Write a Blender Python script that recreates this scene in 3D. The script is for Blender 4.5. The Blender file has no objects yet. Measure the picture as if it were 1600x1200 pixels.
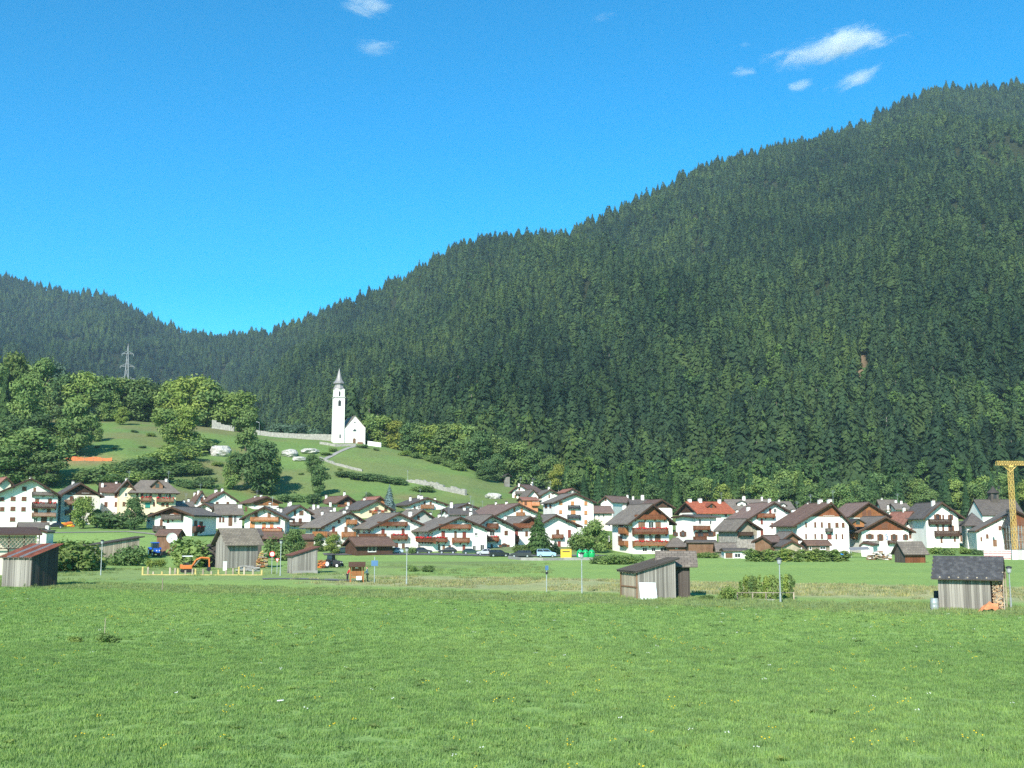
import bpy, bmesh, math, random
import numpy as np
from mathutils import Vector, Matrix

S = bpy.context.scene
C = S.collection
R = math.radians
random.seed(7)
rng = np.random.default_rng(7)

# ---------------------------------------------------------------- camera, sky, sun, exposure
F = 1716.0                      # focal length in pixels of a 1600 px wide picture
HC = 6.0                        # camera height
PITCH = math.atan(228.0 / F)
cam_d = bpy.data.cameras.new("camera")
cam = bpy.data.objects.new("camera", cam_d)
C.objects.link(cam)
cam.location = (0, 0, HC)
cam.rotation_euler = (R(90) + PITCH, 0, 0)
cam_d.sensor_width = 36.0
cam_d.lens = 36.0 * F / 1600.0
cam_d.clip_start = 0.5
cam_d.clip_end = 30000
S.camera = cam

SUN_EL, SUN_AZ = 34.0, 18.0     # behind the camera, to the left
world = bpy.data.worlds.new("World")
S.world = world
world.use_nodes = True
wn, wl = world.node_tree.nodes, world.node_tree.links
wn.clear()
sky = wn.new("ShaderNodeTexSky")
sky.sky_type = 'NISHITA'
sky.sun_disc = False
sky.sun_elevation = R(SUN_EL)
sky.sun_rotation = R(180 + SUN_AZ)
sky.altitude = 900
sky.air_density = 1.0
sky.dust_density = 0.6
sky.ozone_density = 2.0
vivid = wn.new("ShaderNodeHueSaturation")     # the camera's vivid colour: whitish light near the sun stays white
vivid.inputs['Saturation'].default_value = 1.66
hue = wn.new("ShaderNodeMix")
hue.data_type = 'RGBA'
hue.blend_type = 'MULTIPLY'
hue.inputs[0].default_value = 1.0
hue.inputs[7].default_value = (0.62, 1.16, 1.0, 1)
bg = wn.new("ShaderNodeBackground")
bg.inputs[1].default_value = 0.126
wo = wn.new("ShaderNodeOutputWorld")
wl.new(sky.outputs[0], vivid.inputs['Color'])
wl.new(vivid.outputs[0], hue.inputs[6])
wl.new(hue.outputs[2], bg.inputs[0])
wl.new(bg.outputs[0], wo.inputs[0])

sun_d = bpy.data.lights.new("sun", 'SUN')
sun_d.energy = 4.6
sun_d.angle = R(0.5)
sun_d.color = (1.0, 0.94, 0.84)
sun = bpy.data.objects.new("sun", sun_d)
C.objects.link(sun)
_s = Vector((-math.sin(R(SUN_AZ)) * math.cos(R(SUN_EL)), -math.cos(R(SUN_AZ)) * math.cos(R(SUN_EL)), math.sin(R(SUN_EL))))
sun.rotation_euler = _s.to_track_quat('Z', 'Y').to_euler()
sun.location = _s * 300

S.view_settings.view_transform = 'Standard'
S.view_settings.look = 'None'
S.view_settings.exposure = 0.85
S.view_settings.gamma = 1.0
S.view_settings.use_curve_mapping = False
S.cycles.max_bounces = 6
S.cycles.diffuse_bounces = 3
S.cycles.glossy_bounces = 2
S.cycles.transmission_bounces = 3
S.cycles.transparent_max_bounces = 6
S.cycles.volume_bounces = 3
S.cycles.use_denoising = False
S.cycles.sample_clamp_indirect = 4.0

# ---------------------------------------------------------------- picture <-> place
SP, CP = math.sin(PITCH), math.cos(PITCH)
def ray(px, py):
    x, y = (px - 800) / F, (600 - py) / F
    return np.array((x, CP - y * SP, SP + y * CP))
def at(px, py, d):              # the point seen at pixel px, py at depth d metres
    r = ray(px, py)
    return np.array((0, 0, HC)) + r * (d / r[1])
CR = {1: (0, 720, 5.4545), 2: (220, 720, 5.4545), 3: (430, 720, 5.4545), 4: (630, 720, 5.4545), 5: (780, 720, 5.4536),
      6: (1030, 740, 6.0), 7: (1190, 740, 6.0), 8: (1380, 700, 4.614), 9: (940, 840, 5.0), 0: (0, 0, 1.0)}
def cp(c, x, y):
    o = CR[c]
    return x / o[2] + o[0], y / o[2] + o[1]

# ---------------------------------------------------------------- terrain
def ip(px, xs, ys):
    return np.interp(px, xs, ys)
def zat(py, d):
    y = (600 - np.asarray(py, float)) / F
    return HC + (SP + y * CP) / (CP - y * SP) * np.asarray(d, float)
def sstep(t):
    t = np.clip(t, 0, 1)
    return t * t * (3 - 2 * t)
_cpx = np.array([-900, 0, 100, 200, 330, 420, 548, 600, 660, 730, 780, 850, 1000, 1600, 2600], float)
_cy = np.array([650, 648, 655, 657, 668, 682, 691, 698, 712, 730, 752, 768, 772, 772, 772], float)
_cd = np.array([520, 515, 512, 508, 498, 490, 482, 480, 474, 468, 462, 470, 480, 480, 480], float)
_cz = zat(_cy, _cd)
_rpx = np.array([-900, -300, 0, 40, 100, 150, 200, 250, 300, 340, 400, 430, 470, 520, 580, 640, 700, 750, 820, 880, 940, 1020, 1100, 1160, 1280, 1380, 1430, 1500, 1540, 1600, 1700, 2600], float)
_ry = np.array([420, 400, 436, 449, 459, 464, 487, 512, 525, 531, 527, 522, 505, 486, 462, 433, 398, 382, 377, 379, 349, 315, 271, 253, 228, 197, 167, 141, 148, 143, 120, 90], float)
_rd = np.array([3300, 3300, 3200, 3200, 3150, 3100, 3050, 3000, 2950, 2850, 2650, 2550, 2400, 2250, 2150, 2050, 1950, 1950, 1950, 1950, 1950, 1980, 2000, 2050, 2150, 2250, 2300, 2350, 2350, 2350, 2400, 2600], float)
_rz = zat(_ry, _rd)
_h = rng.random((64, 64))
def vnoise(x, y):
    x = np.asarray(x, float); y = np.asarray(y, float)
    xi, yi = np.floor(x).astype(int), np.floor(y).astype(int)
    fx, fy = x - xi, y - yi
    fx, fy = fx * fx * (3 - 2 * fx), fy * fy * (3 - 2 * fy)
    g = lambda a, b: _h[a % 64, b % 64]
    return (g(xi, yi) * (1 - fx) + g(xi + 1, yi) * fx) * (1 - fy) + (g(xi, yi + 1) * (1 - fx) + g(xi + 1, yi + 1) * fx) * fy
def fbm(x, y, o=4):
    s, a = 0, 0.5
    for k in range(o):
        s = s + a * vnoise(x * 2 ** k + 7.3 * k, y * 2 ** k + 3.1 * k); a *= 0.5
    return s
def height(X, Y):
    X = np.asarray(X, float); Y = np.asarray(Y, float)
    px = 800 + F * X / np.maximum(Y, 80)
    Yf = ip(px, [-900, 200, 300, 480, 800, 1000, 1600], [188, 190, 200, 232, 240, 252, 258])
    Yb = ip(px, [-900, 200, 300, 480, 800, 1000, 1600], [305, 305, 345, 372, 395, 400, 400])
    zb = ip(px, [-900, 200, 300, 480, 800, 1000, 1600], [8.2, 8.2, 12, 14, 16.5, 11, 8.5])
    ex = ip(px, [-900, 200, 300, 480, 1600], [0.85, 0.85, 1.1, 1.5, 1.5])
    Yc, zc = ip(px, _cpx, _cd), ip(px, _cpx, _cz)
    Ym = np.maximum(Yc + 45, ip(px, [-900, 300, 450, 620, 760], [1250, 1250, 900, 640, 505]))
    zm = zc - ip(px, [200, 548, 800, 1000], [6, 9, 3, 0]) + np.maximum(0, Ym - Yc - 60) * ip(px, [200, 700], [.03, .06])
    zd = zc - ip(px, [200, 548, 800, 1000], [6, 9, 3, 0])
    Yr, zr = ip(px, _rpx, _rd), ip(px, _rpx, _rz)
    z = 0.10 * (fbm(X / 9, Y / 9) - 0.47) * sstep((Y - 5) / 20)
    t1 = np.clip((Y - Yf) / (Yb - Yf), 0, 1)
    z = z + zb * t1 ** ex
    t2 = np.clip((Y - Yb) / (Yc - Yb), 0, 1)
    z = z + (zc - zb) * (0.62 * t2 + 0.38 * t2 ** 2 * (3 - 2 * t2)) + 2.2 * (fbm(X / 28, Y / 28) - 0.47) * np.sin(t2 * np.pi)
    z = z + (zd - zc) * sstep((Y - Yc) / 45) + (zm - zd) * np.clip((Y - Yc - 45) / np.maximum(Ym - Yc - 45, 1), 0, 1)
    t4 = np.clip((Y - Ym) / (Yr - Ym), 0, 1)
    gully = (fbm(X / 170 + Y / 900, Y / 700, 3) - 0.45) * 190 + (fbm(X / 60, Y / 220 + 5, 3) - 0.45) * 55
    z = z + (zr - zm) * (0.86 * t4 + 0.14 * t4 ** 2) + gully * np.sin(t4 * np.pi) ** 0.8 * np.clip((Yr - Y) / 250, 0, 1)
    z = z - 0.55 * np.clip(Y - Yr, 0, 900)
    return z
def hz(x, y):
    return float(height(x, y))
def hit(px, py, far=900):
    """first point of the ground seen at pixel px, py"""
    r = ray(px, py)
    ds = np.concatenate([np.arange(15, 300, 0.25), np.arange(300, far, 0.5)])
    xs, ys, zs = r[0] / r[1] * ds, ds, HC + r[2] / r[1] * ds
    k = np.nonzero(zs <= height(xs, ys))[0]
    i = k[0] if len(k) else len(ds) - 1
    return np.array((xs[i], ys[i], hz(xs[i], ys[i])))
def on_ground(px, d):           # the ground at a picture column and a depth
    x = (px - 800) / F * d * 1.003
    return np.array((x, d, hz(x, d)))

# ---------------------------------------------------------------- object helpers
def tag(o, label=None, cat=None, group=None, kind=None):
    if label: o["label"] = label
    if cat: o["category"] = cat
    if group: o["group"] = group
    if kind: o["kind"] = kind
    return o
def empty(name, loc, rz=0.0, label=None, cat=None, group=None):
    o = bpy.data.objects.new(name, None)
    o.empty_display_size = 0.5
    C.objects.link(o)
    o.location = tuple(float(v) for v in loc)
    o.rotation_euler = (0, 0, rz)
    return tag(o, label, cat, group)
def link(name, me, parent=None, loc=None, rot=None, scale=None, kind=None):
    o = bpy.data.objects.new(name, me)
    C.objects.link(o)
    if parent: o.parent = parent
    if loc is not None: o.location = tuple(float(v) for v in loc)
    if rot is not None: o.rotation_euler = rot
    if scale is not None: o.scale = scale if hasattr(scale, '__len__') else (scale,) * 3
    if kind: o["kind"] = kind
    return o
def copy_tree(o, parent=None):
    c = o.copy(); C.objects.link(c)
    if parent: c.parent = parent
    for ch in o.children: copy_tree(ch, c)
    return c
class MB:
    def __init__(s): s.v, s.f, s.m = [], [], []
    def quad(s, pts, mi=0):
        n = len(s.v); s.v += [tuple(float(c) for c in p) for p in pts]
        s.f.append(tuple(range(n, n + len(pts)))); s.m.append(mi); return s
    def hexa(s, b, t, mi=0):     # four bottom corners and four top corners, same order (ccw from above)
        n = len(s.v); s.v += [tuple(float(c) for c in p) for p in list(b) + list(t)]
        k = len(b)
        s.f.append(tuple(n + i for i in reversed(range(k)))); s.f.append(tuple(n + k + i for i in range(k)))
        for i in range(k):
            j = (i + 1) % k
            s.f.append((n + i, n + j, n + k + j, n + k + i))
        s.m += [mi] * (k + 2); return s
    def box(s, x0, x1, y0, y1, z0, z1, mi=0):
        return s.hexa([(x0, y0, z0), (x1, y0, z0), (x1, y1, z0), (x0, y1, z0)], [(x0, y0, z1), (x1, y0, z1), (x1, y1, z1), (x0, y1, z1)], mi)
    def bar(s, p, q, r, n=4, r2=None, mi=0):
        p, q = Vector(p), Vector(q); r2 = r if r2 is None else r2
        d = (q - p)
        if d.length < 1e-6: return s
        d.normalize()
        a = d.orthogonal().normalized() if abs(d.z) < 0.99 else Vector((1, 0, 0))
        a = (a - d * a.dot(d)).normalized(); b = d.cross(a)
        ring = lambda c, rr: [c + (a * math.cos(2 * math.pi * (i + .5) / n) + b * math.sin(2 * math.pi * (i + .5) / n)) * rr for i in range(n)]
        return s.hexa(ring(p, r), ring(q, r2), mi)
    def lathe(s, prof, n=12, cx=0, cy=0, mi=0):
        k = len(s.v)
        for r, z in prof:
            for i in range(n):
                t = 2 * math.pi * i / n
                s.v.append((cx + r * math.cos(t), cy + r * math.sin(t), z))
        for j in range(len(prof) - 1):
            for i in range(n):
                i2 = (i + 1) % n
                s.f.append((k + j * n + i, k + j * n + i2, k + (j + 1) * n + i2, k + (j + 1) * n + i)); s.m.append(mi)
        s.f.append(tuple(k + i for i in reversed(range(n)))); s.m.append(mi)
        s.f.append(tuple(k + (len(prof) - 1) * n + i for i in range(n))); s.m.append(mi)
        return s
    def prof_x(s, pts, x0, x1, mi=0):    # a polygon in y,z swept along x
        n = len(s.v); k = len(pts)
        s.v += [(x0, a, b) for a, b in pts] + [(x1, a, b) for a, b in pts]
        s.f.append(tuple(n + i for i in range(k))); s.f.append(tuple(n + k + i for i in reversed(range(k))))
        for i in range(k):
            j = (i + 1) % k
            s.f.append((n + j, n + i, n + k + i, n + k + j))
        s.m += [mi] * (k + 2); return s
    def prof_y(s, pts, y0, y1, mi=0):    # a polygon in x,z swept along y
        n = len(s.v); k = len(pts)
        s.v += [(a, y0, b) for a, b in pts] + [(a, y1, b) for a, b in pts]
        s.f.append(tuple(n + i for i in range(k))); s.f.append(tuple(n + k + i for i in reversed(range(k))))
        for i in range(k):
            j = (i + 1) % k
            s.f.append((n + j, n + i, n + k + i, n + k + j))
        s.m += [mi] * (k + 2); return s
    def mesh(s, name, mats, smooth=False):
        me = bpy.data.meshes.new(name)
        me.from_pydata(s.v, [], s.f)
        for m in (mats if isinstance(mats, (list, tuple)) else [mats]): me.materials.append(m)
        if any(s.m): me.polygons.foreach_set("material_index", s.m)
        if smooth: me.polygons.foreach_set("use_smooth", [True] * len(me.polygons))
        bm = bmesh.new(); bm.from_mesh(me); bmesh.ops.recalc_face_normals(bm, faces=bm.faces); bm.to_mesh(me); bm.free()
        me.update()
        return me
    def build(s, name, mats, parent=None, loc=None, rot=None, smooth=False, kind=None, bevel=0):
        o = link(name, s.mesh(name, mats, smooth), parent, loc, rot, None, kind)
        if bevel:
            b = o.modifiers.new("bevel", 'BEVEL'); b.width = bevel; b.segments = 2; b.limit_method = 'ANGLE'
        return o

# ---------------------------------------------------------------- materials
def nmat(name):
    m = bpy.data.materials.new(name); m.use_nodes = True
    n, l = m.node_tree.nodes, m.node_tree.links
    n.clear()
    out = n.new("ShaderNodeOutputMaterial"); b = n.new("ShaderNodeBsdfPrincipled")
    l.new(b.outputs[0], out.inputs[0])
    return m, n, l, b, out
def scl(c, k): return tuple(min(1.0, max(0.0, v * k)) for v in c[:3]) + (1,)
def noise_node(n, l, scale, detail=4, coord='Object', vec=(1, 1, 1), rough=0.55):
    t = n.new("ShaderNodeTexCoord"); mp = n.new("ShaderNodeMapping"); mp.inputs['Scale'].default_value = vec
    x = n.new("ShaderNodeTexNoise"); x.inputs['Scale'].default_value = scale; x.inputs['Detail'].default_value = detail; x.inputs['Roughness'].default_value = rough
    if coord == 'World':
        g = n.new("ShaderNodeNewGeometry"); l.new(g.outputs['Position'], mp.inputs[0])
    else:
        l.new(t.outputs[coord], mp.inputs[0])
    l.new(mp.outputs[0], x.inputs['Vector'])
    return x
def ramp(n, l, fac, stops):
    r = n.new("ShaderNodeValToRGB")
    e = r.color_ramp.elements
    while len(e) < len(stops): e.new(0.5)
    for i, (p, c) in enumerate(stops):
        e[i].position = p; e[i].color = tuple(c[:3]) + (1,)
    l.new(fac, r.inputs[0]); return r
def mix(n, l, a, b, fac, mode='MIX'):
    x = n.new("ShaderNodeMix"); x.data_type = 'RGBA'; x.blend_type = mode
    for i, v in ((0, fac), (6, a), (7, b)):
        if hasattr(v, 'links'): l.new(v, x.inputs[i])
        else: x.inputs[i].default_value = v
    return x.outputs[2]
def bump(n, l, b, h, strength, dist=0.05):
    k = n.new("ShaderNodeBump"); k.inputs['Strength'].default_value = strength; k.inputs['Distance'].default_value = dist
    l.new(h, k.inputs['Height']); l.new(k.outputs[0], b.inputs['Normal']); return k
def plain(name, col, rough=0.7, var=0.12, scale=2.0, bmp=0.0, metal=0.0, spec=0.3, vec=(1, 1, 1), rnd=0.0):
    m, n, l, b, o = nmat(name)
    x = noise_node(n, l, scale, 5, 'Object', vec)
    r = ramp(n, l, x.outputs[0], [(0.3, scl(col, 1 - var)), (0.7, scl(col, 1 + var))])
    c = r.outputs[0]
    if rnd:
        oi = n.new("ShaderNodeObjectInfo")
        rr = ramp(n, l, oi.outputs['Random'], [(0, (1 - rnd,) * 3), (1, (1 + rnd * .4,) * 3)])
        c = mix(n, l, c, rr.outputs[0], 1.0, 'MULTIPLY')
    l.new(c, b.inputs['Base Color'])
    b.inputs['Roughness'].default_value = rough; b.inputs['Metallic'].default_value = metal
    b.inputs['Specular IOR Level'].default_value = spec
    if bmp: bump(n, l, b, x.outputs[0], bmp)
    return m
def plaster(name, col):
    m, n, l, b, o = nmat(name)
    x = noise_node(n, l, 0.35, 6, 'Object', (1, 1, 0.35)); y = noise_node(n, l, 6, 5)
    r = ramp(n, l, x.outputs[0], [(0.35, scl(col, 0.86)), (0.6, col)])
    r2 = ramp(n, l, y.outputs[0], [(0.3, (0.93, 0.92, 0.9)), (0.7, (1, 1, 1))])
    l.new(mix(n, l, r.outputs[0], r2.outputs[0], 1.0, 'MULTIPLY'), b.inputs['Base Color'])
    b.inputs['Roughness'].default_value = 0.9; b.inputs['Specular IOR Level'].default_value = 0.15
    bump(n, l, b, y.outputs[0], 0.25, 0.02)
    return m
def wood(name, col, dark=0.55, vec=(9, 9, 0.5), rnd=0.35, rough=0.8):
    m, n, l, b, o = nmat(name)
    oi = n.new("ShaderNodeObjectInfo")
    t = n.new("ShaderNodeTexCoord"); mp = n.new("ShaderNodeMapping"); mp.inputs['Scale'].default_value = vec
    ad = n.new("ShaderNodeVectorMath"); ad.operation = 'ADD'
    sc = n.new("ShaderNodeVectorMath"); sc.operation = 'SCALE'; sc.inputs[0].default_value = (37, 53, 71)
    l.new(oi.outputs['Random'], sc.inputs['Scale']); l.new(t.outputs['Object'], ad.inputs[0]); l.new(sc.outputs[0], ad.inputs[1])
    l.new(ad.outputs[0], mp.inputs[0])
    x = n.new("ShaderNodeTexNoise"); x.inputs['Scale'].default_value = 1.6; x.inputs['Detail'].default_value = 6; l.new(mp.outputs[0], x.inputs['Vector'])
    y = noise_node(n, l, 0.9, 4, 'Object')
    r = ramp(n, l, x.outputs[0], [(0.3, scl(col, dark)), (0.5, col), (0.75, scl(col, 1.25))])
    st = ramp(n, l, y.outputs[0], [(0.35, (0.7, 0.66, 0.62)), (0.6, (1, 1, 1))])
    rr = ramp(n, l, oi.outputs['Random'], [(0, (1 - rnd,) * 3), (1, (1 + rnd * .5,) * 3)])
    c = mix(n, l, mix(n, l, r.outputs[0], st.outputs[0], 0.8, 'MULTIPLY'), rr.outputs[0], 1.0, 'MULTIPLY')
    l.new(c, b.inputs['Base Color']); b.inputs['Roughness'].default_value = rough; b.inputs['Specular IOR Level'].default_value = 0.2
    bump(n, l, b, x.outputs[0], 0.4, 0.02)
    return m
def roofing(name, col, row=2.6, rnd=0.12):
    """rows of slates or tiles, coloured and stepped by the fall of the roof"""
    m, n, l, b, o = nmat(name)
    t = n.new("ShaderNodeTexCoord")
    mp = n.new("ShaderNodeMapping"); mp.inputs['Scale'].default_value = (1, 1, 1); l.new(t.outputs['UV'], mp.inputs[0])
    br = n.new("ShaderNodeTexBrick"); l.new(mp.outputs[0], br.inputs[0])
    br.inputs['Scale'].default_value = 1.0; br.inputs['Mortar Size'].default_value = 0.03; br.inputs['Brick Width'].default_value = 0.55; br.inputs['Row Height'].default_value = 0.36
    br.inputs['Color1'].default_value = scl(col, 0.82); br.inputs['Color2'].default_value = scl(col, 1.15); br.inputs['Mortar'].default_value = scl(col, 0.5)
    x = noise_node(n, l, 0.5, 6, 'Object')
    r = ramp(n, l, x.outputs[0], [(0.3, (0.78, 0.78, 0.8)), (0.65, (1.0, 1.0, 1.0))])
    oi = n.new("ShaderNodeObjectInfo"); rr = ramp(n, l, oi.outputs['Random'], [(0, (1 - rnd,) * 3), (1, (1.0,) * 3)])
    c = mix(n, l, mix(n, l, br.outputs[0], r.outputs[0], 1.0, 'MULTIPLY'), rr.outputs[0], 1.0, 'MULTIPLY')
    l.new(c, b.inputs['Base Color']); b.inputs['Roughness'].default_value = 0.75; b.inputs['Specular IOR Level'].default_value = 0.25
    bump(n, l, b, br.outputs[1], -0.5, 0.03)
    return m
def glassy(name, col):
    m, n, l, b, o = nmat(name)
    x = noise_node(n, l, 1.5, 2)
    r = ramp(n, l, x.outputs[0], [(0.35, scl(col, 0.6)), (0.65, scl(col, 1.3))])
    l.new(r.outputs[0], b.inputs['Base Color']); b.inputs['Roughness'].default_value = 0.12; b.inputs['Specular IOR Level'].default_value = 0.5
    return m
def foliage(name, col, col2, trans=0.25, rnd=0.3, patch=None, stops=None):
    m = bpy.data.materials.new(name); m.use_nodes = True
    n, l = m.node_tree.nodes, m.node_tree.links; n.clear()
    out = n.new("ShaderNodeOutputMaterial")
    x = noise_node(n, l, 2.3, 3, 'Object'); x2 = noise_node(n, l, 0.9, 3, 'World')
    oi = n.new("ShaderNodeObjectInfo")
    r = ramp(n, l, x.outputs[0], [(0.32, scl(col, 1)), (0.68, scl(col2, 1))])
    rr = ramp(n, l, oi.outputs['Random'], [(0, (1 - rnd, 1 - rnd, 1 - rnd * .8)), (0.5, (1, 1, 1)), (0.8, (1 + rnd * .6, 1 + rnd * .3, 1 - rnd * .3)), (1, (1 + rnd, 1 + rnd * .7, 1))])
    rr.color_ramp.interpolation = 'LINEAR'
    c = mix(n, l, r.outputs[0], rr.outputs[0], 1.0, 'MULTIPLY')
    r3 = ramp(n, l, x2.outputs[0], [(0.3, (0.75, 0.78, 0.8)), (0.7, (1.2, 1.18, 1.1))])
    c = mix(n, l, c, r3.outputs[0], 0.8, 'MULTIPLY')
    if patch:                       # stands of lighter, yellower trees among the dark ones
        mp = n.new("ShaderNodeMapping"); mp.inputs['Scale'].default_value = (1, 0.6, 1)
        l.new(oi.outputs['Location'], mp.inputs[0])
        z = n.new("ShaderNodeTexNoise"); z.inputs['Scale'].default_value = patch; z.inputs['Detail'].default_value = 4; l.new(mp.outputs[0], z.inputs['Vector'])
        zr = ramp(n, l, z.outputs[0], stops or [(0.35, (0.52, 0.60, 0.70)), (0.50, (1, 1, 1)), (0.68, (1.34, 1.26, 1.0))])
        c = mix(n, l, c, zr.outputs[0], 1.0, 'MULTIPLY')
    d = n.new("ShaderNodeBsdfDiffuse"); tr = n.new("ShaderNodeBsdfTranslucent"); ms = n.new("ShaderNodeMixShader")
    l.new(c, d.inputs[0]); l.new(mix(n, l, c, (1.2, 1.3, 0.6, 1), 1.0, 'MULTIPLY'), tr.inputs[0])
    ms.inputs[0].default_value = trans
    l.new(d.outputs[0], ms.inputs[1]); l.new(tr.outputs[0], ms.inputs[2]); l.new(ms.outputs[0], out.inputs[0])
    return m

M = {}
M['white'] = plaster("white plaster", (0.80, 0.78, 0.73))
M['cream'] = plaster("cream plaster", (0.78, 0.66, 0.45))
M['ivory'] = plaster("ivory plaster", (0.76, 0.70, 0.58))
M['grey'] = plaster("grey plaster", (0.45, 0.44, 0.42))
M['terracotta'] = plaster("terracotta plaster", (0.55, 0.24, 0.12))
M['stone'] = plain("rubble stone", (0.30, 0.27, 0.24), 0.95, 0.45, 2.2, 0.8)
M['pale_rock'] = plain("pale broken rock", (0.40, 0.385, 0.35), 0.95, 0.5, 2.5, 0.9)
M['limestone'] = plain("pale limestone", (0.28, 0.27, 0.24), 0.95, 0.3, 1.5, 0.9)
M['slate'] = roofing("grey slates", (0.205, 0.172, 0.140))
M['slate_dark'] = roofing("dark slates", (0.128, 0.108, 0.094))
M['brown_roof'] = roofing("brown tiles", (0.180, 0.108, 0.078))
M['mauve_roof'] = roofing("mauve brown tiles", (0.22, 0.145, 0.115))
M['red_roof'] = roofing("red tiles", (0.42, 0.12, 0.06))
M['rose_roof'] = roofing("faded red tiles", (0.36, 0.16, 0.11))
M['moss_roof'] = roofing("mossy old tiles", (0.22, 0.185, 0.14))
M['wood'] = wood("red brown timber", (0.20, 0.074, 0.034))
M['wood_dark'] = wood("dark timber", (0.075, 0.042, 0.028))
M['wood_orange'] = wood("orange larch timber", (0.33, 0.14, 0.055))
M['wood_grey'] = wood("weathered grey planks", (0.30, 0.28, 0.25), 0.5, (9, 9, 0.5), 0.45)
M['wood_greydark'] = wood("dark weathered planks", (0.105, 0.088, 0.078))
M['wood_brown'] = wood("brown planks", (0.22, 0.125, 0.075))
M['wood_pale'] = wood("pale planks", (0.40, 0.34, 0.26))
M['log_end'] = plain("cut log ends", (0.40, 0.27, 0.16), 0.9, 0.45, 5)
M['pane'] = glassy("window pane", (0.035, 0.04, 0.045))
M['frame_white'] = plain("white window frame", (0.7, 0.68, 0.64), 0.5)
M['iron'] = plain("dark iron", (0.03, 0.03, 0.033), 0.5)
M['steel'] = plain("galvanised steel", (0.42, 0.44, 0.45), 0.4, 0.1, 3, 0, 0.5)
M['rust'] = plain("rusty sheet", (0.29, 0.092, 0.052), 0.75, 0.4, 1.2, 0, 0.0, 0.3, (1, 1, 1), 0.3)
M['zinc'] = plain("zinc sheet", (0.24, 0.23, 0.23), 0.5, 0.2, 2, 0, 0.1)
M['green_shutter'] = plain("green shutter", (0.03, 0.22, 0.17))
M['brown_shutter'] = plain("brown shutter", (0.13, 0.055, 0.03))
M['orange_shutter'] = plain("orange shutter", (0.45, 0.20, 0.08))
M['red_shutter'] = plain("dark red shutter", (0.20, 0.05, 0.035))
M['flower_red'] = plain("red geraniums", (0.45, 0.02, 0.02), 0.8, 0.5, 6)
M['asphalt'] = plain("asphalt", (0.12, 0.12, 0.12), 0.9, 0.2, 1.5, 0.2)
M['concrete'] = plain("pale concrete", (0.27, 0.26, 0.24), 0.9, 0.15, 1.2, 0.2)
M['yellow'] = plain("yellow paint", (0.72, 0.46, 0.03), 0.45, 0.08)
M['crane'] = plain("crane yellow", (0.60, 0.40, 0.12), 0.5, 0.1)
M['orange'] = plain("orange paint", (0.60, 0.17, 0.045), 0.45, 0.1)
M['orange_net'] = plain("orange netting", (0.62, 0.17, 0.06), 0.8, 0.3, 3)
M['blue'] = plain("blue paint", (0.015, 0.10, 0.45), 0.35, 0.1)
M['tarp'] = plain("blue tarpaulin", (0.03, 0.30, 0.72), 0.5, 0.2, 1.5, 0.4)
M['tarp_white'] = plain("white sheeting", (0.68, 0.72, 0.73), 0.6, 0.1, 1.5, 0.3)
M['rubber'] = plain("tyre rubber", (0.02, 0.02, 0.02), 0.85)
M['green_bell'] = plain("green plastic", (0.01, 0.33, 0.10), 0.4, 0.1)
M['white_paint'] = plain("white paint", (0.78, 0.78, 0.76), 0.4, 0.05)
M['red_paint'] = plain("red paint", (0.55, 0.03, 0.03), 0.4, 0.1)
M['sign_blue'] = plain("sign blue", (0.08, 0.17, 0.32), 0.4)
M['dark_glass'] = glassy("car glass", (0.02, 0.024, 0.028))
M['bark'] = plain("bark", (0.10, 0.08, 0.06), 0.95, 0.4, 4, 0.6, 0, 0.1, (1, 1, .3))
M['pale_bark'] = plain("pale bark", (0.20, 0.18, 0.155), 0.95, 0.4, 4, 0.4, 0, 0.1, (1, 1, .3))
M['leaf_light'] = foliage("light leaves", (0.134, 0.206, 0.060), (0.236, 0.296, 0.096))
M['leaf_mid'] = foliage("mid green leaves", (0.122, 0.202, 0.069), (0.232, 0.308, 0.110))
M['leaf_dark'] = foliage("dark green leaves", (0.082, 0.148, 0.061), (0.162, 0.240, 0.095))
M['leaf_blue'] = foliage("bluish leaves", (0.095, 0.160, 0.110), (0.158, 0.232, 0.160))
M['leaf_yellow'] = foliage("yellowish leaves", (0.195, 0.232, 0.048), (0.315, 0.319, 0.080))
M['needle'] = foliage("spruce needles", (0.032, 0.069, 0.031), (0.064, 0.114, 0.047), 0.12, 0.35)
M['needle_blue'] = foliage("blue spruce needles", (0.11, 0.17, 0.17), (0.18, 0.25, 0.25), 0.1, 0.1)
M['needle_forest'] = foliage("forest needles", (0.033, 0.061, 0.032), (0.061, 0.099, 0.047), 0.10, 0.42, 0.005)
M['leaf_forest'] = foliage("forest leaves", (0.058, 0.110, 0.044), (0.093, 0.158, 0.060), 0.15, 0.35, 0.005)

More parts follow.
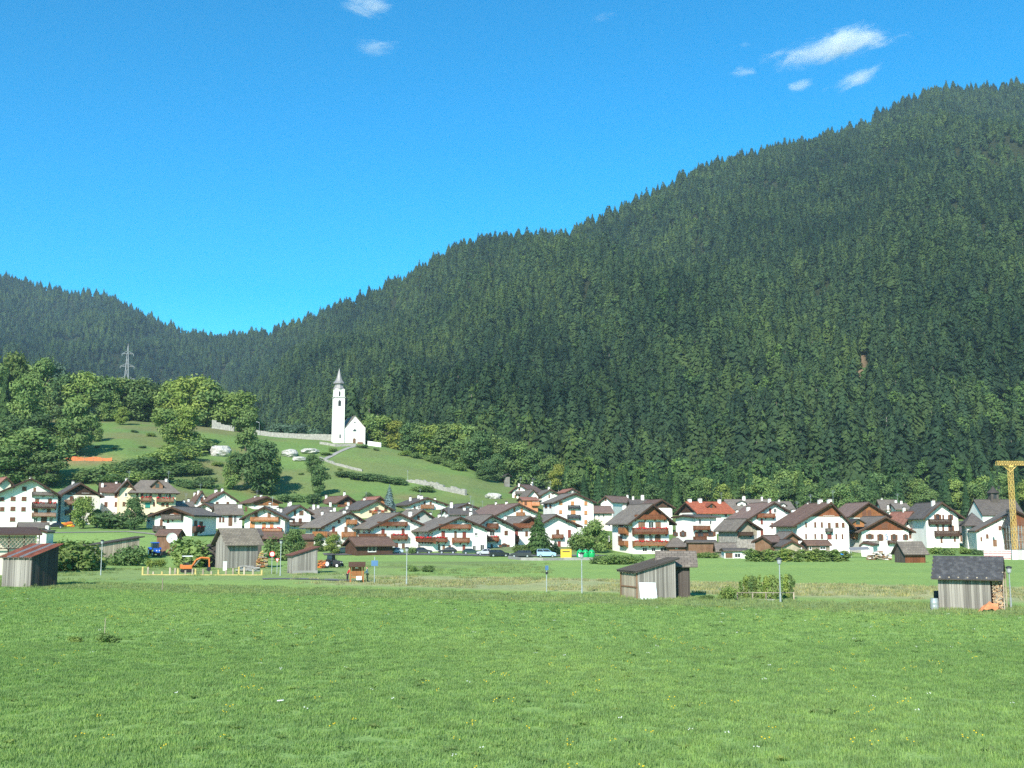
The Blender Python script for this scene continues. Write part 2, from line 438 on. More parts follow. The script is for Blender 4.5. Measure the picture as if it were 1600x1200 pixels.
# ---------------------------------------------------------------- the ground
def build_ground():
    s = np.concatenate([np.linspace(-2.2, -0.5, 40)[:-1], np.linspace(-0.5, 0.5, 300), np.linspace(0.5, 2.2, 40)[1:]])
    Y = np.concatenate([np.arange(-80, 10, 10), np.arange(10, 215, 1.0), np.arange(215, 540, 2.5), np.arange(540, 1000, 12), np.arange(1000, 3700, 40)])
    P = 160.0
    sg, yg = np.meshgrid(s, Y)
    xg = sg * (yg + P)
    zg = height(xg, yg)
    v = np.stack([xg, yg, zg], -1).reshape(-1, 3)
    nr, nc = xg.shape
    i = np.arange(nr - 1)[:, None] * nc + np.arange(nc - 1)[None]
    f = np.stack([i, i + 1, i + nc + 1, i + nc], -1).reshape(-1, 4)
    me = bpy.data.meshes.new("ground")
    me.vertices.add(len(v)); me.vertices.foreach_set("co", v.ravel())
    me.loops.add(f.size); me.loops.foreach_set("vertex_index", f.ravel())
    me.polygons.add(len(f)); me.polygons.foreach_set("loop_start", np.arange(0, f.size, 4)); me.polygons.foreach_set("loop_total", np.full(len(f), 4))
    me.polygons.foreach_set("use_smooth", np.ones(len(f), bool))
    me.update()
    X, Yv = v[:, 0], v[:, 1]
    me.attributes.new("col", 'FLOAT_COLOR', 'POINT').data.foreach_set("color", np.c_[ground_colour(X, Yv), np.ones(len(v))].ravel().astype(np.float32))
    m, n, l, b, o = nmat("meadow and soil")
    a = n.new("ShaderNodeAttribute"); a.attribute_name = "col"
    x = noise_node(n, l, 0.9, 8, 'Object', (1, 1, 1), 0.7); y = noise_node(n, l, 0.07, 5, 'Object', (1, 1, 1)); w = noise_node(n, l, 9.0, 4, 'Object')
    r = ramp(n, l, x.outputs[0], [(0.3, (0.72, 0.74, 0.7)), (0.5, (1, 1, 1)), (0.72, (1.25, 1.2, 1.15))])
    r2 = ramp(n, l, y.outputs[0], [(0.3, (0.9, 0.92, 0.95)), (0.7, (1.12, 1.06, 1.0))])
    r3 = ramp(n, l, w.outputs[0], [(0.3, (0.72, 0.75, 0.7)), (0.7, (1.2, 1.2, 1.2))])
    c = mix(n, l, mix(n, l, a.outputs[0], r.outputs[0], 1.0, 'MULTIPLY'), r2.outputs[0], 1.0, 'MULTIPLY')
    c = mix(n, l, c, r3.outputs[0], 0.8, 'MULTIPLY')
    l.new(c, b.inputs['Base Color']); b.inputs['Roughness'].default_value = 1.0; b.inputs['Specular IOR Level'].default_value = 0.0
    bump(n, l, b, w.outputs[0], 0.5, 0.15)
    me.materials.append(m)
    return link("ground", me, kind="structure")
GREEN = np.array((0.215, 0.335, 0.11)); MOWN = np.array((0.235, 0.345, 0.11)); ROUGH = np.array((0.225, 0.285, 0.125)); STRAW = np.array((0.36, 0.35, 0.20))
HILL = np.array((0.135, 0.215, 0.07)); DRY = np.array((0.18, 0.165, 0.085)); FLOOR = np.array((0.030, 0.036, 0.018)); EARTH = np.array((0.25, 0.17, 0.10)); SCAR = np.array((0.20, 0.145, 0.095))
def band(v, a, b, s=1.5): return sstep((v - a) / s + .5) * (1 - sstep((v - b) / s + .5))
def ground_colour(X, Y):
    px = 800 + F * X / np.maximum(Y, 30)
    wob = (fbm(X / 14, Y / 14) - 0.47)
    Yw = Y + 0.45 * X + wob * 7
    def lay(c, new, k): return c * (1 - k[:, None]) + new * k[:, None]
    c = np.tile(GREEN, (len(X), 1))
    c = lay(c, ROUGH, band(Yw, 93, 106, 3) * 0.8)
    c = lay(c, MOWN, band(Yw, 106, 300, 3) * 0.6)
    right = sstep((px - 430) / 160)
    c = lay(c, STRAW, band(Yw, 113, 141, 6) * right * (0.62 + 0.7 * np.clip(fbm(X / 7, Y / 5) - .2, 0, .6)))
    c = lay(c, ROUGH, band(Y, 134, 176, 6) * (1 - sstep((px - 560) / 120)) * .6)
    c = lay(c, ROUGH * 0.8, band(Y, 176, 215, 8) * band(px, 470, 830, 40) * np.clip(fbm(X / 8, Y / 8) * 2 - .3, 0, 1))
    c = lay(c, HILL, sstep((Y - 240) / 60))
    hill = sstep((Y - 330) / 40)
    dry = np.clip((fbm(X / 22 + 3, Y / 16) - 0.34) * 4, 0, 1) * (0.45 + 0.55 * (1 - sstep((px - 380) / 120)))
    c = lay(c, DRY, hill * dry * 0.85)
    c = lay(c, EARTH, np.exp(-((px - 128) / 55) ** 2 - ((Y - 405) / 9) ** 2) * .8)
    c = lay(c, EARTH * .9, np.exp(-((px - 640) / 30) ** 2 - ((Y - 395) / 6) ** 2) * .6)
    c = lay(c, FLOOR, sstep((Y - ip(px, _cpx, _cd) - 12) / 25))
    k = np.exp(-((px - 1350) / 9) ** 2 - ((Y - 775) / 85) ** 2) + np.exp(-((px - 1371) / 10) ** 2 - ((Y - 925) / 60) ** 2)
    c = lay(c, SCAR, np.clip(k * 1.3, 0, 1) * sstep((Y - 600) / 50))
    c = lay(c, np.array((0.16, 0.15, 0.13)), band(Y, 262, 292, 6) * band(px, 520, 900, 60) * .5)
    return c
ground = build_ground()

M['gravel'] = plain('pale gravel', (0.24, 0.23, 0.19), .95, .3, 2, .3)
# strips of road laid on the ground: polylines of picture points
def strip(name, pts, width, m, lift=0.05, label=None, dense=3.0):
    P = [Vector(hit(*p)) for p in pts]
    q = []
    for a, b in zip(P, P[1:]):
        k = max(2, int((b - a).length / dense))
        q += [a.lerp(b, i / k) for i in range(k)]
    q.append(P[-1])
    mb = MB(); L = []
    for i, p in enumerate(q):
        t = (q[min(i + 1, len(q) - 1)] - q[max(i - 1, 0)]); t.z = 0; t.normalize()
        nn = Vector((-t.y, t.x, 0)) * width / 2
        L.append([(p + nn * s_).xy for s_ in (1, 0.33, -0.33, -1)])
    for a, b in zip(L, L[1:]):
        for i in range(3):
            pts4 = [a[i], a[i + 1], b[i + 1], b[i]]
            mb.quad([(v.x, v.y, hz(v.x, v.y) + lift) for v in pts4])
    o = mb.build(name, m, kind="structure")
    return o
strip("path", [(410, 905), (450, 904.5), (500, 905.5), (560, 908)], 3.0, M['asphalt'], 0.06)
strip("road", [(60, 833), (140, 832), (200, 831), (262, 838)], 2.4, M['gravel'], 0.10)
strip("road", [(505, 866.5), (560, 866), (640, 866), (720, 867), (800, 869), (900, 869), (940, 868)], 6.0, M['asphalt'], 0.14)
strip("path", [(498, 722), (520, 712), (545, 700), (562, 697)], 2.0, M['concrete'], 0.15)

# ---------------------------------------------------------------- scattering (grass and far forest only)
def scatter(name, pts, sc, rz, idx, meshes, tilt=None):
    srcs = []
    for me in meshes:
        o = bpy.data.objects.new(me.name, me); srcs.append(o)
    n = len(pts)
    me = bpy.data.meshes.new(name); me.vertices.add(n)
    me.vertices.foreach_set("co", np.asarray(pts, np.float32).ravel())
    me.attributes.new("sc", 'FLOAT_VECTOR', 'POINT').data.foreach_set("vector", np.asarray(sc, np.float32).ravel())
    rot = np.zeros((n, 3), np.float32); rot[:, 2] = rz
    if tilt is not None: rot[:, :2] = tilt
    me.attributes.new("rot", 'FLOAT_VECTOR', 'POINT').data.foreach_set("vector", rot.ravel())
    me.attributes.new("idx", 'INT', 'POINT').data.foreach_set("value", np.asarray(idx, np.int32))
    ob = link(name, me, kind="stuff")
    g = bpy.data.node_groups.new(name, 'GeometryNodeTree')
    g.interface.new_socket("Geometry", in_out='INPUT', socket_type='NodeSocketGeometry')
    g.interface.new_socket("Geometry", in_out='OUTPUT', socket_type='NodeSocketGeometry')
    N, L = g.nodes, g.links
    gi, go = N.new("NodeGroupInput"), N.new("NodeGroupOutput")
    j = N.new("GeometryNodeJoinGeometry")
    for o in reversed(srcs):      # a join lists its last link first
        oi = N.new("GeometryNodeObjectInfo"); oi.inputs['Object'].default_value = o; oi.inputs['As Instance'].default_value = True
        L.new(oi.outputs['Geometry'], j.inputs[0])
    def attr(nm, dt):
        a = N.new("GeometryNodeInputNamedAttribute"); a.data_type = dt; a.inputs['Name'].default_value = nm; return a.outputs[0]
    ins = N.new("GeometryNodeInstanceOnPoints")
    L.new(gi.outputs[0], ins.inputs['Points']); L.new(j.outputs[0], ins.inputs['Instance'])
    ins.inputs['Pick Instance'].default_value = True
    L.new(attr("idx", 'INT'), ins.inputs['Instance Index'])
    e = N.new("FunctionNodeEulerToRotation"); L.new(attr("rot", 'FLOAT_VECTOR'), e.inputs[0]); L.new(e.outputs[0], ins.inputs['Rotation'])
    L.new(attr("sc", 'FLOAT_VECTOR'), ins.inputs['Scale'])
    L.new(ins.outputs[0], go.inputs[0])
    md = ob.modifiers.new("scatter", 'NODES'); md.node_group = g
    return ob

# ---------------------------------------------------------------- plants
def np_mesh(name, v, f, mats, mi=None):
    me = bpy.data.meshes.new(name); v = np.asarray(v, np.float32); f = np.asarray(f)
    k = f.shape[1]
    me.vertices.add(len(v)); me.vertices.foreach_set("co", v.ravel())
    me.loops.add(f.size); me.loops.foreach_set("vertex_index", f.ravel().astype(np.int32))
    me.polygons.add(len(f)); me.polygons.foreach_set("loop_start", np.arange(0, f.size, k)); me.polygons.foreach_set("loop_total", np.full(len(f), k))
    for m in (mats if isinstance(mats, (list, tuple)) else [mats]): me.materials.append(m)
    if mi is not None: me.polygons.foreach_set("material_index", np.asarray(mi, np.int32))
    me.update(); me.validate(); return me
def leaf_cloud(lobes, n, size, seed, squash=0.85):
    """n folded leaf sprays spread through the outer part of a set of lobes"""
    g = np.random.default_rng(seed)
    w = np.array([l[3] * l[4] for l in lobes]); w = w / w.sum()
    k = g.choice(len(lobes), n, p=w)
    L = np.array(lobes)[k]
    d = g.normal(size=(n, 3)); d /= np.linalg.norm(d, axis=1)[:, None]
    rr = g.random(n) ** 0.38
    p = L[:, :3] + d * rr[:, None] * L[:, [3, 3, 4]] * (1 + 0.16 * g.normal(size=(n, 1)))
    nrm = d * 0.8 + g.normal(size=(n, 3)) * 0.55 + np.array((0, 0, 0.35)); nrm /= np.linalg.norm(nrm, axis=1)[:, None]
    t = np.cross(nrm, g.normal(size=(n, 3))); t /= np.linalg.norm(t, axis=1)[:, None]
    bt = np.cross(nrm, t)
    s = size * (0.6 + 0.8 * g.random(n))[:, None]
    a = p - t * s; b2 = p + bt * s * 0.55 - nrm * s * 0.25; c = p + t * s; d2 = p - bt * s * 0.55 - nrm * s * 0.25
    v = np.stack([a, b2, c, d2], 1).reshape(-1, 3)
    v[:, 2] = np.maximum(v[:, 2], 0.0)
    f = np.arange(4 * n).reshape(-1, 4)
    f = np.concatenate([f[:, [0, 1, 2]], f[:, [0, 2, 3]]])
    return v, f
def lobes_tree(seed, r=0.30, zc=0.60, zr=0.38, n=11, low=0.0):
    g = np.random.default_rng(seed); out = []
    for i in range(n):
        t = 2 * math.pi * (i / n * 2.6 + g.random() * .4); h = (i + .5) / n
        env = math.sqrt(max(0.05, 1 - (2 * h - 0.85) ** 2)) if h > .1 else .6
        rad = r * env * (0.45 + 0.4 * g.random()) * (0 if i == n - 1 else 1)
        lr = r * (0.36 + 0.24 * g.random())
        z = zc - zr * (.72 + low) + h * zr * (1.55 + low)
        z = min(z, 0.97 - lr * .8)
        out.append((rad * math.cos(t), rad * math.sin(t), z, lr, lr * 0.8))
    return out
def trunk_mesh(name, m, seed, h=0.62, r=0.028, limbs=6, zs=0.22):
    g = random.Random(seed); mb = MB()
    pts = [Vector((0, 0, -0.04))]
    for i in range(5): pts.append(pts[-1] + Vector((g.uniform(-.015, .015), g.uniform(-.015, .015), (h + .04) / 5)))
    for i in range(5): mb.bar(pts[i], pts[i + 1], r * (1 - i * .17), 6, r * (1 - (i + 1) * .17))
    for i in range(limbs):
        z = zs + (h - zs) * i / limbs; t = i * 2.4 + g.random(); k = min(4, int(z / h * 5)); p = pts[k].lerp(pts[k + 1], .5)
        q = p + Vector((math.cos(t) * .13, math.sin(t) * .13, .12)); e = q + Vector((math.cos(t + .4) * .09, math.sin(t + .4) * .09, .12))
        mb.bar(p, q, r * .45, 4, r * .3); mb.bar(q, e, r * .3, 4, r * .12)
    return mb.mesh(name, m)
def conifer_arrays(seed, tiers=15, per=9, r=0.17, z0=0.08, droop=0.35, ragged=0.3, topcut=1.0):
    g = random.Random(seed); v, f = [], []
    for i in range(tiers):
        h = i / (tiers - 1)
        z = z0 + (0.98 - z0) * h ** 0.92 + g.uniform(-.012, .012)
        rad = r * (1 - h) ** 0.82 * (1 if h > .12 else .8 + 1.6 * h) + 0.008
        k = max(4, int(per * (1 - .5 * h)))
        for j in range(k):
            a = 2 * math.pi * (j + g.random() * .8) / k + i * .7
            rr = rad * (1 - ragged + 2 * ragged * g.random()) ; zz = z + g.uniform(-.03, .03)
            c, s_ = math.cos(a), math.sin(a)
            w = rr * 0.36 + 0.006
            dz = -droop * rr - .006
            n = len(v)
            v += [(c * .012, s_ * .012, zz + .015), (c * rr * .55 - s_ * w, s_ * rr * .55 + c * w, zz + dz * .55 - .012),
                  (c * rr, s_ * rr, zz + dz + rr * .12), (c * rr * .55 + s_ * w, s_ * rr * .55 - c * w, zz + dz * .55 - .012), (c * rr * .5, s_ * rr * .5, zz + dz * .3 + .012)]
            f += [(n, n + 1, n + 4), (n + 1, n + 2, n + 4), (n + 2, n + 3, n + 4), (n + 3, n, n + 4)]
    n = len(v); v += [(.008, 0, .94), (-.005, .007, .94), (-.005, -.007, .94), (0, 0, 1.0)]
    f += [(n, n + 1, n + 3), (n + 1, n + 2, n + 3), (n + 2, n, n + 3)]
    return np.array(v), np.array(f)
def cone_cloud(seed, n, size, r=.2, z0=.06, tiers=0, lean=.75, p=.8):
    """a conifer crown as many small needle sprays facing outwards"""
    g = np.random.default_rng(seed)
    h = 1 - np.sqrt(g.random(n)) * .985
    h = np.clip(h, 0, .985)
    rad = r * (1 - h) ** p * np.minimum(1, .55 + h * 4)
    a = g.random(n) * 2 * np.pi
    rad = rad * (1 + .16 * np.sin(a * 3 + seed + h * 9) + .10 * np.sin(a * 5 - h * 14))
    if tiers: rad = rad * (.78 + .34 * (1 - (h * tiers + .12 * np.sin(a * 2 + seed)) % 1.0))
    rad = rad * (1 - .45 * g.random(n) ** 2.2)
    d = np.c_[np.cos(a), np.sin(a), np.zeros(n)]
    p3 = d * rad[:, None]; p3[:, 2] = z0 + (1 - z0) * h
    nrm = d * lean + np.array((0, 0, .42)) + g.normal(size=(n, 3)) * .33; nrm /= np.linalg.norm(nrm, axis=1)[:, None]
    dn = d * .55 + np.array((0, 0, -.8)) + g.normal(size=(n, 3)) * .25
    t = dn - nrm * (dn * nrm).sum(1)[:, None]; t /= np.linalg.norm(t, axis=1)[:, None]; bt = np.cross(nrm, t)
    s_ = (size * (.55 + .8 * g.random(n)) * (.45 + .75 * (1 - h)))[:, None]
    v = np.stack([p3 - t * s_, p3 + bt * s_ * .6 - nrm * s_ * .2, p3 + t * s_ * 1.1, p3 - bt * s_ * .6 - nrm * s_ * .2], 1).reshape(-1, 3)
    f = np.arange(4 * n).reshape(-1, 4)
    return v, np.concatenate([f[:, [0, 1, 2]], f[:, [0, 2, 3]]])
BROAD = {}
for k in ('leaf_light', 'leaf_mid', 'leaf_dark', 'leaf_blue', 'leaf_yellow'):
    BROAD[k] = []
    for i in range(3):
        sd = 11 * i + len(k) * 5
        v, f = leaf_cloud(lobes_tree(sd, 0.33 + .05 * (i % 2), 0.58, 0.40, 15 + i, .32), 4200, 0.030, sd)
        BROAD[k].append(np_mesh("crown", v, f, M[k]))
BUSH = {}
for k in ('leaf_light', 'leaf_mid', 'leaf_dark', 'leaf_blue'):
    BUSH[k] = []
    for i in range(3):
        g = random.Random(i * 5 + len(k))
        lb = [(g.uniform(-.42, .42), g.uniform(-.3, .3), g.uniform(.22, .55), g.uniform(.22, .36), g.uniform(.24, .40)) for _ in range(8)]
        v, f = leaf_cloud(lb, 1500, 0.055, i + 40)
        BUSH[k].append(np_mesh("foliage", v, f, M[k]))
for k in ('leaf_light', 'leaf_mid'):
    BUSH['vine_' + k] = []
    for i in range(3):
        g = random.Random(i * 3 + len(k)); lb = [(g.uniform(-.12, .12), g.uniform(-.12, .12), .12 + .8 * j / 6, g.uniform(.13, .22), .14) for j in range(7)]
        v, f = leaf_cloud(lb, 520, 0.075, i + 70); BUSH['vine_' + k].append(np_mesh("foliage", v, f, M[k]))
TRUNK = [trunk_mesh("trunk", M['bark'], i) for i in range(3)]
TRUNKP = [trunk_mesh("trunk", M['pale_bark'], i + 5, .7, .02, 5, .4) for i in range(2)]
STEM = MB().bar((0, 0, -.1), (.02, .01, .5), .03, 5, .015).mesh("stem", M['bark'])
CONE, CONEB = [], []
for i in range(4):
    v, f = cone_cloud(i, 1900, .036, 0.17 + .025 * (i % 3), 0.05 + .03 * (i % 2), 11)
    CONE.append(np_mesh("crown", v, f, M['needle']))
v, f = cone_cloud(9, 1800, .036, 0.20, 0.03, 13); CONEB.append(np_mesh("crown", v, f, M['needle_blue']))
v, f = cone_cloud(19, 2600, .036, 0.32, 0.03, 9, .6, .9); CONEW = np_mesh("crown", v, f, M['needle'])
CTRUNK = MB().bar((0, 0, -.05), (0, 0, .85), .016, 6, .004).mesh("trunk", M['bark'])
CTRUNKP = MB().bar((0, 0, -.05), (0, 0, .85), .014, 6, .004).mesh("trunk", M['pale_bark'])
tcount = 0
def tree(px, yb, h, kind, label, group=None, d=None, w=1.0, name=None):
    """a tree whose foot is seen at px, yb; h is its height in picture pixels"""
    global tcount; tcount += 1
    p = on_ground(px, d) if d else hit(px, yb)
    H = h * p[1] / F
    cat = 'tree'
    if kind in ('needle', 'needle_blue', 'needle_wide'):
        me = {'needle_blue': CONEB[0], 'needle_wide': CONEW}.get(kind, CONE[tcount % 4]); tm = CTRUNK; nm = name or 'conifer_tree'; ch = 'crown'
    elif kind.startswith('vine') or kind.startswith('bush'):
        me = BUSH[('vine_leaf_' if kind[0] == 'v' else 'leaf_') + kind[5:]][tcount % 3]; tm = STEM; nm = name or 'bush'; ch = 'foliage'; cat = 'bush'
    else:
        me = BROAD[kind][tcount % 3]; tm = TRUNKP[tcount % 2] if kind == 'leaf_yellow' else TRUNK[tcount % 3]; nm = name or 'broadleaf_tree'; ch = 'crown'
    o = empty(nm, (p[0], p[1], p[2] - 0.02 * H), random.uniform(0, 6.28), label, cat, group)
    sc = (H * w, H * w, H)
    link('stem' if cat == 'bush' else 'trunk', tm, o, scale=sc); link(ch, me, o, scale=sc)
    return o

# the forest on the mountains: nobody could count it
FV = []
for i in range(5):
    v, f = cone_cloud(30 + i, 520, .062, 0.155 + .025 * (i % 3), 0.06 + .05 * (i % 2), 7 if i % 2 else 0, .8, .72)
    t = MB().bar((0, 0, -.1), (0, 0, .8), .012, 4, .004)
    n0 = len(v); tv = np.array(t.v); tf = [q for q in t.f]
    tri = [(q[0] + n0, q[i2] + n0, q[i2 + 1] + n0) for q in tf for i2 in range(1, len(q) - 1)]
    ff = np.concatenate([f, np.array(tri)]); mi = np.r_[np.zeros(len(f), int), np.ones(len(tri), int)]
    FV.append(np_mesh("spruce", np.concatenate([v, tv]), ff, [M['needle_forest'], M['bark' if i % 4 else 'pale_bark']], mi))
for i in range(3):
    v, f = leaf_cloud(lobes_tree(60 + i, 0.26, .55, .42, 9), 420, 0.062, 60 + i)
    FV.append(np_mesh("beech", v, f, M['leaf_forest']))
def forest():
    out = []
    Y = 430.0
    while Y < 3350:
        st = 4.7 + Y / 410.0
        half = Y * 0.56
        n = int(2 * half / st)
        x = (np.arange(n) + .5) / n * 2 * half - half
        x = x + rng.normal(0, st * .45, n); y = Y + rng.normal(0, st * .45, n)
        out.append(np.c_[x, y]); Y += st * (1.0 if Y < 1500 else 1.25)
    P = np.concatenate(out)
    px = 800 + F * P[:, 0] / P[:, 1]
    Yr = ip(px, _rpx, _rd); Yc = ip(px, _cpx, _cd)
    k = (P[:, 1] < Yr + 25) & (P[:, 1] > np.maximum(Yc + ip(px, [0, 780, 900], [22, 22, -35]), ip(px, [-900, 330, 450, 560], [1050, 1050, 700, 480]))) & (px > -140) & (px < 1740)
    scar = np.exp(-((px - 1350 - 5 * np.sin(P[:, 1] / 17)) / 10) ** 2 - ((P[:, 1] - 760) / 95) ** 2) + .85 * np.exp(-((px - 1371 - 4 * np.sin(P[:, 1] / 13)) / 8) ** 2 - ((P[:, 1] - 915) / 60) ** 2)
    k &= scar < rng.uniform(.25, .6, len(P))
    gap = fbm(P[:, 0] / 26 + 9, P[:, 1] / 60, 3)
    k &= ~((gap < 0.24) & (rng.random(len(P)) < .7))
    fine = vnoise(P[:, 0] / 11 + 4, P[:, 1] / 20 + 9)
    k &= ~((fine < 0.22) & (rng.random(len(P)) < .75))
    P = P[k]; px = px[k]
    n = len(P)
    z = height(P[:, 0], P[:, 1])
    low = np.clip((760 - P[:, 1]) / 240, 0, 1)
    br = (fbm(P[:, 0] / 70, P[:, 1] / 120, 3) - .42) * 1.6 + low * .42 + .10
    br = br + low * .25 * sstep((px - 1050) / 100)
    broad = rng.random(n) < br
    hh = np.where(broad, rng.uniform(9, 15, n), (10 + 19 * rng.random(n) ** 1.6) * (0.72 + .6 * fbm(P[:, 0] / 70, P[:, 1] / 70, 3)))
    hh = hh * (1.12 + .10 * low)
    far = sstep((P[:, 1] - 2500) / 400)
    hh = hh * (1 - .08 * far)
    ww = hh * rng.uniform(.75, 1.35, n) * np.where(broad, 1.05, 1.2)
    idx = np.where(broad, rng.integers(5, 8, n), rng.integers(0, 5, n))
    o = scatter("conifer_forest", np.c_[P, z - .4], np.c_[ww, ww, hh], rng.uniform(0, 6.28, n), idx, FV, rng.normal(0, .035, (n, 2)))
    print("forest trees", n)
forest()

# grass of the near meadow: clumps of blades
def clump(seed, n, h, spread, mats, w=0.011):
    g = np.random.default_rng(seed); v, f, mi = [], [], []
    for i in range(n):
        a = g.uniform(0, 6.28); r = spread * math.sqrt(g.random()); x, y = r * math.cos(a), r * math.sin(a)
        b = g.uniform(0, 6.28); hh = h * g.uniform(.45, 1.1); ln = hh * g.uniform(.1, .7); ww = w * g.uniform(.6, 1.4)
        dx, dy = math.cos(b), math.sin(b); k = len(v)
        v += [(x - dy * ww, y + dx * ww, -.02), (x + dy * ww, y - dx * ww, -.02), (x + dx * ln * .35 + dy * ww * .8, y + dy * ln * .35 - dx * ww * .8, hh * .6),
              (x + dx * ln * .35 - dy * ww * .8, y + dy * ln * .35 + dx * ww * .8, hh * .6), (x + dx * ln, y + dy * ln, hh)]
        f += [(k, k + 1, k + 2), (k, k + 2, k + 3), (k + 3, k + 2, k + 4)]; m_ = 0 if g.random() < .82 else 1; mi += [m_] * 3
    return np_mesh("grass_clump", v, f, mats, mi)
def rosette(seed, n, h, m):
    g = np.random.default_rng(seed); v, f = [], []
    for i in range(n):
        a = 6.28 * i / n + g.uniform(-.3, .3); L = h * g.uniform(.7, 1.2); w = L * .2; dx, dy = math.cos(a), math.sin(a); k = len(v); up = g.uniform(.35, .9)
        v += [(0, 0, 0), (dx * L * .45 - dy * w, dy * L * .45 + dx * w, L * up * .55), (dx * L * .45 + dy * w, dy * L * .45 - dx * w, L * up * .55), (dx * L, dy * L, L * up * .5), (dx * L * .45, dy * L * .45, L * up * .48)]
        f += [(k, k + 4, k + 1), (k, k + 2, k + 4), (k + 1, k + 4, k + 3), (k + 4, k + 2, k + 3)]
    return np_mesh("dock_leaves", v, f, m)
M['grass'] = foliage("meadow grass", (0.21, 0.335, 0.115), (0.27, 0.39, 0.14), 0.42, 0.16, 0.05, [(0.35, (0.86, 0.90, 0.88)), (0.52, (1, 1, 1)), (0.66, (1.16, 1.08, 1.05))])
M['grass_pale'] = foliage("pale grass", (0.18, 0.28, 0.115), (0.23, 0.32, 0.14), 0.35, 0.2)
M['straw'] = foliage("dry grass", (0.33, 0.325, 0.175), (0.41, 0.39, 0.22), 0.4, 0.2)
M['rough_grass'] = foliage("rough grass", (0.22, 0.29, 0.12), (0.28, 0.33, 0.15), 0.4, 0.2)
M['petal'] = plain("yellow petals", (0.75, 0.55, 0.03), 0.7)
M['petal_white'] = plain("white petals", (0.75, 0.75, 0.7), 0.7)
def flower(m, seed):
    g = random.Random(seed); mb = MB()
    for i in range(3):
        x, y, h = g.uniform(-.12, .12), g.uniform(-.12, .12), g.uniform(.16, .26)
        mb.bar((x, y, 0), (x, y, h), .003, 3, mi=1); mb.bar((x, y, h), (x, y, h + .02), .016, 6, .022)
    return mb.mesh("flower", [m, M['grass']])
GC = [clump(i, 50, .125, .30, [M['grass'], M['grass_pale']]) for i in range(4)]
def meadow(name, y0, y1, dens, meshes, wts, hs, px0=-160, px1=1760, keep=None, seed=3):
    g = np.random.default_rng(seed)
    n = int(dens * (y1 ** 2 - y0 ** 2) / 2 * (px1 - px0) / F)
    y = np.sqrt(g.uniform(y0 ** 2, y1 ** 2, n)); x = (g.uniform(px0, px1, n) - 800) / F * y
    k = np.ones(n, bool) if keep is None else keep(x, y, g)
    x, y = x[k], y[k]; n = len(x)
    tall = .7 + .6 * fbm(x / 5, y / 5, 3)
    s_ = hs * tall * g.uniform(.8, 1.25, n); ws = hs ** .5 * g.uniform(.85, 1.2, n)
    idx = g.choice(len(meshes), n, p=np.array(wts) / sum(wts))
    return scatter(name, np.c_[x, y, height(x, y)], np.c_[ws, ws, s_], g.uniform(0, 6.28, n), idx, meshes)
DK = [rosette(1, 9, .22, M['leaf_light']), rosette(2, 7, .28, M['leaf_mid'])]
FL = [flower(M['petal'], 1), flower(M['petal'], 2), flower(M['petal_white'], 3)]
YR = lambda x, y: y + .45 * x
meadow("grass", 18, 60, 10.0, GC, [1] * 4, 1.0)
meadow("grass", 60, 130, 4.2, [clump(i + 9, 44, .12, .42, [M['grass'], M['grass_pale']], .017) for i in range(3)], [1] * 3, 1.0, seed=4, keep=lambda x, y, g: YR(x, y) + g.normal(0, 1, len(x)) < 95)
meadow("weeds", 20, 120, .32, DK + FL, [2.0, 1.6, 1.2, 1.2, .5], 1.0, seed=5, keep=lambda x, y, g: (fbm(x / 9, y / 9) + g.random(len(x)) * .5 > .60) & (YR(x, y) < 95))
RG = [clump(i + 20, 40, .24, .5, [M['rough_grass'], M['grass_pale']], .016) for i in range(3)]
meadow("rough_grass", 70, 135, 1.7, RG, [1] * 3, 1.0, seed=6, keep=lambda x, y, g: np.abs(YR(x, y) + g.normal(0, 1.2, len(x)) - 100) < 6.5)
meadow("rough_grass", 134, 200, .4, RG, [1] * 3, 1.2, px0=-160, px1=860, seed=8, keep=lambda x, y, g: fbm(x / 10, y / 10) > .46)
SG = [clump(i + 30, 40, .26, .6, [M['straw'], M['rough_grass']], .022) for i in range(3)]
meadow("dry_grass", 85, 175, 1.0, SG, [1] * 3, 1.0, px0=430, seed=7, keep=lambda x, y, g: (np.abs(YR(x, y) - 127) < 13) & (g.random(len(x)) < sstep((800 + F * x / y - 430) / 200) * .8 * (fbm(x / 8, y / 5) > .36)))

# ---------------------------------------------------------------- houses
class Frame:
    """local axes of a building: x along the facade (to the right), y into the depth, z up"""
    def __init__(s, c, x, y, d, a):
        px, py = cp(c, x, y)
        p = at(px, py, d)
        s.c, s.a = c, R(a) - math.atan2(p[0], p[1]); s.z0 = hz(p[0], p[1]); s.miss = p[2] - s.z0
        s.o = np.array((p[0], p[1], s.z0))
        s.u = np.array((math.cos(s.a), math.sin(s.a), 0)); s.n = np.array((-math.sin(s.a), math.cos(s.a), 0))
        s.co = np.array((0, 0, HC)) - s.o
        s.cl = np.array((s.co @ s.u, s.co @ s.n, s.co[2]))
    def r(s, x, y):
        q = ray(*cp(s.c, x, y)); return np.array((q @ s.u, q @ s.n, q[2]))
    def front(s, x, y, yy=0.0):
        q = s.r(x, y); t = (yy - s.cl[1]) / q[1]; p = s.cl + q * t; return p[0], p[2]
    def side(s, x, y, xx):
        q = s.r(x, y); t = (xx - s.cl[0]) / q[0]; p = s.cl + q * t; return p[1], p[2]
def mapped(mb, face, X=0.0):
    """turn a shape drawn on a wall (s, outward, z) into local coordinates"""
    if face == 'F': f = lambda p: (p[0], -p[1], p[2])
    elif face == 'L': f = lambda p: (X - p[1], p[0], p[2])
    else: f = lambda p: (X + p[1], p[0], p[2])
    mb.v = [f(p) for p in mb.v]; return mb
_wc = {}
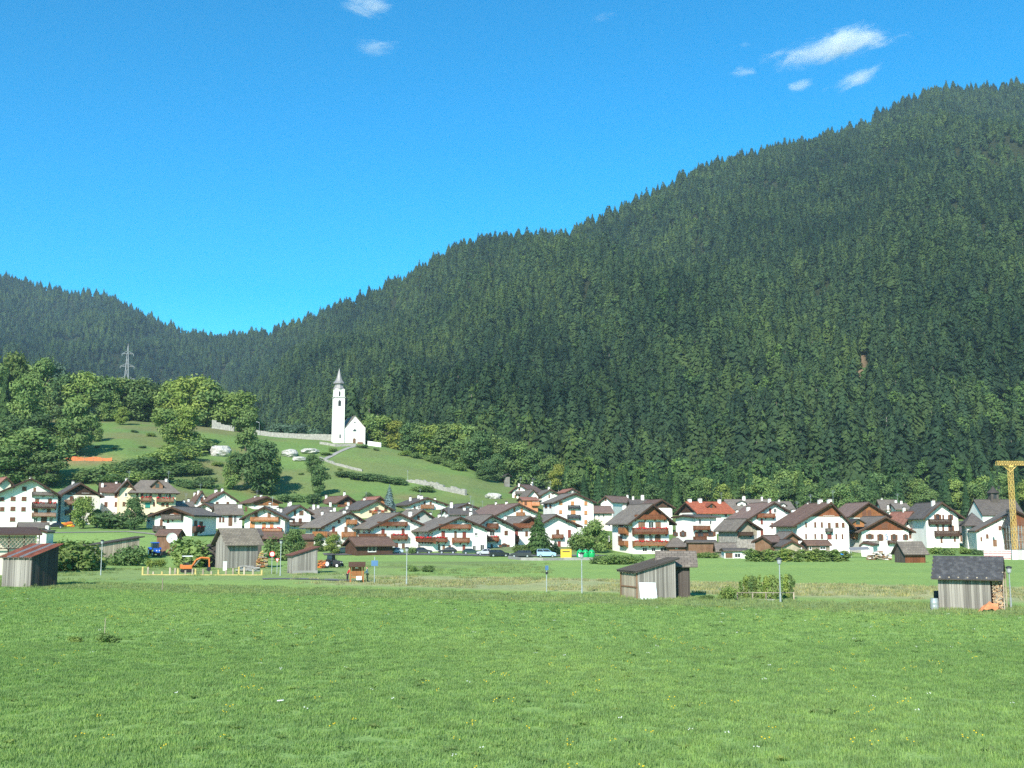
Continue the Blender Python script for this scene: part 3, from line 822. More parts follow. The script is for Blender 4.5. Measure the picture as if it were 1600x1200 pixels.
def window(root, face, X, s0, s1, z0, z1, style=None):
    w, h = abs(s1 - s0), abs(z1 - z0); s0 = min(s0, s1); z0 = min(z0, z1)
    key = (face, round(w, 1), round(h, 1), style); w, h = max(.35, round(w, 1)), max(.35, round(h, 1))
    if key not in _wc:
        door = style == 'd'
        fm = M['frame_white'] if style in ('w', None) else M['brown_shutter']
        if style == 'a': fm = M['brown_shutter']
        t = min(.10, w * .14)
        fr = MB().box(0, t, 0, .07, 0, h).box(w - t, w, 0, .07, 0, h).box(t, w - t, 0, .07, 0, t).box(t, w - t, 0, .07, h - t, h)
        if w > .7: fr.box(w / 2 - .03, w / 2 + .03, 0, .06, t, h - t)
        if not door: fr.box(-.06, w + .06, 0, .14, -.07, 0)
        if style == 'a':
            for i in range(5):
                x0, x1 = w * i / 5, w * (i + 1) / 5; k = lambda q: .22 * w * (1 - (2 * q / w - 1) ** 2)
                fr.hexa([(x0, .005, h), (x1, .005, h), (x1, .075, h), (x0, .075, h)], [(x0, .005, h + .02 + k(x0)), (x1, .005, h + .02 + k(x1)), (x1, .075, h + .02 + k(x1)), (x0, .075, h + .02 + k(x0))])
        pm = M['wood_brown'] if door else M['pane']
        pn = MB().box(t * .8, w - t * .8, .002, .03, t * .8, h - t * .8)
        sh = None
        if style in ('s', 'a', 'S', 'O', 'R', 'G'):
            sm = M[{'s': 'brown_shutter', 'a': 'brown_shutter', 'S': 'brown_shutter', 'O': 'orange_shutter', 'R': 'red_shutter', 'G': 'green_shutter'}[style]]
            lw = w * .46
            if style in 'sa': sh = [MB().box(-lw - .03, -.03, .005, .06, 0, h), MB().box(w + .03, w + lw + .03, .005, .06, 0, h)]
            elif style == 'S' or style == 'R': sh = [MB().box(.02, w * .5 - .01, .072, .10, .02, h), MB().box(w * .5 + .01, w - .02, .072, .10, .02, h)]
            else: sh = [MB().box(.02, w * .5 - .01, .072, .10, .02, h), MB().box(w * .5 + .01, w - .02, .072, .10, .02, h)]
            sh = [mapped(q, face).mesh("shutter", sm) for q in sh]
        _wc[key] = (mapped(fr, face).mesh("frame", fm), mapped(pn, face).mesh("pane", pm), sh)
    fr, pn, sh = _wc[key]
    loc = (s0, 0, z0) if face == 'F' else (X, s0, z0)
    o = link('door' if style == 'd' else 'window', fr, root, loc)
    link('door_leaf' if style == 'd' else 'pane', pn, o)
    for q in sh or (): link('shutter', q, o)
    return o
def balcony(root, face, X, s0, s1, zt, zb, m, deep=1.1, flowers=False):
    s0, s1 = min(s0, s1), max(s0, s1)
    mb = MB().box(s0, s1, -.05, deep, zb, zb + .16)
    n = max(2, int((s1 - s0) / 2.0) + 1)
    for i in range(n):
        x = s0 + .15 + (s1 - s0 - .3) * i / (n - 1)
        mb.hexa([(x - .07, 0, zb - .5), (x + .07, 0, zb - .5), (x + .07, .08, zb - .5), (x - .07, .08, zb - .5)], [(x - .07, 0, zb - .002), (x + .07, 0, zb - .002), (x + .07, deep * .85, zb - .002), (x - .07, deep * .85, zb - .002)])
    b = mapped(mb, face, X).build('balcony', m, root)
    rl = MB(); z0 = zb + .163
    zt = max(zt, z0 + .4)
    rl.box(s0, s1, deep - .12, deep + .02, zt - .09, zt)
    k = max(3, int((s1 - s0) / .24))
    for i in range(k):
        x = s0 + (s1 - s0) * (i + .5) / k; wd = (s1 - s0) / k * .43
        rl.box(x - wd, x + wd, deep - .07, deep - .03, z0, zt - .092)
    for x in (s0, s1 - .07): rl.box(x, x + .07, 0, deep - .122, z0, zt - .01)
    mapped(rl, face, X).build('railing', m, b)
    if flowers:
        g = random.Random(int(s0 * 100)); fl = MB()
        for i in range(int((s1 - s0) * 5)):
            x = g.uniform(s0 + .1, s1 - .1); r = g.uniform(.08, .2); z = zt + g.uniform(-.25, .08)
            fl.lathe([(.01, z - r), (r, z - r * .3), (r * .8, z + r * .5), (.01, z + r)], 5, x, deep + .06)
        mapped(fl, face, X).build('flowers', M['flower_red'], b, kind="stuff")
    return b
def uvs(me, fn):
    uv = me.uv_layers.new(name="UVMap")
    for lp in me.loops: uv.data[lp.index].uv = fn(me.vertices[lp.vertex_index].co)
MISS = []
def house(label, c, d, a, L, xl, xr, yb, ye, ya, wall='white', roof='slate', xa=None, mode='G', gw=None, gwm='wood', win=(), balc=(), swin=(), sbalc=(), chim=(),
          os=1.1, of=1.0, group='houses of the village', name='house', cat='house', side=None, tail=.9, pur=True, hip=0, thick=.26, sclad=None):
    f = Frame(c, (xl + xr) / 2, yb, d, a)
    MISS.append((label[:30], round(f.miss, 1)))
    Xl = f.front(xl, yb)[0]; Xr = f.front(xr, yb)[0]
    ce = xl if a >= 0 else xr
    ze = f.front(ce, ye)[1]
    side = side or ('L' if a >= 0 else 'R'); XS = Xl if side == 'L' else Xr
    root = empty(name, f.o, f.a, label, cat, group)
    zb = -3.0
    mw = M[wall]
    if mode == 'G':
        xam = (Xl + Xr) / 2 if xa is None else f.front(xa, ya, -of)[0]
        za = f.front(xl + (xr - xl) / 2 if xa is None else xa, ya, -of)[1]
        wa = max(za - thick - .1, ze + .3)
        kl, kr = (wa - ze) / (xam - Xl), (wa - ze) / (Xr - xam)
        MB().prof_y([(Xl, zb), (Xr, zb), (Xr, ze), (xam, wa), (Xl, ze)], 0, L).build('wall', mw, root)
        y0, y1 = -of, L + of * .6
        lo_l, lo_r = (Xl - os, ze - os * kl), (Xr + os, ze - os * kr)
        g1, g2 = .11, .11 + thick
        so = MB()
        so.prof_y([(lo_l[0] + .06, lo_l[1] + .002), (xam, wa + .002), (xam, wa + g1), (lo_l[0] + .06, lo_l[1] + g1)], y0 + .06, y1 - .06)
        so.prof_y([(xam, wa + .002), (lo_r[0] - .06, lo_r[1] + .002), (lo_r[0] - .06, lo_r[1] + g1), (xam, wa + g1)], y0 + .06, y1 - .06)
        so.build('soffit', M['wood_dark'], root)
        rf = MB()
        rf.prof_y([(lo_l[0], lo_l[1] + g1 + .003), (xam, wa + g1 + .003), (xam, wa + g2), (lo_l[0], lo_l[1] + g2)], y0, y1)
        rf.prof_y([(xam, wa + g1 + .003), (lo_r[0], lo_r[1] + g1 + .003), (lo_r[0], lo_r[1] + g2), (xam, wa + g2)], y0, y1)
        me = rf.mesh('roof', M[roof]); uvs(me, lambda v: (v.y, (v.x - xam) * math.hypot(1, kl))); ro = link('roof', me, root)
        MB().bar((xam, y0, wa + g2), (xam, y1, wa + g2), .14, 6).build('ridge_cap', M[roof], ro)
        fa = MB()
        for (x0, z0), k in ((lo_l, kl), (lo_r, kr)):
            fa.prof_y([(x0, z0 - .12), (xam, wa - .12), (xam, wa + g2 - .03), (x0, z0 + g2 - .03)], y0 - .05, y0 - .004)
        fa.build('bargeboard', M['wood_dark'], root)
        if pur:
            for t in (-.96, -.5, 0, .5, .96):
                x = xam + (Xr - xam if t > 0 else xam - Xl) * t; z = wa - (kr if t > 0 else kl) * abs(x - xam)
                MB().box(x - .12, x + .12, y0 + .15, .1, z - .34, z - .03).build('purlin', M['wood_dark'], root)
        if gw is not None:
            zg = f.front(ce, gw)[1] if gw > 0 else ze
            zg = max(zg, .5)
            if zg >= ze: pts = [(Xl + (zg - ze) / kl, zg), (Xr - (zg - ze) / kr, zg), (xam, wa)]
            else: pts = [(Xl, zg), (Xr, zg), (Xr, ze), (xam, wa), (Xl, ze)]
            if zg < wa - .2: MB().prof_y(pts, -.09, -.002).build('gable_cladding', M[gwm], root)
        surf = [(xam, wa + g2, kl, -1), (xam, wa + g2, kr, 1)]
        def on_roof(x, y):
            q = f.r(x, y); best = None
            for X0, Z0, k, sg in surf:              # z = Z0 - k*sg*(x-X0)
                den = q[2] + k * sg * q[0]
                if abs(den) < 1e-6: continue
                t = (Z0 - k * sg * (f.cl[0] - X0) - f.cl[2]) / den
                p = f.cl + q * t
                if t > 0 and sg * (p[0] - X0) > -.1 and y0 < p[1] < y1 and (best is None or t < best[0]): best = (t, p)
            if best: return best[1]
            t = (xam - f.cl[0]) / q[0]; p = f.cl + q * t
            return np.array((xam, min(max(p[1], 2), L - 1), wa + g2 - .1))
    else:
        yr = L / 2
        za = f.front((xl + xr) / 2, ya, yr)[1]
        wa = max(za - thick - .1, ze + .2); k = (wa - ze) / yr
        MB().prof_x([(0, zb), (L, zb), (L, ze), (yr, wa), (0, ze)], Xl, Xr).build('wall', mw, root) if not hip else MB().box(Xl, Xr, 0, L, zb, ze).build('wall', mw, root)
        x0, x1 = Xl - os, Xr + os; g1, g2 = .11, .11 + thick
        if not hip:
            MB().prof_x([(-of + .05, ze - of * k + .002), (yr, wa + .002), (yr, wa + g1), (-of + .05, ze - of * k + g1)], x0 + .05, x1 - .05).prof_x([(yr, wa + .002), (L + of - .05, ze - of * k + .002), (L + of - .05, ze - of * k + g1), (yr, wa + g1)], x0 + .05, x1 - .05).build('soffit', M['wood_dark'], root)
            rf = MB().prof_x([(-of, ze - of * k + g1 + .003), (yr, wa + g1 + .003), (yr, wa + g2), (-of, ze - of * k + g2)], x0, x1).prof_x([(yr, wa + g1 + .003), (L + of, ze - of * k + g1 + .003), (L + of, ze - of * k + g2), (yr, wa + g2)], x0, x1)
        else:
            z = ze - of * k + g1; h = hip
            b = [(x0, -of, z), (x1, -of, z), (x1, L + of, z), (x0, L + of, z)]
            MB().hexa([(p[0], p[1], p[2] - .14) for p in b], [(p[0], p[1], p[2] - .003) for p in b]).build('soffit', M['wood_dark'], root)
            rf = MB(); r0, r1 = (x0 + h, yr, wa + g2), (x1 - h, yr, wa + g2)
            rf.quad([b[0], b[1], r1, r0]); rf.quad([b[2], b[3], r0, r1]); rf.quad([b[1], b[2], r1]); rf.quad([b[3], b[0], r0]); rf.quad(b)
        me = rf.mesh('roof', M[roof]); uvs(me, lambda v: (v.x, (v.y - yr) * math.hypot(1, k))); ro = link('roof', me, root)
        if not hip:
            MB().bar((x0, yr, wa + g2), (x1, yr, wa + g2), .14, 6).build('ridge_cap', M[roof], ro)
            fa = MB(); xx = x0 if side == 'L' else x1; s_ = -1 if side == 'L' else 1
            for p0, p1 in (((-of, ze - of * k), (yr, wa)), ((yr, wa), (L + of, ze - of * k))):
                fa.prof_x([(p0[0], p0[1] - .1), (p1[0], p1[1] - .1), (p1[0], p1[1] + g2 - .03), (p0[0], p0[1] + g2 - .03)], min(xx, xx + s_ * .05) + s_ * .004, max(xx, xx + s_ * .05) + s_ * .004)
            fa.build('bargeboard', M['wood_dark'], root)
            if gw is not None:
                zg = ze
                MB().prof_x([(.02, zg), (L - .02, zg), (yr, wa)], XS - .09 if side == 'L' else XS + .002, XS - .002 if side == 'L' else XS + .09).build('gable_cladding', M[gwm], root)
        def on_roof(x, y):
            q = f.r(x, y); den = q[2] - k * q[1]
            t = (wa + g2 - k * (yr - f.cl[1]) - f.cl[2]) / den if abs(den) > 1e-6 else -1
            p = f.cl + q * t
            if t > 0 and -of < p[1] < yr + .2: return p
            t = (yr - f.cl[1]) / q[1]; p = f.cl + q * t
            return np.array((p[0], yr, wa + g2 - .1))
    for w in win:
        p, q = f.front(w[0], w[1]), f.front(w[2], w[3])
        window(root, 'F', 0, p[0], q[0], q[1], p[1], w[4] if len(w) > 4 else 'S')
    for b in balc:
        deep = b[6] if len(b) > 6 else 1.1
        p, q = f.front(b[0], b[2], -deep), f.front(b[1], b[3], -deep)
        balcony(root, 'F', 0, p[0], q[0], p[1], q[1], M[b[4] if len(b) > 4 else 'wood'], deep, len(b) > 5 and bool(b[5]))
    for w in swin:
        p, q = f.side(w[0], w[1], XS), f.side(w[2], w[3], XS)
        window(root, side, XS, p[0], q[0], q[1], p[1], w[4] if len(w) > 4 else 'S')
    for b in sbalc:
        XX = XS + (-1.1 if side == 'L' else 1.1)
        p, q = f.side(b[0], b[2], XX), f.side(b[1], b[3], XX)
        balcony(root, side, XS, max(.1, p[0]) if p[0] < q[0] else p[0], q[0], p[1], q[1], M[b[4] if len(b) > 4 else 'wood'], 1.1, len(b) > 5 and bool(b[5]))
    for ch in chim:
        p = on_roof(ch[0], ch[2]); dd = np.linalg.norm(p - f.cl)
        h = (ch[2] - ch[1]) / CR[c][2] * dd / F; w = .3 if len(ch) < 4 else ch[3] * .8
        cm = MB().box(-w, w, -w, w, -.9, h - .14).build('chimney', M['white'], root, p)
        if (len(label) + int(ch[0])) % 3 == 0:
            an = MB().bar((w * 2, 0, -.5), (w * 2, 0, h + 2.0), .035, 4)
            for q_, l_ in ((1.9, .5), (1.65, .65), (1.4, .45)): an.bar((w * 2 - l_, .0, h + q_), (w * 2 + l_, .0, h + q_), .022, 4)
            an.build('antenna', M['steel'], cm)
        MB().box(-w - .1, w + .1, -w - .1, w + .1, h - .137, h).box(-w * .6, w * .6, -w * .6, w * .6, h + .003, h + .16).build('chimney_cap', M['slate'], cm)
    return root, f, dict(Xl=Xl, Xr=Xr, ze=ze, za=za, wa=wa, L=L)

# left end of the village
house("big white gabled house with square windows and recessed balconies at the left edge", 1, 278, 1, 13, -45, 480, 545, 285, 145, 'white', 'slate', xa=270, of=1.6, os=1.0,
      win=[(190, 220, 225, 255), (92, 305, 130, 340), (185, 305, 222, 340), (90, 390, 128, 425), (182, 395, 218, 428), (85, 480, 128, 515), (0, 310, 35, 342), (0, 395, 35, 428),
           (285, 228, 305, 262, 'd'), (410, 320, 440, 365, 'd'), (300, 320, 330, 365, 'd'), (290, 410, 320, 450, 'd'), (400, 410, 430, 450, 'd'), (285, 480, 320, 525, 'w'), (350, 475, 400, 525, 'd'), (420, 480, 450, 525, 'w')],
      balc=[(272, 462, 262, 296, 'wood_greydark'), (272, 480, 352, 405, 'wood_dark', 1, 1.3), (272, 478, 440, 475, 'wood_brown', 0, 1.3)], chim=[(175, 125, 150)])
house("white house with open dark timber gallery under its gable beside the big white house", 1, 292, 10, 13, 512, 838, 525, 290, 185, 'ivory', 'slate_dark', xa=690, gw=288, gwm='wood_dark',
      win=[(595, 300, 625, 340), (670, 305, 710, 340), (750, 305, 780, 340), (590, 372, 615, 420, 'd'), (595, 460, 620, 515, 'd'), (605, 240, 640, 275, 'w'), (700, 235, 760, 275, 'w')],
      balc=[(560, 650, 330, 375, 'wood_brown'), (560, 650, 415, 450, 'wood_brown')], chim=[(622, 168, 195)])
house("white house with a brown roof half hidden behind the yellow house", 1, 306, 3, 11, 858, 1010, 480, 262, 190, 'white', 'brown_roof', mode='E', os=.6,
      win=[(978, 275, 1002, 312), (890, 350, 915, 388), (978, 350, 1002, 390), (890, 440, 910, 465)], chim=[(872, 188, 222), (990, 168, 185)])
house("narrow cream gable front joined to the left end of the yellow house", 1, 300, 4, 9, 1008, 1128, 490, 240, 158, 'cream', 'slate', gw=228, gwm='wood_brown', os=.9,
      win=[(1063, 270, 1085, 306, 'w'), (1045, 350, 1065, 385)], chim=[(1103, 142, 160)])
yh = house("long yellow house with hipped grey roof and a small roof gable above two balconies", 2, 302, 4, 11, -85, 292, 470, 256, 165, 'cream', 'slate', mode='E', hip=3.5, of=1.2,
      win=[(0, 275, 20, 335, 'd'), (40, 275, 58, 310, 'w'), (75, 275, 92, 335, 'd'), (150, 280, 175, 340, 'd'), (210, 280, 228, 312, 'w'), (240, 280, 255, 340, 'd'), (38, 355, 80, 400, 'G'), (105, 355, 120, 385), (175, 360, 200, 385), (-40, 280, -20, 312), (-40, 355, -20, 390), (215, 360, 235, 390)],
      balc=[(0, 92, 306, 345, 'wood_brown', 1), (135, 282, 312, 350, 'wood_brown', 1)], chim=[(215, 150, 172)])
# dormer of the yellow house
def dormer(root, f, x0, x1, yb, ye, ya, yy, deep, wall, roof):
    a_, b_ = f.front(x0, yb, yy), f.front(x1, ya, yy); ze = f.front(x0, ye, yy)[1]
    xa = (a_[0] + b_[0]) / 2
    d = MB().prof_y([(a_[0], a_[1] - .5), (b_[0], a_[1] - .5), (b_[0], ze), (xa, b_[1]), (a_[0], ze)], yy, yy + deep).build('dormer', M[wall], root)
    k = (b_[1] - ze) / (xa - a_[0]); o = .45
    MB().prof_y([(a_[0] - o, ze - o * k + .01), (xa, b_[1] + .01), (xa, b_[1] + .22), (a_[0] - o, ze - o * k + .22)], yy - .5, yy + deep).prof_y([(xa, b_[1] + .01), (b_[0] + o, ze - o * k + .01), (b_[0] + o, ze - o * k + .22), (xa, b_[1] + .22)], yy - .5, yy + deep).build('dormer_roof', M[roof], d)
    w = (b_[0] - a_[0]) * .16
    MB().box(xa - w, xa + w, yy - .05, yy - .002, a_[1] + .1, a_[1] + .1 + 2.4 * w).build('dormer_window', M['pane'], d)
dormer(yh[0], yh[1], 92, 190, 232, 208, 166, 1.0, 4, 'wood_brown', 'slate')
house("low pink walled house partly hidden by a dark tree below the yellow house", 2, 276, -15, 8, 45, 125, 600, 480, 445, 'ivory', 'slate', os=.5, win=[(60, 500, 80, 530, 'w')])
house("white house with dark attic balcony and red flowers on its shaded right side", 2, 262, -27, 13, 112, 432, 672, 462, 388, 'white', 'slate', xa=262, gw=468, gwm='wood', of=1.4, os=1.1,
      win=[(200, 425, 235, 455, 'd'), (255, 425, 285, 455, 'w'), (165, 500, 185, 560, 'S'), (225, 500, 240, 528), (140, 560, 160, 600, 'd')], balc=[(172, 342, 458, 500, 'wood_greydark'), (100, 190, 552, 600, 'wood_greydark')],
      swin=[(455, 510, 478, 560), (500, 515, 525, 560), (455, 600, 480, 650, 'd')], sbalc=[(436, 545, 556, 602, 'wood_dark', 1)])
house("white house with a wide brown roof and a plain gable with two small windows", 2, 345, 12, 13, 582, 812, 470, 338, 258, 'white', 'brown_roof', os=.8, of=.8,
      win=[(640, 350, 660, 385), (730, 350, 750, 380), (715, 300, 725, 318, 'w')], chim=[(598, 232, 262), (640, 236, 262, .5), (835, 300, 330)])
house("small white gable with a brown roof left of the plain gable house", 2, 352, 10, 11, 470, 560, 450, 340, 256, 'white', 'brown_roof', os=.5, of=.7, win=[(510, 310, 532, 345)], chim=[(490, 250, 280), (458, 268, 290)])
house("brown timber gabled house at the foot of the grassy slope", 2, 358, 18, 14, 962, 1172, 440, 352, 302, 'white', 'brown_roof', gw=380, gwm='wood_orange', win=[(1060, 352, 1085, 380, 'd'), (1020, 352, 1040, 375)], chim=[(975, 285, 300), (1025, 278, 298)])
house("long white outbuilding with a low grey roof and tall dark doors", 2, 290, 6, 9, 640, 862, 565, 452, 372, 'white', 'slate', mode='E', os=.4, of=.8,
      win=[(668, 478, 685, 520), (695, 478, 710, 520), (748, 468, 780, 555, 'd'), (792, 462, 815, 530, 'w'), (890, 395, 905, 430)], chim=[(845, 370, 396, .6)])
house("white house with a dark gable peeping between the grey roofs", 2, 298, -12, 10, 440, 642, 565, 425, 356, 'white', 'slate', xa=545, win=[(525, 385, 555, 425, 'w'), (575, 455, 600, 475, 'a')], os=.8, balc=[(560, 700, 530, 560, 'wood')])
house("low grey roofed house behind the house with red flowers", 2, 312, 5, 9, 305, 440, 480, 392, 346, 'ivory', 'slate', mode='E', os=.5, of=.8, chim=[(365, 335, 358), (405, 372, 398)])
house("white house with two tiers of orange balconies full of flowers", 2, 276, -7, 12, 880, 1222, 660, 486, 388, 'white', 'slate', xa=1050, os=1.2, of=1.4,
      win=[(972, 440, 995, 482, 'd'), (1080, 440, 1105, 482, 'd'), (1040, 415, 1060, 440, 'w'), (1035, 530, 1065, 572, 'O'), (1100, 530, 1130, 572, 'O'), (930, 525, 970, 570, 'O')],
      balc=[(932, 1172, 478, 518, 'wood_orange'), (1030, 1200, 570, 610, 'wood_orange', 1)], chim=[(1140, 345, 388), (1165, 362, 392)])
house("low brown roofed porch building below the orange balconies", 2, 262, 8, 6, 1050, 1215, 715, 662, 606, 'wood_dark', 'brown_roof', mode='E', os=.5, of=.5, group='sheds and outbuildings', name='outbuilding', cat='outbuilding')
# middle of the village
house("white house with dark posts in its gable at the end of the orange balcony house", 3, 312, 14, 14, 108, 300, 570, 446, 376, 'white', 'slate_dark', os=.9, win=[(150, 490, 166, 530), (200, 490, 226, 530), (160, 420, 178, 470, 'd'), (205, 425, 240, 465, 'd')],
      balc=[(108, 300, 520, 555, 'wood_dark')], chim=[(130, 332, 372), (78, 342, 374), (22, 398, 436), (48, 405, 440)])
house("brown roofed house with a timber gable highest below the meadow slope", 3, 372, 24, 15, 532, 682, 440, 352, 294, 'white', 'brown_roof', gw=390, gwm='wood_dark', win=[(590, 345, 612, 372, 'O'), (635, 350, 655, 375)], chim=[(434, 290, 320), (700, 300, 335), (470, 350, 385)], balc=[(540, 640, 372, 395, 'wood')])
house("house with a warm red brown timber roof beside the blue spruce", 3, 362, 22, 12, 800, 968, 470, 366, 302, 'ivory', 'rose_roof', gw=372, gwm='wood_orange', win=[(850, 345, 880, 372, 'd')], chim=[(760, 315, 338)])
house("cream gabled house under a dark roof with geranium balcony near the blue spruce", 3, 345, 24, 14, 722, 982, 480, 412, 334, 'cream', 'slate_dark', xa=872, win=[(850, 395, 880, 430, 'd'), (800, 420, 820, 440), (930, 400, 955, 430)], balc=[(835, 930, 422, 450, 'wood_orange', 1)], chim=[(622, 350, 385), (612, 385, 412)], os=1.0)
house("low house with a row of white chimneys on its long grey roof", 3, 318, 12, 10, 225, 470, 560, 486, 412, 'white', 'slate', mode='E', os=.6, of=.9, chim=[(325, 445, 490), (400, 430, 462), (475, 415, 448), (505, 395, 430)])
house("leftmost of the white row houses with one long orange balcony round its left corner", 3, 273, 23, 13, 420, 800, 790, 550, 432, 'white', 'slate', xa=640, os=1.5, of=1.1,
      win=[(485, 560, 508, 605, 'R'), (535, 505, 555, 530), (600, 480, 640, 505, 'w'), (590, 560, 615, 610, 'd'), (435, 670, 465, 705)], balc=[(405, 530, 602, 642, 'wood_orange'), (580, 690, 605, 650, 'wood_orange'), (618, 700, 500, 540, 'wood_orange')], swin=[(300, 570, 320, 605, 'w'), (345, 572, 365, 608, 'w'), (380, 572, 398, 610, 'w')], sbalc=[(316, 408, 602, 642, 'wood_orange')], chim=[(590, 420, 445)])
house("second white row house with attic balcony behind the wooden arbour", 3, 268, 23, 13, 836, 1270, 800, 560, 442, 'white', 'slate', xa=1062, os=1.5, of=1.1,
      win=[(905, 580, 930, 625, 'R'), (1078, 578, 1100, 630, 'R'), (945, 505, 965, 530), (1000, 490, 1040, 520, 'w'), (1080, 705, 1102, 785, 'd'), (1020, 700, 1045, 740)],
      balc=[(885, 1130, 518, 555, 'wood'), (845, 950, 620, 652, 'wood'), (1000, 1132, 625, 668, 'wood', 1)], swin=[(700, 580, 722, 620, 'w'), (750, 580, 770, 620, 'w'), (795, 580, 812, 620, 'w')], sbalc=[(708, 838, 620, 652, 'wood')], chim=[(790, 450, 475), (700, 470, 500)])
house("widest white row house with three red brown balconies and a small shop canopy", 4, 264, 23, 13.5, 250, 712, 790, 585, 475, 'white', 'slate', xa=490, os=1.6, of=1.1,
      win=[(325, 598, 355, 655, 'R'), (505, 605, 535, 658, 'R'), (435, 600, 455, 655, 'd'), (608, 610, 634, 640, 'w'), (430, 500, 460, 540, 'w'), (520, 500, 545, 535, 'w'), (335, 715, 356, 785, 'd'), (385, 720, 405, 752), (505, 715, 526, 785, 'R'), (590, 720, 620, 785, 'w'), (655, 715, 690, 785, 'w'), (298, 712, 312, 785, 'd')],
      balc=[(318, 580, 540, 578, 'wood'), (240, 380, 650, 692, 'wood', 1), (430, 570, 655, 696, 'wood')], swin=[(115, 600, 135, 650, 'w'), (160, 600, 182, 650, 'w'), (205, 600, 222, 650, 'w'), (125, 710, 150, 780, 'w')], sbalc=[(105, 242, 650, 692, 'wood', 1)], chim=[(262, 440, 470), (370, 440, 470)])
house("fourth white row house with two short balconies and arched doorway", 4, 274, 25, 13, 600, 952, 800, 575, 458, 'white', 'slate', xa=762, os=1.4, of=1.4,
      win=[(735, 595, 780, 640, 'w'), (863, 595, 890, 630), (838, 712, 885, 762, 'a'), (745, 710, 765, 770, 'd'), (755, 505, 800, 530, 'w')], balc=[(725, 815, 532, 576, 'wood'), (700, 820, 642, 686, 'wood', 1)], chim=[(510, 405, 440)])
house("white house with a large grey roof and one orange attic balcony behind the row", 4, 316, 24, 22, 792, 1168, 540, 462, 362, 'white', 'mauve_roof', xa=990, win=[(940, 400, 956, 432, 'O'), (1000, 400, 1020, 440, 'O')], balc=[(975, 1040, 438, 470, 'wood_orange')], chim=[(790, 435, 462, .3), (560, 440, 465), (880, 445, 470)], of=1.2)
house("white row house with dark attic loggia directly left of the tall fir", 4, 284, 25, 14, 940, 1272, 800, 565, 470, 'white', 'slate', xa=1085, gw=548, gwm='wood', win=[(950, 590, 976, 640, 'R'), (1010, 500, 1040, 535, 'w'), (1060, 500, 1085, 535, 'w'), (1040, 600, 1062, 640), (925, 690, 945, 750, 'd'), (958, 690, 978, 750, 'd')], balc=[(950, 1110, 532, 572, 'wood'), (950, 990, 640, 690, 'wood')], chim=[(870, 470, 500)])
house("small white upper house with dark roof and orange balcony under the meadow", 4, 366, 22, 14, 62, 362, 450, 372, 312, 'white', 'slate_dark', xa=212, win=[(175, 345, 190, 372, 'd'), (225, 345, 242, 372, 'd'), (90, 385, 105, 405)], balc=[(160, 265, 372, 406, 'wood_orange')], chim=[(60, 305, 342), (130, 290, 320), (155, 295, 325, .5), (270, 315, 335)])
house("grey roofed house crowded with chimneys behind the widest row house", 4, 318, 22, 12, 62, 252, 560, 488, 412, 'grey', 'slate', win=[(120, 470, 140, 500)], chim=[(60, 428, 472, .5), (265, 438, 470), (180, 450, 480), (230, 440, 470), (300, 440, 462)])
house("low house with a tall white chimney and small gable among the grey roofs", 4, 335, 18, 12, 440, 645, 520, 412, 362, 'white', 'slate_dark', win=[(500, 420, 525, 440, 'w')], chim=[(410, 350, 408, .45), (558, 352, 372), (660, 395, 425)])
house("white house with hipped grey gable just right of the tall fir", 5, 282, 20, 13, 335, 665, 760, 552, 456, 'white', 'slate', xa=490, win=[(485, 585, 510, 622), (585, 587, 612, 655, 'R'), (498, 685, 522, 732, 'R'), (572, 685, 600, 716, 'w')], balc=[(460, 550, 626, 660, 'wood')], of=1.3, os=1.1)
house("tall white four storey house with orange shutters and tiny iron balconies", 5, 318, 17, 13, 480, 806, 680, 352, 272, 'white', 'slate', xa=650, os=.8, of=1.0,
      win=[(510, 345, 540, 375, 'O'), (610, 345, 640, 378, 'O'), (725, 345, 752, 378, 'O'), (510, 420, 535, 450, 'O'), (610, 420, 650, 455, 'O'), (725, 425, 750, 458, 'O'), (610, 505, 650, 532, 'O'), (725, 505, 752, 540, 'O'), (510, 500, 535, 530, 'O')],
      balc=[(590, 692, 378, 408, 'iron', 0, .8), (585, 695, 458, 492, 'iron', 0, .8)], swin=[(390, 370, 410, 400), (430, 370, 445, 400)], chim=[(745, 270, 300), (780, 280, 310), (822, 295, 320)])
house("white upper house with dark balcony and brown roof at the edge of the forest", 5, 408, -22, 13, 112, 268, 350, 258, 197, 'white', 'mauve_roof', xa=172, win=[(130, 290, 146, 325, 'd'), (165, 290, 178, 325, 'd'), (165, 235, 180, 250)], balc=[(135, 208, 258, 284, 'wood_greydark')], chim=[(385, 180, 212), (275, 188, 205), (170, 190, 200)])
house("white house with twin grey gables just below the forest", 5, 394, 14, 11, 362, 512, 350, 292, 240, 'white', 'slate', xa=440, win=[(420, 285, 432, 315), (450, 272, 465, 285, 'a')], chim=[(485, 225, 250)], os=.7)
house("narrow white gable of the twin gabled house below the forest", 5, 392, 14, 11, 242, 332, 360, 300, 240, 'white', 'slate', win=[(265, 305, 282, 325)], os=.6, pur=False)
house("terracotta walled terrace house with a flat orange roof", 5, 372, 12, 8, 200, 330, 420, 338, 312, 'terracotta', 'rose_roof', mode='E', os=.4, of=.5, win=[(215, 345, 235, 375), (285, 350, 320, 372, 'w')], balc=[(280, 345, 350, 382, 'terracotta')])
house("house with a low red brown roof behind the four storey house", 5, 398, 16, 12, 572, 668, 330, 268, 234, 'white', 'rose_roof', win=[(610, 252, 635, 266, 'w')], os=.7)
house("white house with a long mauve roof behind the big chalet", 5, 384, -28, 15, 866, 968, 430, 350, 296, 'white', 'mauve_roof', xa=905, win=[(900, 320, 915, 340)], os=.5, chim=[(1095, 288, 312)])
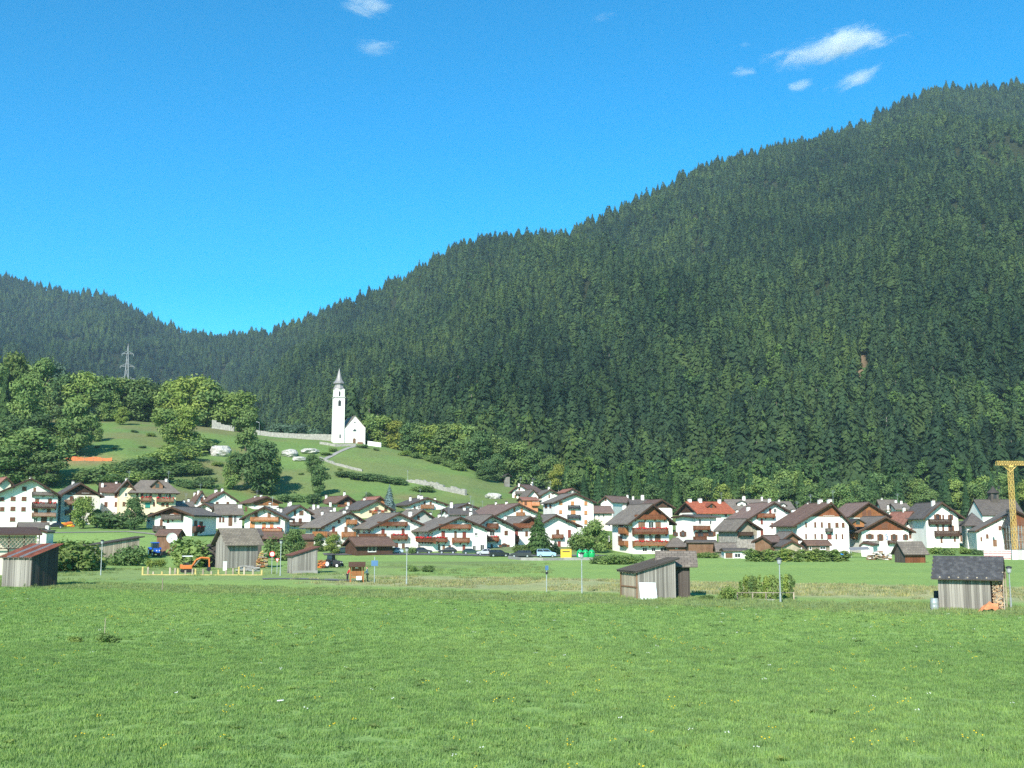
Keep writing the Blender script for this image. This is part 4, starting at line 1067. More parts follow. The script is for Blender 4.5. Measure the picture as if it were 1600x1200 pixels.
house("grey roofed house between the four storey house and the big chalet", 5, 338, 10, 10, 818, 962, 510, 442, 386, 'ivory', 'mauve_roof', mode='E', os=.6, of=.9, win=[(840, 455, 860, 480, 'w'), (880, 450, 900, 480, 'w')])
house("flat roofed annexe with a white chimney seen beside the big chalet roof", 5, 350, 8, 9, 1130, 1290, 470, 385, 330, 'white', 'slate_dark', mode='E', os=.5, chim=[(1220, 290, 330, .6), (1140, 300, 330)])
# right half of the village
house("big chalet with carved timber attic and three tiers of red brown balconies", 5, 266, 24, 13, 1140, 1450, 785, 505, 365, 'white', 'slate', xa=1312, gw=492, gwm='wood', os=1.6, of=1.2,
      win=[(1240, 425, 1262, 460), (1290, 425, 1328, 470, 'w'), (1350, 425, 1372, 460), (1185, 518, 1240, 572, 'd'), (1270, 520, 1315, 572, 'w'), (1330, 520, 1375, 572, 'd'), (1185, 632, 1240, 690, 'd'), (1275, 632, 1310, 690, 'w'), (1325, 632, 1375, 690, 'd'), (1218, 740, 1260, 775, 'w'), (1370, 740, 1425, 775, 'w'), (1295, 740, 1330, 775, 'w')],
      balc=[(1165, 1425, 458, 500, 'wood', 0, .9), (1150, 1445, 570, 625, 'wood', 1, 1.3), (1152, 1445, 682, 722, 'wood_orange', 1, 1.3)], swin=[(1018, 520, 1055, 560), (1015, 640, 1050, 680), (925, 525, 945, 555, 'w'), (930, 640, 942, 685, 'w')], sbalc=[(1012, 1068, 568, 622, 'wood_orange'), (1012, 1065, 680, 722, 'wood_orange')], chim=[(1065, 375, 408, .5)])
house("low house with a grey pyramid roof right of the big chalet", 6, 262, 8, 8, 95, 262, 720, 680, 600, 'wood_brown', 'slate', mode='E', hip=2.2, os=.7, of=.7, win=[(150, 685, 175, 705, 'w')])
house("pale house with flat dark eaves and brown balconies in front of the red roof", 6, 296, 33, 10, 345, 540, 655, 412, 388, 'white', 'slate_dark', mode='E', os=.9, of=1.0,
      win=[(368, 425, 396, 475, 'w'), (472, 440, 492, 478, 'w'), (360, 545, 415, 592, 'a'), (458, 545, 506, 588, 'a')], balc=[(338, 482, 488, 528, 'wood'), (338, 450, 590, 628, 'wood')], swin=[(140, 550, 165, 586, 'a'), (208, 545, 240, 590, 'a')])
rr_ = house("house with a bright red tiled roof and small timber dormer", 6, 340, 30, 12, 365, 690, 500, 362, 266, 'white', 'red_roof', mode='E', os=1.0, of=1.2, gw=1, gwm='wood_dark', win=[(380, 380, 398, 410), (480, 385, 500, 410), (610, 375, 640, 410, 'w')], chim=[(285, 235, 262, .6), (382, 230, 266, .6), (563, 238, 275, .5)])
dormer(rr_[0], rr_[1], 455, 520, 325, 305, 280, 2.0, 3.5, 'wood_orange', 'red_roof')
gr_ = house("house with a wide grey roof and dormer just behind the red roof", 6, 378, 8, 13, 655, 1045, 440, 335, 242, 'white', 'slate', mode='E', os=.8, of=.9, chim=[(793, 210, 245, .6), (962, 215, 250)])
dormer(gr_[0], gr_[1], 735, 810, 320, 275, 258, 2.0, 3.5, 'white', 'slate_dark')
house("white house with red shutters and a timber balcony under its brown gable", 6, 288, 25, 14, 880, 1285, 620, 402, 266, 'white', 'mauve_roof', xa=1082, os=1.4, of=1.1,
      win=[(950, 420, 972, 472, 'R'), (950, 530, 975, 580, 'R'), (1050, 460, 1066, 510, 'R'), (1030, 325, 1050, 370, 'R'), (1070, 325, 1100, 370, 'w')], balc=[(925, 1092, 372, 412, 'wood')], chim=[(835, 308, 345, .5), (1042, 222, 262, .4), (730, 340, 360)])
sd_ = house("small grey roofed house with a dormer between two brown roofs", 6, 362, 14, 12, 1120, 1262, 420, 335, 262, 'white', 'slate', mode='E', os=.6, chim=[(1122, 242, 262)])
dormer(sd_[0], sd_[1], 1140, 1185, 325, 295, 280, 1.5, 3, 'white', 'slate_dark')
house("stone barn with white corner blocks and an open timber hayloft", 6, 262, 30, 9, 732, 918, 660, 512, 424, 'stone', 'slate', xa=822, gw=575, gwm='wood_pale', os=1.0, of=1.2,
      win=[(760, 480, 800, 545, 'w'), (810, 480, 850, 545, 'w'), (855, 500, 880, 545, 'w')], balc=[(755, 885, 545, 580, 'wood_dark')], name='barn', cat='barn', group='barns and sheds in the village')
house("brown timber barn with a pinkish grey roof facing right", 6, 250, -30, 6, 900, 1045, 745, 640, 580, 'wood_brown', 'mauve_roof', xa=965, os=.6, of=.6, name='barn', cat='barn', group='barns and sheds in the village', pur=False)
house("long low lean roofed shed below the stone barn", 6, 254, 6, 5, 275, 525, 715, 650, 632, 'wood_brown', 'slate_dark', mode='E', os=.5, of=.5, name='shed', cat='shed', group='barns and sheds in the village')
house("low shed with a pale grey roof in front of the stone barn", 6, 246, 6, 5, 540, 720, 760, 725, 650, 'wood_grey', 'slate', mode='E', os=.3, of=.5, name='shed', cat='shed', group='barns and sheds in the village')
house("small white carport shed with an open front at the edge of the meadow", 6, 236, 8, 5, 612, 835, 800, 728, 716, 'white', 'slate_dark', mode='E', os=.3, of=.6, name='shed', cat='shed', group='barns and sheds in the village', win=[(705, 745, 765, 790, 'w'), (620, 740, 690, 790, 'd')])
house("large white farmhouse with brown roof, two rows of windows and timber gable", 7, 266, 23, 14, 342, 826, 735, 468, 268, 'white', 'brown_roof', xa=656, gw=402, gwm='wood', os=1.5, of=1.2,
      win=[(408, 455, 426, 500), (492, 455, 512, 502), (554, 455, 574, 502), (620, 460, 648, 518, 'd'), (690, 460, 722, 503), (750, 460, 778, 503), (408, 563, 426, 608), (494, 563, 512, 608), (555, 563, 574, 608), (614, 565, 656, 612, 'R'), (691, 565, 706, 612), (749, 568, 766, 610), (385, 675, 408, 710), (575, 320, 680, 392, 'w')],
      balc=[(612, 672, 512, 546, 'wood_greydark')], chim=[(300, 335, 352, .6), (548, 240, 272, .6), (636, 238, 268, .6), (372, 260, 275)])
house("low grey roofed hut in front of the farmhouse's left wall", 7, 252, 22, 7, 215, 345, 660, 608, 545, 'wood_brown', 'slate', os=.8, of=.8, name='shed', cat='shed', group='barns and sheds in the village', pur=False)
house("dark roofed shed with a tawny plank gable at the bean rows", 7, 246, 24, 7, 190, 370, 745, 685, 622, 'wood_pale', 'slate_dark', os=.4, of=.6, name='shed', cat='shed', group='barns and sheds in the village', pur=False)
house("porch with a reddish lean roof at the foot of the farmhouse", 7, 256, 20, 4, 435, 640, 722, 672, 625, 'wood_pale', 'brown_roof', mode='E', os=.4, of=.5, win=[(445, 678, 470, 715, 'w'), (545, 685, 600, 712, 'w')], name='outbuilding', cat='outbuilding', group='sheds and outbuildings')
house("house with a large unpainted timber gable behind the farmhouse", 7, 316, 23, 15, 832, 1188, 520, 395, 266, 'white', 'mauve_roof', xa=1006, gw=412, gwm='wood_orange', win=[(940, 345, 985, 400), (990, 345, 1030, 400)], os=1.0, of=1.2)
dh_ = house("white house with arched red windows and a painted figure below its timber gable", 7, 272, 23, 13, 945, 1388, 735, 530, 398, 'white', 'slate', xa=1166, gw=530, gwm='wood', os=1.4, of=1.1,
      win=[(995, 570, 1035, 612, 'a'), (1097, 572, 1130, 628, 'a'), (1224, 572, 1258, 622, 'a'), (1120, 465, 1180, 512), (1335, 572, 1365, 622, 'a')], balc=[(1000, 1105, 628, 655, 'wood_grey'), (1195, 1275, 625, 655, 'wood_dark')], swin=[(825, 560, 860, 600)], sbalc=[(820, 862, 560, 602, 'wood_orange')])
p_ = dh_[1].front(1160, 620); q_ = dh_[1].front(1185, 565)
mb = MB(); g = random.Random(3)
xs = [p_[0] + (q_[0] - p_[0]) * t for t in (.2, .9, .55, .95, .35, .1, .5, .15)]; zs = [p_[1] + (q_[1] - p_[1]) * t for t in (0, .1, .35, .55, .62, .8, .9, 1)]
for i in range(7): mb.bar((xs[i], -.02, zs[i]), (xs[i + 1], -.02, zs[i + 1]), .09 if i % 2 else .14, 4, .08)
mb.build('wall_painting', M['sign_blue'], dh_[0])
dormer(dh_[0], dh_[1], 845, 960, 480, 462, 428, -1.0, 5, 'wood_orange', 'slate_dark')
house("little white shed with a dark roof below the arched red windows", 7, 254, -12, 5, 935, 1045, 715, 672, 638, 'white', 'brown_roof', xa=950, os=.4, of=.4, name='shed', cat='shed', group='barns and sheds in the village', pur=False)
house("house with a hipped grey roof at the forest edge behind the red tiles", 7, 372, 10, 12, 1085, 1250, 420, 335, 252, 'white', 'slate', mode='E', hip=3.5, os=.7, chim=[(1188, 305, 330, .6), (1130, 322, 345)])
house("white house with a bright faded red roof and open loggia gable", 8, 306, 25, 12, 150, 312, 680, 548, 456, 'white', 'rose_roof', xa=216, win=[(185, 610, 205, 650), (245, 610, 262, 650), (215, 515, 245, 560, 'd'), (165, 520, 185, 560, 'w')], balc=[(165, 290, 580, 608, 'wood', 1)], os=1.0, of=1.3, chim=[(150, 428, 455)])
house("white house with dark roof, two brown balconies and arched windows at the right", 8, 296, 24, 15, 318, 552, 740, 488, 388, 'white', 'slate_dark', xa=424, os=1.3, of=1.4,
      win=[(378, 480, 405, 515, 'a'), (425, 482, 440, 515), (475, 482, 495, 518, 'a'), (388, 555, 400, 595), (424, 555, 440, 595), (478, 560, 500, 597, 'a'), (412, 640, 428, 682), (508, 640, 522, 672)], balc=[(335, 498, 512, 550, 'wood_dark'), (380, 556, 596, 636, 'wood_dark')], chim=[(360, 378, 412, .5)])
house("grey roofed house behind the faded red roof near the right edge", 8, 352, 10, 12, 0, 112, 520, 442, 374, 'white', 'slate', mode='E', os=.7, chim=[(90, 375, 400), (35, 412, 440)])
ch_ = house("village church with a plain white gable and long slate roof at the right edge", 8, 345, 24, 11, 722, 1015, 580, 480, 372, 'white', 'slate_dark', mode='E', os=.3, of=.5, name='church', cat='church', group=None)
fT, o_ = ch_[1], ch_[2]
tx = fT.front(795, 372, o_['L'] / 2)[0]; tz = o_['wa'] + .3; zt = fT.front(795, 325, o_['L'] / 2)[1]; zp = fT.front(797, 272, o_['L'] / 2)[1]
tur = MB().box(tx - 1.2, tx + 1.2, o_['L'] / 2 - 1.2, o_['L'] / 2 + 1.2, tz - 1, zt).build('bell_turret', M['wood_greydark'], ch_[0])
MB().lathe([(2.1, zt), (1.9, zt + .3), (.9, zt + (zp - zt) * .45), (.06, zp)], 8, tx, o_['L'] / 2).build('turret_roof', M['slate_dark'], tur)
MB().box(tx - .5, tx + .5, o_['L'] / 2 - 1.24, o_['L'] / 2 - 1.202, zt - 1.8, zt - .4).build('louvre', M['iron'], tur)
house("dark roofed house with a brown balcony left of the scaffolding", 8, 292, 8, 10, 612, 738, 740, 545, 465, 'white', 'slate_dark', mode='E', hip=3, os=.8, of=1.2, win=[(655, 590, 675, 625), (690, 560, 705, 590), (640, 560, 655, 590)], balc=[(638, 735, 656, 692, 'wood_dark')])
house("small house under a steep dark roof left of the hipped dark roof", 8, 310, 20, 9, 545, 622, 725, 600, 530, 'ivory', 'slate_dark', mode='E', os=.4, win=[(555, 620, 568, 670), (595, 620, 610, 670)])
house("white house under repair wrapped in scaffolding", 8, 278, 10, 12, 680, 1120, 740, 600, 440, 'white', 'slate', xa=960, os=.4, of=.6, win=[(790, 660, 820, 710, 'd'), (740, 620, 760, 650), (830, 560, 850, 590), (700, 640, 715, 670)])
house("timber gabled chalet with a pale roof edge behind the crane", 8, 270, 12, 10, 925, 1150, 740, 545, 448, 'wood_brown', 'slate', xa=962, gw=560, gwm='wood', os=.6, of=1.0, win=[(945, 515, 975, 560), (990, 515, 1015, 560), (930, 600, 960, 640), (970, 600, 1000, 640)])
house("long grey roof of the hut behind the fence gap at far left", 1, 262, 4, 6, 165, 415, 610, 575, 528, 'wood_greydark', 'slate', mode='E', os=.3, of=.4, name='shed', cat='shed', group='barns and sheds in the village')
house("tiny white hut with a red chimney beside the latticed pergola", 1, 226, -20, 4, 312, 392, 690, 612, 585, 'white', 'slate', os=.3, of=.3, name='shed', cat='shed', group='barns and sheds in the village', pur=False, chim=[(405, 575, 615)])
house("red brown cottage roof peeping over the big white house at the left edge", 1, 312, 12, 9, 0, 90, 260, 190, 135, 'ivory', 'rose_roof', os=.6)
house("low brown log cabin with a long tiled roof in front of the row houses", 3, 248, 25, 6, 690, 1000, 800, 718, 650, 'wood_dark', 'brown_roof', mode='E', os=.6, of=.9, name='log_cabin', cat='cabin', group='sheds and outbuildings', win=[(790, 730, 860, 775, 'w')])
house("low dark brown roofed shed behind the bushes left of the log cabin", 3, 256, 6, 6, 95, 330, 720, 672, 628, 'wood_brown', 'brown_roof', mode='E', os=.3, of=.5, name='shed', cat='shed', group='barns and sheds in the village')
house("brown plank shed rising to the right behind the blue tractor", 2, 212, -14, 5, 130, 305, 800, 640, 585, 'wood_brown', 'brown_roof', mode='E', os=.3, of=.3, name='shed', cat='shed', group='barns and sheds in the village')
house("grey hipped hut roof beside the tall grey barn", 2, 226, 8, 6, 940, 1030, 720, 640, 580, 'wood_greydark', 'slate_dark', mode='E', os=.3, of=.4, name='shed', cat='shed', group='barns and sheds in the village')

house("low house under a plain slate roof just behind the widest row house", 4, 300, 16, 9, 395, 620, 510, 458, 408, 'white', 'slate_dark', mode='E', os=.5, of=.8, chim=[(520, 395, 420), (575, 400, 422)])
house("grey roofed house filling the gap above the first row house", 3, 338, 14, 9, 335, 500, 480, 430, 395, 'white', 'slate', mode='E', os=.5, of=.8, chim=[(365, 375, 402)])
house("house with a dim red brown gable roof just behind the big chalet", 5, 336, 20, 12, 1285, 1475, 470, 395, 326, 'white', 'brown_roof', gw=400, gwm='wood_dark', os=.9)
house("small pale house between the faded red roof and the dark roofed house", 8, 345, 14, 10, 95, 190, 500, 440, 398, 'ivory', 'slate', mode='E', os=.5, chim=[(130, 380, 402)])

# ---------------------------------------------------------------- the church on the hill
def hill_church():
    c = (480, 560, 8.0); CR[10] = c
    d = 480
    f = Frame(10, 590, 1088, d, 14)
    X = lambda x, y=900, yy=0.: f.front(x, y, yy)
    root = empty('chapel', f.o, f.a, "white hilltop church with a plain gabled front and arched brown door", "church")
    xl, xr = X(462)[0], X(726)[0]; xa = X(596)[0]; ze = X(462, 885)[1]; wa = X(596, 722)[1]; L = 15
    zr = X(726, 870)[1]
    MB().prof_y([(xl, -3), (xr, -3), (xr, zr), (xa, wa), (xl, ze)], 0, L).build('wall', M['white'], root)
    MB().hexa([(xr - .1, 0.3, -3), (xr + .5, 0.3, -3), (xr + .5, 2, -3), (xr - .1, 2, -3)], [(xr - .1, 0.3, 3.2), (xr + .02, 0.3, 3.2), (xr + .02, 2, 3.2), (xr - .1, 2, 3.2)]).build('buttress', M['white'], root)
    k1 = (wa - ze) / (xa - xl); k2 = (wa - zr) / (xr - xa)
    rf = MB()
    rf.prof_y([(xl - .45, ze - .45 * k1 + .02), (xa, wa + .02), (xa, wa + .35), (xl - .45, ze - .45 * k1 + .35)], -.15, L + .3)
    rf.prof_y([(xa, wa + .02), (xr + .35, zr - .35 * k2 + .02), (xr + .35, zr - .35 * k2 + .3), (xa, wa + .35)], -.15, L + .3)
    me = rf.mesh('roof', M['slate']); uvs(me, lambda v: (v.y, v.x * 1.5)); link('roof', me, root)
    def arch(x0, x1, y0, y1, name, m, parent=root, yy=0.0, n=8, half=False):
        a_, b_ = X(x0, y1, yy), X(x1, y0, yy); w = (b_[0] - a_[0]) / 2; cx = (a_[0] + b_[0]) / 2
        sp = a_[1] if half else b_[1] - w
        pts = [(cx - w, a_[1]), (cx + w, a_[1])] if not half else []
        for i in range(n + 1):
            t = math.pi * i / n; pts.append((cx + w * math.cos(t), sp + (w if not half else b_[1] - a_[1]) * math.sin(t)))
        return MB().prof_y(pts, yy - .12, yy - .003).build(name, m, parent)
    dr = arch(570, 606, 998, 1078, 'door', M['wood_brown'])
    arch(572, 616, 885, 910, 'lunette_window', M['pane'], half=True)
    p, q = X(586, 808), X(604, 790)
    oc = MB(); oc.v = []; cx, cz, rr = (p[0] + q[0]) / 2, (p[1] + q[1]) / 2, abs(q[0] - p[0]) / 2
    oc.prof_y([(cx + rr * math.cos(i * math.pi / 5), cz + rr * math.sin(i * math.pi / 5)) for i in range(10)], -.1, -.003).build('round_window', M['pane'], root)
    p, q = X(625, 1088), X(690, 1070); MB().box(p[0], q[0], -1.0, -.2, -.3, .5).build('bench', M['wood_brown'], root)
    # bell tower
    tw = empty('bell_tower', f.o, f.a, "slender white bell tower with a grey pointed spire beside the hilltop church", "bell tower")
    yy = -.4
    bl, br = X(332, 1050, yy)[0], X(460, 1050, yy)[0]; tl, tr = X(345, 480, yy)[0], X(474, 480, yy)[0]
    bx = (bl + br) / 2; hb = (br - bl) / 2; ht = (tr - tl) / 2 * .97; ux = (tl + tr) / 2
    W = 2 * hb
    z1 = X(400, 480, yy)[1]; z2 = X(400, 378, yy)[1]; z3 = X(400, 300, yy)[1]; z4 = X(414, 118, yy)[1]
    cy = yy + hb
    sq = lambda x, h, z: [(x - h, cy - h, z), (x + h, cy - h, z), (x + h, cy + h, z), (x - h, cy + h, z)]
    MB().hexa(sq(bx, hb * 1.02, -3), sq(ux, ht, z1 - .3)).build('shaft', M['white'], tw)
    MB().hexa(sq(ux, ht + .25, z1 - .297), sq(ux, ht + .25, z1 + .05)).build('cornice', M['grey'], tw)
    bf = MB().hexa(sq(ux, ht * .94, z1 + .053), sq(ux, ht * .92, z2)).build('belfry', M['white'], tw)
    def tarch(x0, x1, y0, y1, name, parent, off):
        a_, b_ = X(x0, y1, yy - off), X(x1, y0, yy - off); w = (b_[0] - a_[0]) / 2; cx = (a_[0] + b_[0]) / 2; sp = b_[1] - w
        pts = [(cx - w, a_[1]), (cx + w, a_[1])] + [(cx + w * math.cos(math.pi * i / 8), sp + w * math.sin(math.pi * i / 8)) for i in range(9)]
        y_ = cy - hb * off
        MB().prof_y(pts, y_ - .15, y_ + .3).build(name, M['iron'], parent)
    tarch(394, 428, 520, 590, 'bell_opening', tw, .985)
    tarch(402, 420, 408, 465, 'bell_opening', bf, .93)
    tarch(408, 424, 945, 992, 'slit_window', tw, 1.02)
    zm = z2 + (z3 - z2) * .55; zs_ = z2 + (z3 - z2) * .8; c8 = math.pi / 8
    pr = [(ht * 1.15, z2), (ht * 1.12, z2 + .2), (ht * 1.0, z2 + (z3 - z2) * .25), (ht * .82, zm), (ht * .80, zs_), (ht * 1.12, zs_ + .15), (ht * 1.14, zs_ + .6), (ht * .78, z3 + .9), (ht * .52, z3 + (z4 - z3) * .35), (ht * .27, z3 + (z4 - z3) * .68), (.06, z4)]
    MB().lathe([(r * 1.0, z) for r, z in pr], 8, ux, cy).build('spire', M['zinc'], tw)
    MB().bar((ux, cy, z4 - .1), (ux, cy, z4 + 1.2), .06).bar((ux - .4, cy, z4 + .75), (ux + .4, cy, z4 + .75), .05).build('cross', M['iron'], tw)
hill_church()

# walls on the hill: short stone lengths with an uneven top
def stone_wall(label, pts, h, thick, m, jit=.12, d=None, cat='wall'):
    P = [Vector(on_ground(p[0], d[i]) if d else hit(*p)) for i, p in enumerate(pts)]
    root = empty('stone_wall', P[0], 0, label, cat)
    g = random.Random(len(label)); mb = MB()
    for i, (a, b) in enumerate(zip(P, P[1:])):
        k = max(1, int((b - a).length / 1.6)); nn = Vector((-(b - a).y, (b - a).x, 0)).normalized() * thick / 2
        hh = h if not hasattr(h, '__len__') else None
        for j in range(k):
            p, q = a.lerp(b, j / k), a.lerp(b, (j + 1) / k); hgt = hh if hh else h[i] + (h[i + 1] - h[i]) * (j + .5) / k
            p.z, q.z = hz(p.x, p.y), hz(q.x, q.y)
            e = [g.uniform(-jit, jit) for _ in range(2)]; w = g.uniform(.9, 1.1); q2 = p.lerp(q, 1.0)
            B = [p - nn * w, q2 - nn * w, q2 + nn * w, p + nn * w]; T = [v.copy() for v in B]
            for v in B: v.z -= .8
            T[0].z += hgt + e[0]; T[3].z += hgt + e[0]; T[1].z += hgt + e[1]; T[2].z += hgt + e[1]
            mb.hexa([v - P[0] for v in B], [v - P[0] for v in T])
    mb.build('masonry', m, root)
    return root
stone_wall("long pale churchyard wall running left from the bell tower", [(395, 683), (440, 686), (480, 689), (522, 692)], [2.0, 2.0, 2.3, 3.0], .6, M['limestone'], d=[492, 489, 487, 484])
stone_wall("ruined pale wall on the left end of the hilltop", [(331, 676), (345, 679), (366, 682)], [4.2, 2.6, 2.2], .8, M['limestone'], .3, d=[494, 494, 493])
stone_wall("low white terrace wall right of the hilltop church", [(575, 696), (596, 697)], 1.9, .5, M['white'], .05, d=[478, 477])
stone_wall("ramp wall below the hilltop church", [(500, 694), (525, 698), (556, 697)], 1.0, .6, M['limestone'], .08)
stone_wall("thin pale wall slanting down the meadow below the church", [(500, 718), (525, 727), (552, 734), (566, 737)], .9, .6, M['limestone'], .2)
stone_wall("broken white stone wall low on the meadow right of the blue spruce", [(634, 753), (650, 755), (676, 762), (700, 768), (728, 774)], [1.0, 1.3, 2.0, 1.6, 2.2], 1.0, M['limestone'], .55)
def boulder(px, py, w, h, label, seed):
    p = hit(px, py); s_ = p[1] / F
    me = bpy.data.meshes.new("boulder"); bm = bmesh.new(); bmesh.ops.create_icosphere(bm, subdivisions=3, radius=1)
    for v in bm.verts:
        n_ = v.co.normalized(); k = 1 + .9 * (float(fbm(n_.x * 1.7 + seed, n_.y * 1.7 + n_.z * 2.1, 3)) - .47); k = .5 * k + .5 * round(k * 7) / 7 + .12 * (float(fbm(n_.x * 6 + seed, n_.z * 6 + n_.y * 5, 2)) - .4)
        v.co = Vector((n_.x * k * w / 2 * s_, n_.y * k * w * .4 * s_, n_.z * k * h * .55 * s_))
    bm.to_mesh(me); bm.free(); me.materials.append(M['pale_rock'])
    o = link('boulder', me, None, (p[0], p[1], p[2] + h * .25 * s_)); tag(o, label, "rock", "boulders on the church hill")
boulder(345, 712, 36, 20, "big pale boulder below the ruined wall on the left of the hilltop", 1)
boulder(452, 713, 26, 13, "pale rock outcrop above the two dark slope bushes", 5)
boulder(468, 720, 22, 8, "low white slab of rock at the lower edge of the outcrop", 9)
boulder(484, 708, 30, 9, "pale rock band leading from the outcrop to the church ramp", 13)
boulder(770, 779, 26, 11, "pale stone heap below the dark trees at the end of the meadow", 17)

# ---------------------------------------------------------------- pylons, crane
def lattice(mb, B, T, n, r, legs=True):
    B = [Vector(b) for b in B]; T = [Vector(t) for t in T]
    if legs:
        for b, t in zip(B, T): mb.bar(b, t, r * 1.4)
    for i in range(n):
        A = [b.lerp(t, i / n) for b, t in zip(B, T)]; D = [b.lerp(t, (i + 1) / n) for b, t in zip(B, T)]
        for j in range(4):
            k = (j + 1) % 4
            mb.bar(A[j], D[k], r); mb.bar(A[k], D[j], r); mb.bar(A[j], A[k], r)
def sqr(h, z, x=0, y=0): return [(x - h, y - h, z), (x + h, y - h, z), (x + h, y + h, z), (x - h, y + h, z)]
M['pylon_steel'] = plain('dull grey steel', (0.22, 0.24, 0.25), 0.6)
def pylon(px, ytop, d, label, base_w, arms, thin):
    p = on_ground(px, d); zt = float(zat(ytop, d)) - p[2]
    o = empty('power_pylon', p, R(12), label, "pylon", "pylons of the power line")
    mb = MB(); lattice(mb, sqr(base_w, 0), sqr(base_w * .16, zt * .86), 9, thin)
    for q in sqr(base_w * .16, zt * .86): mb.bar(q, (0, 0, zt), thin * 1.2)
    mb.build('mast', M['pylon_steel'], o)
    for k, w in arms:
        a_ = MB(); z = zt * k
        for s_ in (-1, 1):
            for y in (-.5, .5): a_.bar((0, y, z), (s_ * w, 0, z), thin * 1.2); a_.bar((0, y, z + zt * .03), (s_ * w, 0, z), thin)
            a_.bar((s_ * w * .5, -.3, z), (s_ * w * .5, .3, z + zt * .015), thin)
            a_.bar((s_ * w, 0, z), (s_ * w, 0, z - 1.1), thin * 1.1)
        a_.build('cross_arm', M['pylon_steel'], o)
    return p, zt
pylon(194, 537, 640, "grey lattice power pylon rising above the wood at the left", 3.0, [(.66, 4.6), (.78, 3.9), (.90, 3.2)], .19)
pylon(960, 655, 640, "faint slim power pylon standing in the forest right of the church", 2.2, [(.72, 3.0), (.84, 2.6)], .05)
def cable(name, a, b, sag, r, label, n=16):
    a, b = Vector(a), Vector(b); mb = MB(); P = []
    for i in range(n + 1):
        t = i / n; p = a.lerp(b, t); p.z -= sag * 4 * t * (1 - t); P.append(p)
    for p, q in zip(P, P[1:]): mb.bar(p, q, r, 4)
    tag(mb.build(name, M['steel']), label, "cable")
cable('power_cable', at(958, 668, 640), at(770, 722, 500), 3, .05, "thin power cable slanting down from the forest pylon to the left")
def crane():
    d = 262; p = on_ground(1575, d); zj = float(zat(727, d)) - p[2]; k = d / F
    o = empty('tower_crane', p, R(6), "yellow lattice tower crane at the right edge of the village", "crane")
    h = 2.9 * k
    mb = MB(); lattice(mb, sqr(h, .6), sqr(h, zj), 15, .035); mb.build('mast', M['crane'], o)
    j = MB()
    A = [(-22 * k, -.55, zj), (-22 * k, .55, zj), (-22 * k, .3, zj + .95), (-22 * k, -.3, zj + .95)]
    lattice(j, A, [(x + 62 * k, y, z) for x, y, z in A], 15, .03); j.build('jib', M['crane'], o)
    MB().bar((-10 * k, 0, zj - .2), (0, 0, zj - 1.6), .12).bar((10 * k, 0, zj - .2), (0, 0, zj - 1.6), .12).box(-h - .1, h + .1, -h - .1, h + .1, zj - .45, zj - .02).build('slewing_ring', M['crane'], o)
    MB().box(-2.0, 2.0, -2.0, 2.0, -1.2, .5).build('base_ballast', M['concrete'], o)
    MB().bar((-21 * k, 0, zj), (-21 * k, 0, zj - 5), .03).box(-21 * k - .2, -21 * k + .2, -.15, .15, zj - 5.6, zj - 5).build('hook', M['iron'], o)
crane()
def scaffold():
    d = 263; a = at(1380 + 865 / 4.614, 855, d); b = at(1380 + 1010 / 4.614, 855, d); p = on_ground(1380 + 865 / 4.614, d)
    o = empty('scaffolding', p, R(8), "grey scaffolding with plank decks in front of the house under repair", "scaffold")
    w = b[0] - a[0]; n = 7
    for y in (0, 1.1):
        for i in range(n): MB().bar((w * i / (n - 1), y, -.3), (w * i / (n - 1), y, 6.9), .045).build('upright', M['steel'], o)
    for z in (1.6, 3.4, 5.2):
        MB().box(-.2, w + .2, .05, 1.05, z, z + .08).build('deck', M['wood_pale'], o)
        for zz in (z + .55, z + 1.05): MB().bar((-.2, -.05, zz), (w + .2, -.05, zz), .035).build('guard_rail', M['steel'], o)
    for i in range(0, n - 1, 2): MB().bar((w * i / (n - 1), -.03, 0), (w * (i + 1) / (n - 1), -.03, 5.2), .035).build('brace', M['steel'], o)
scaffold()

# ---------------------------------------------------------------- sheds with planks one can count
UNIT = {}
def unit(m):
    if m not in UNIT: UNIT[m] = MB().box(0, 1, 0, 1, 0, 1).mesh("plank", M[m])
    return UNIT[m]
def plank_wall(root, m, n, top, p0, ux, thick, face, g, z0=-.15, gap=.06):
    """n upright planks from p0 along ux; top(s) gives the height at distance s"""
    W = ux[2]
    for i in range(n):
        a, b = W * i / n, W * (i + 1) / n
        h = min(top(a), top(b)) - gap - g.uniform(0, .05) - z0
        t = thick * g.uniform(.6, 1.3)
        o = link('plank', unit(m), root)
        w = (b - a) * g.uniform(.90, .975)
        if face == 'F': o.location = (p0[0] + a, p0[1] - t, z0); o.scale = (w, t, h)
        elif face == 'L': o.location = (p0[0] - t, p0[1] + a, z0); o.scale = (t, w, h)
        else: o.location = (p0[0], p0[1] + a, z0); o.scale = (t, w, h)
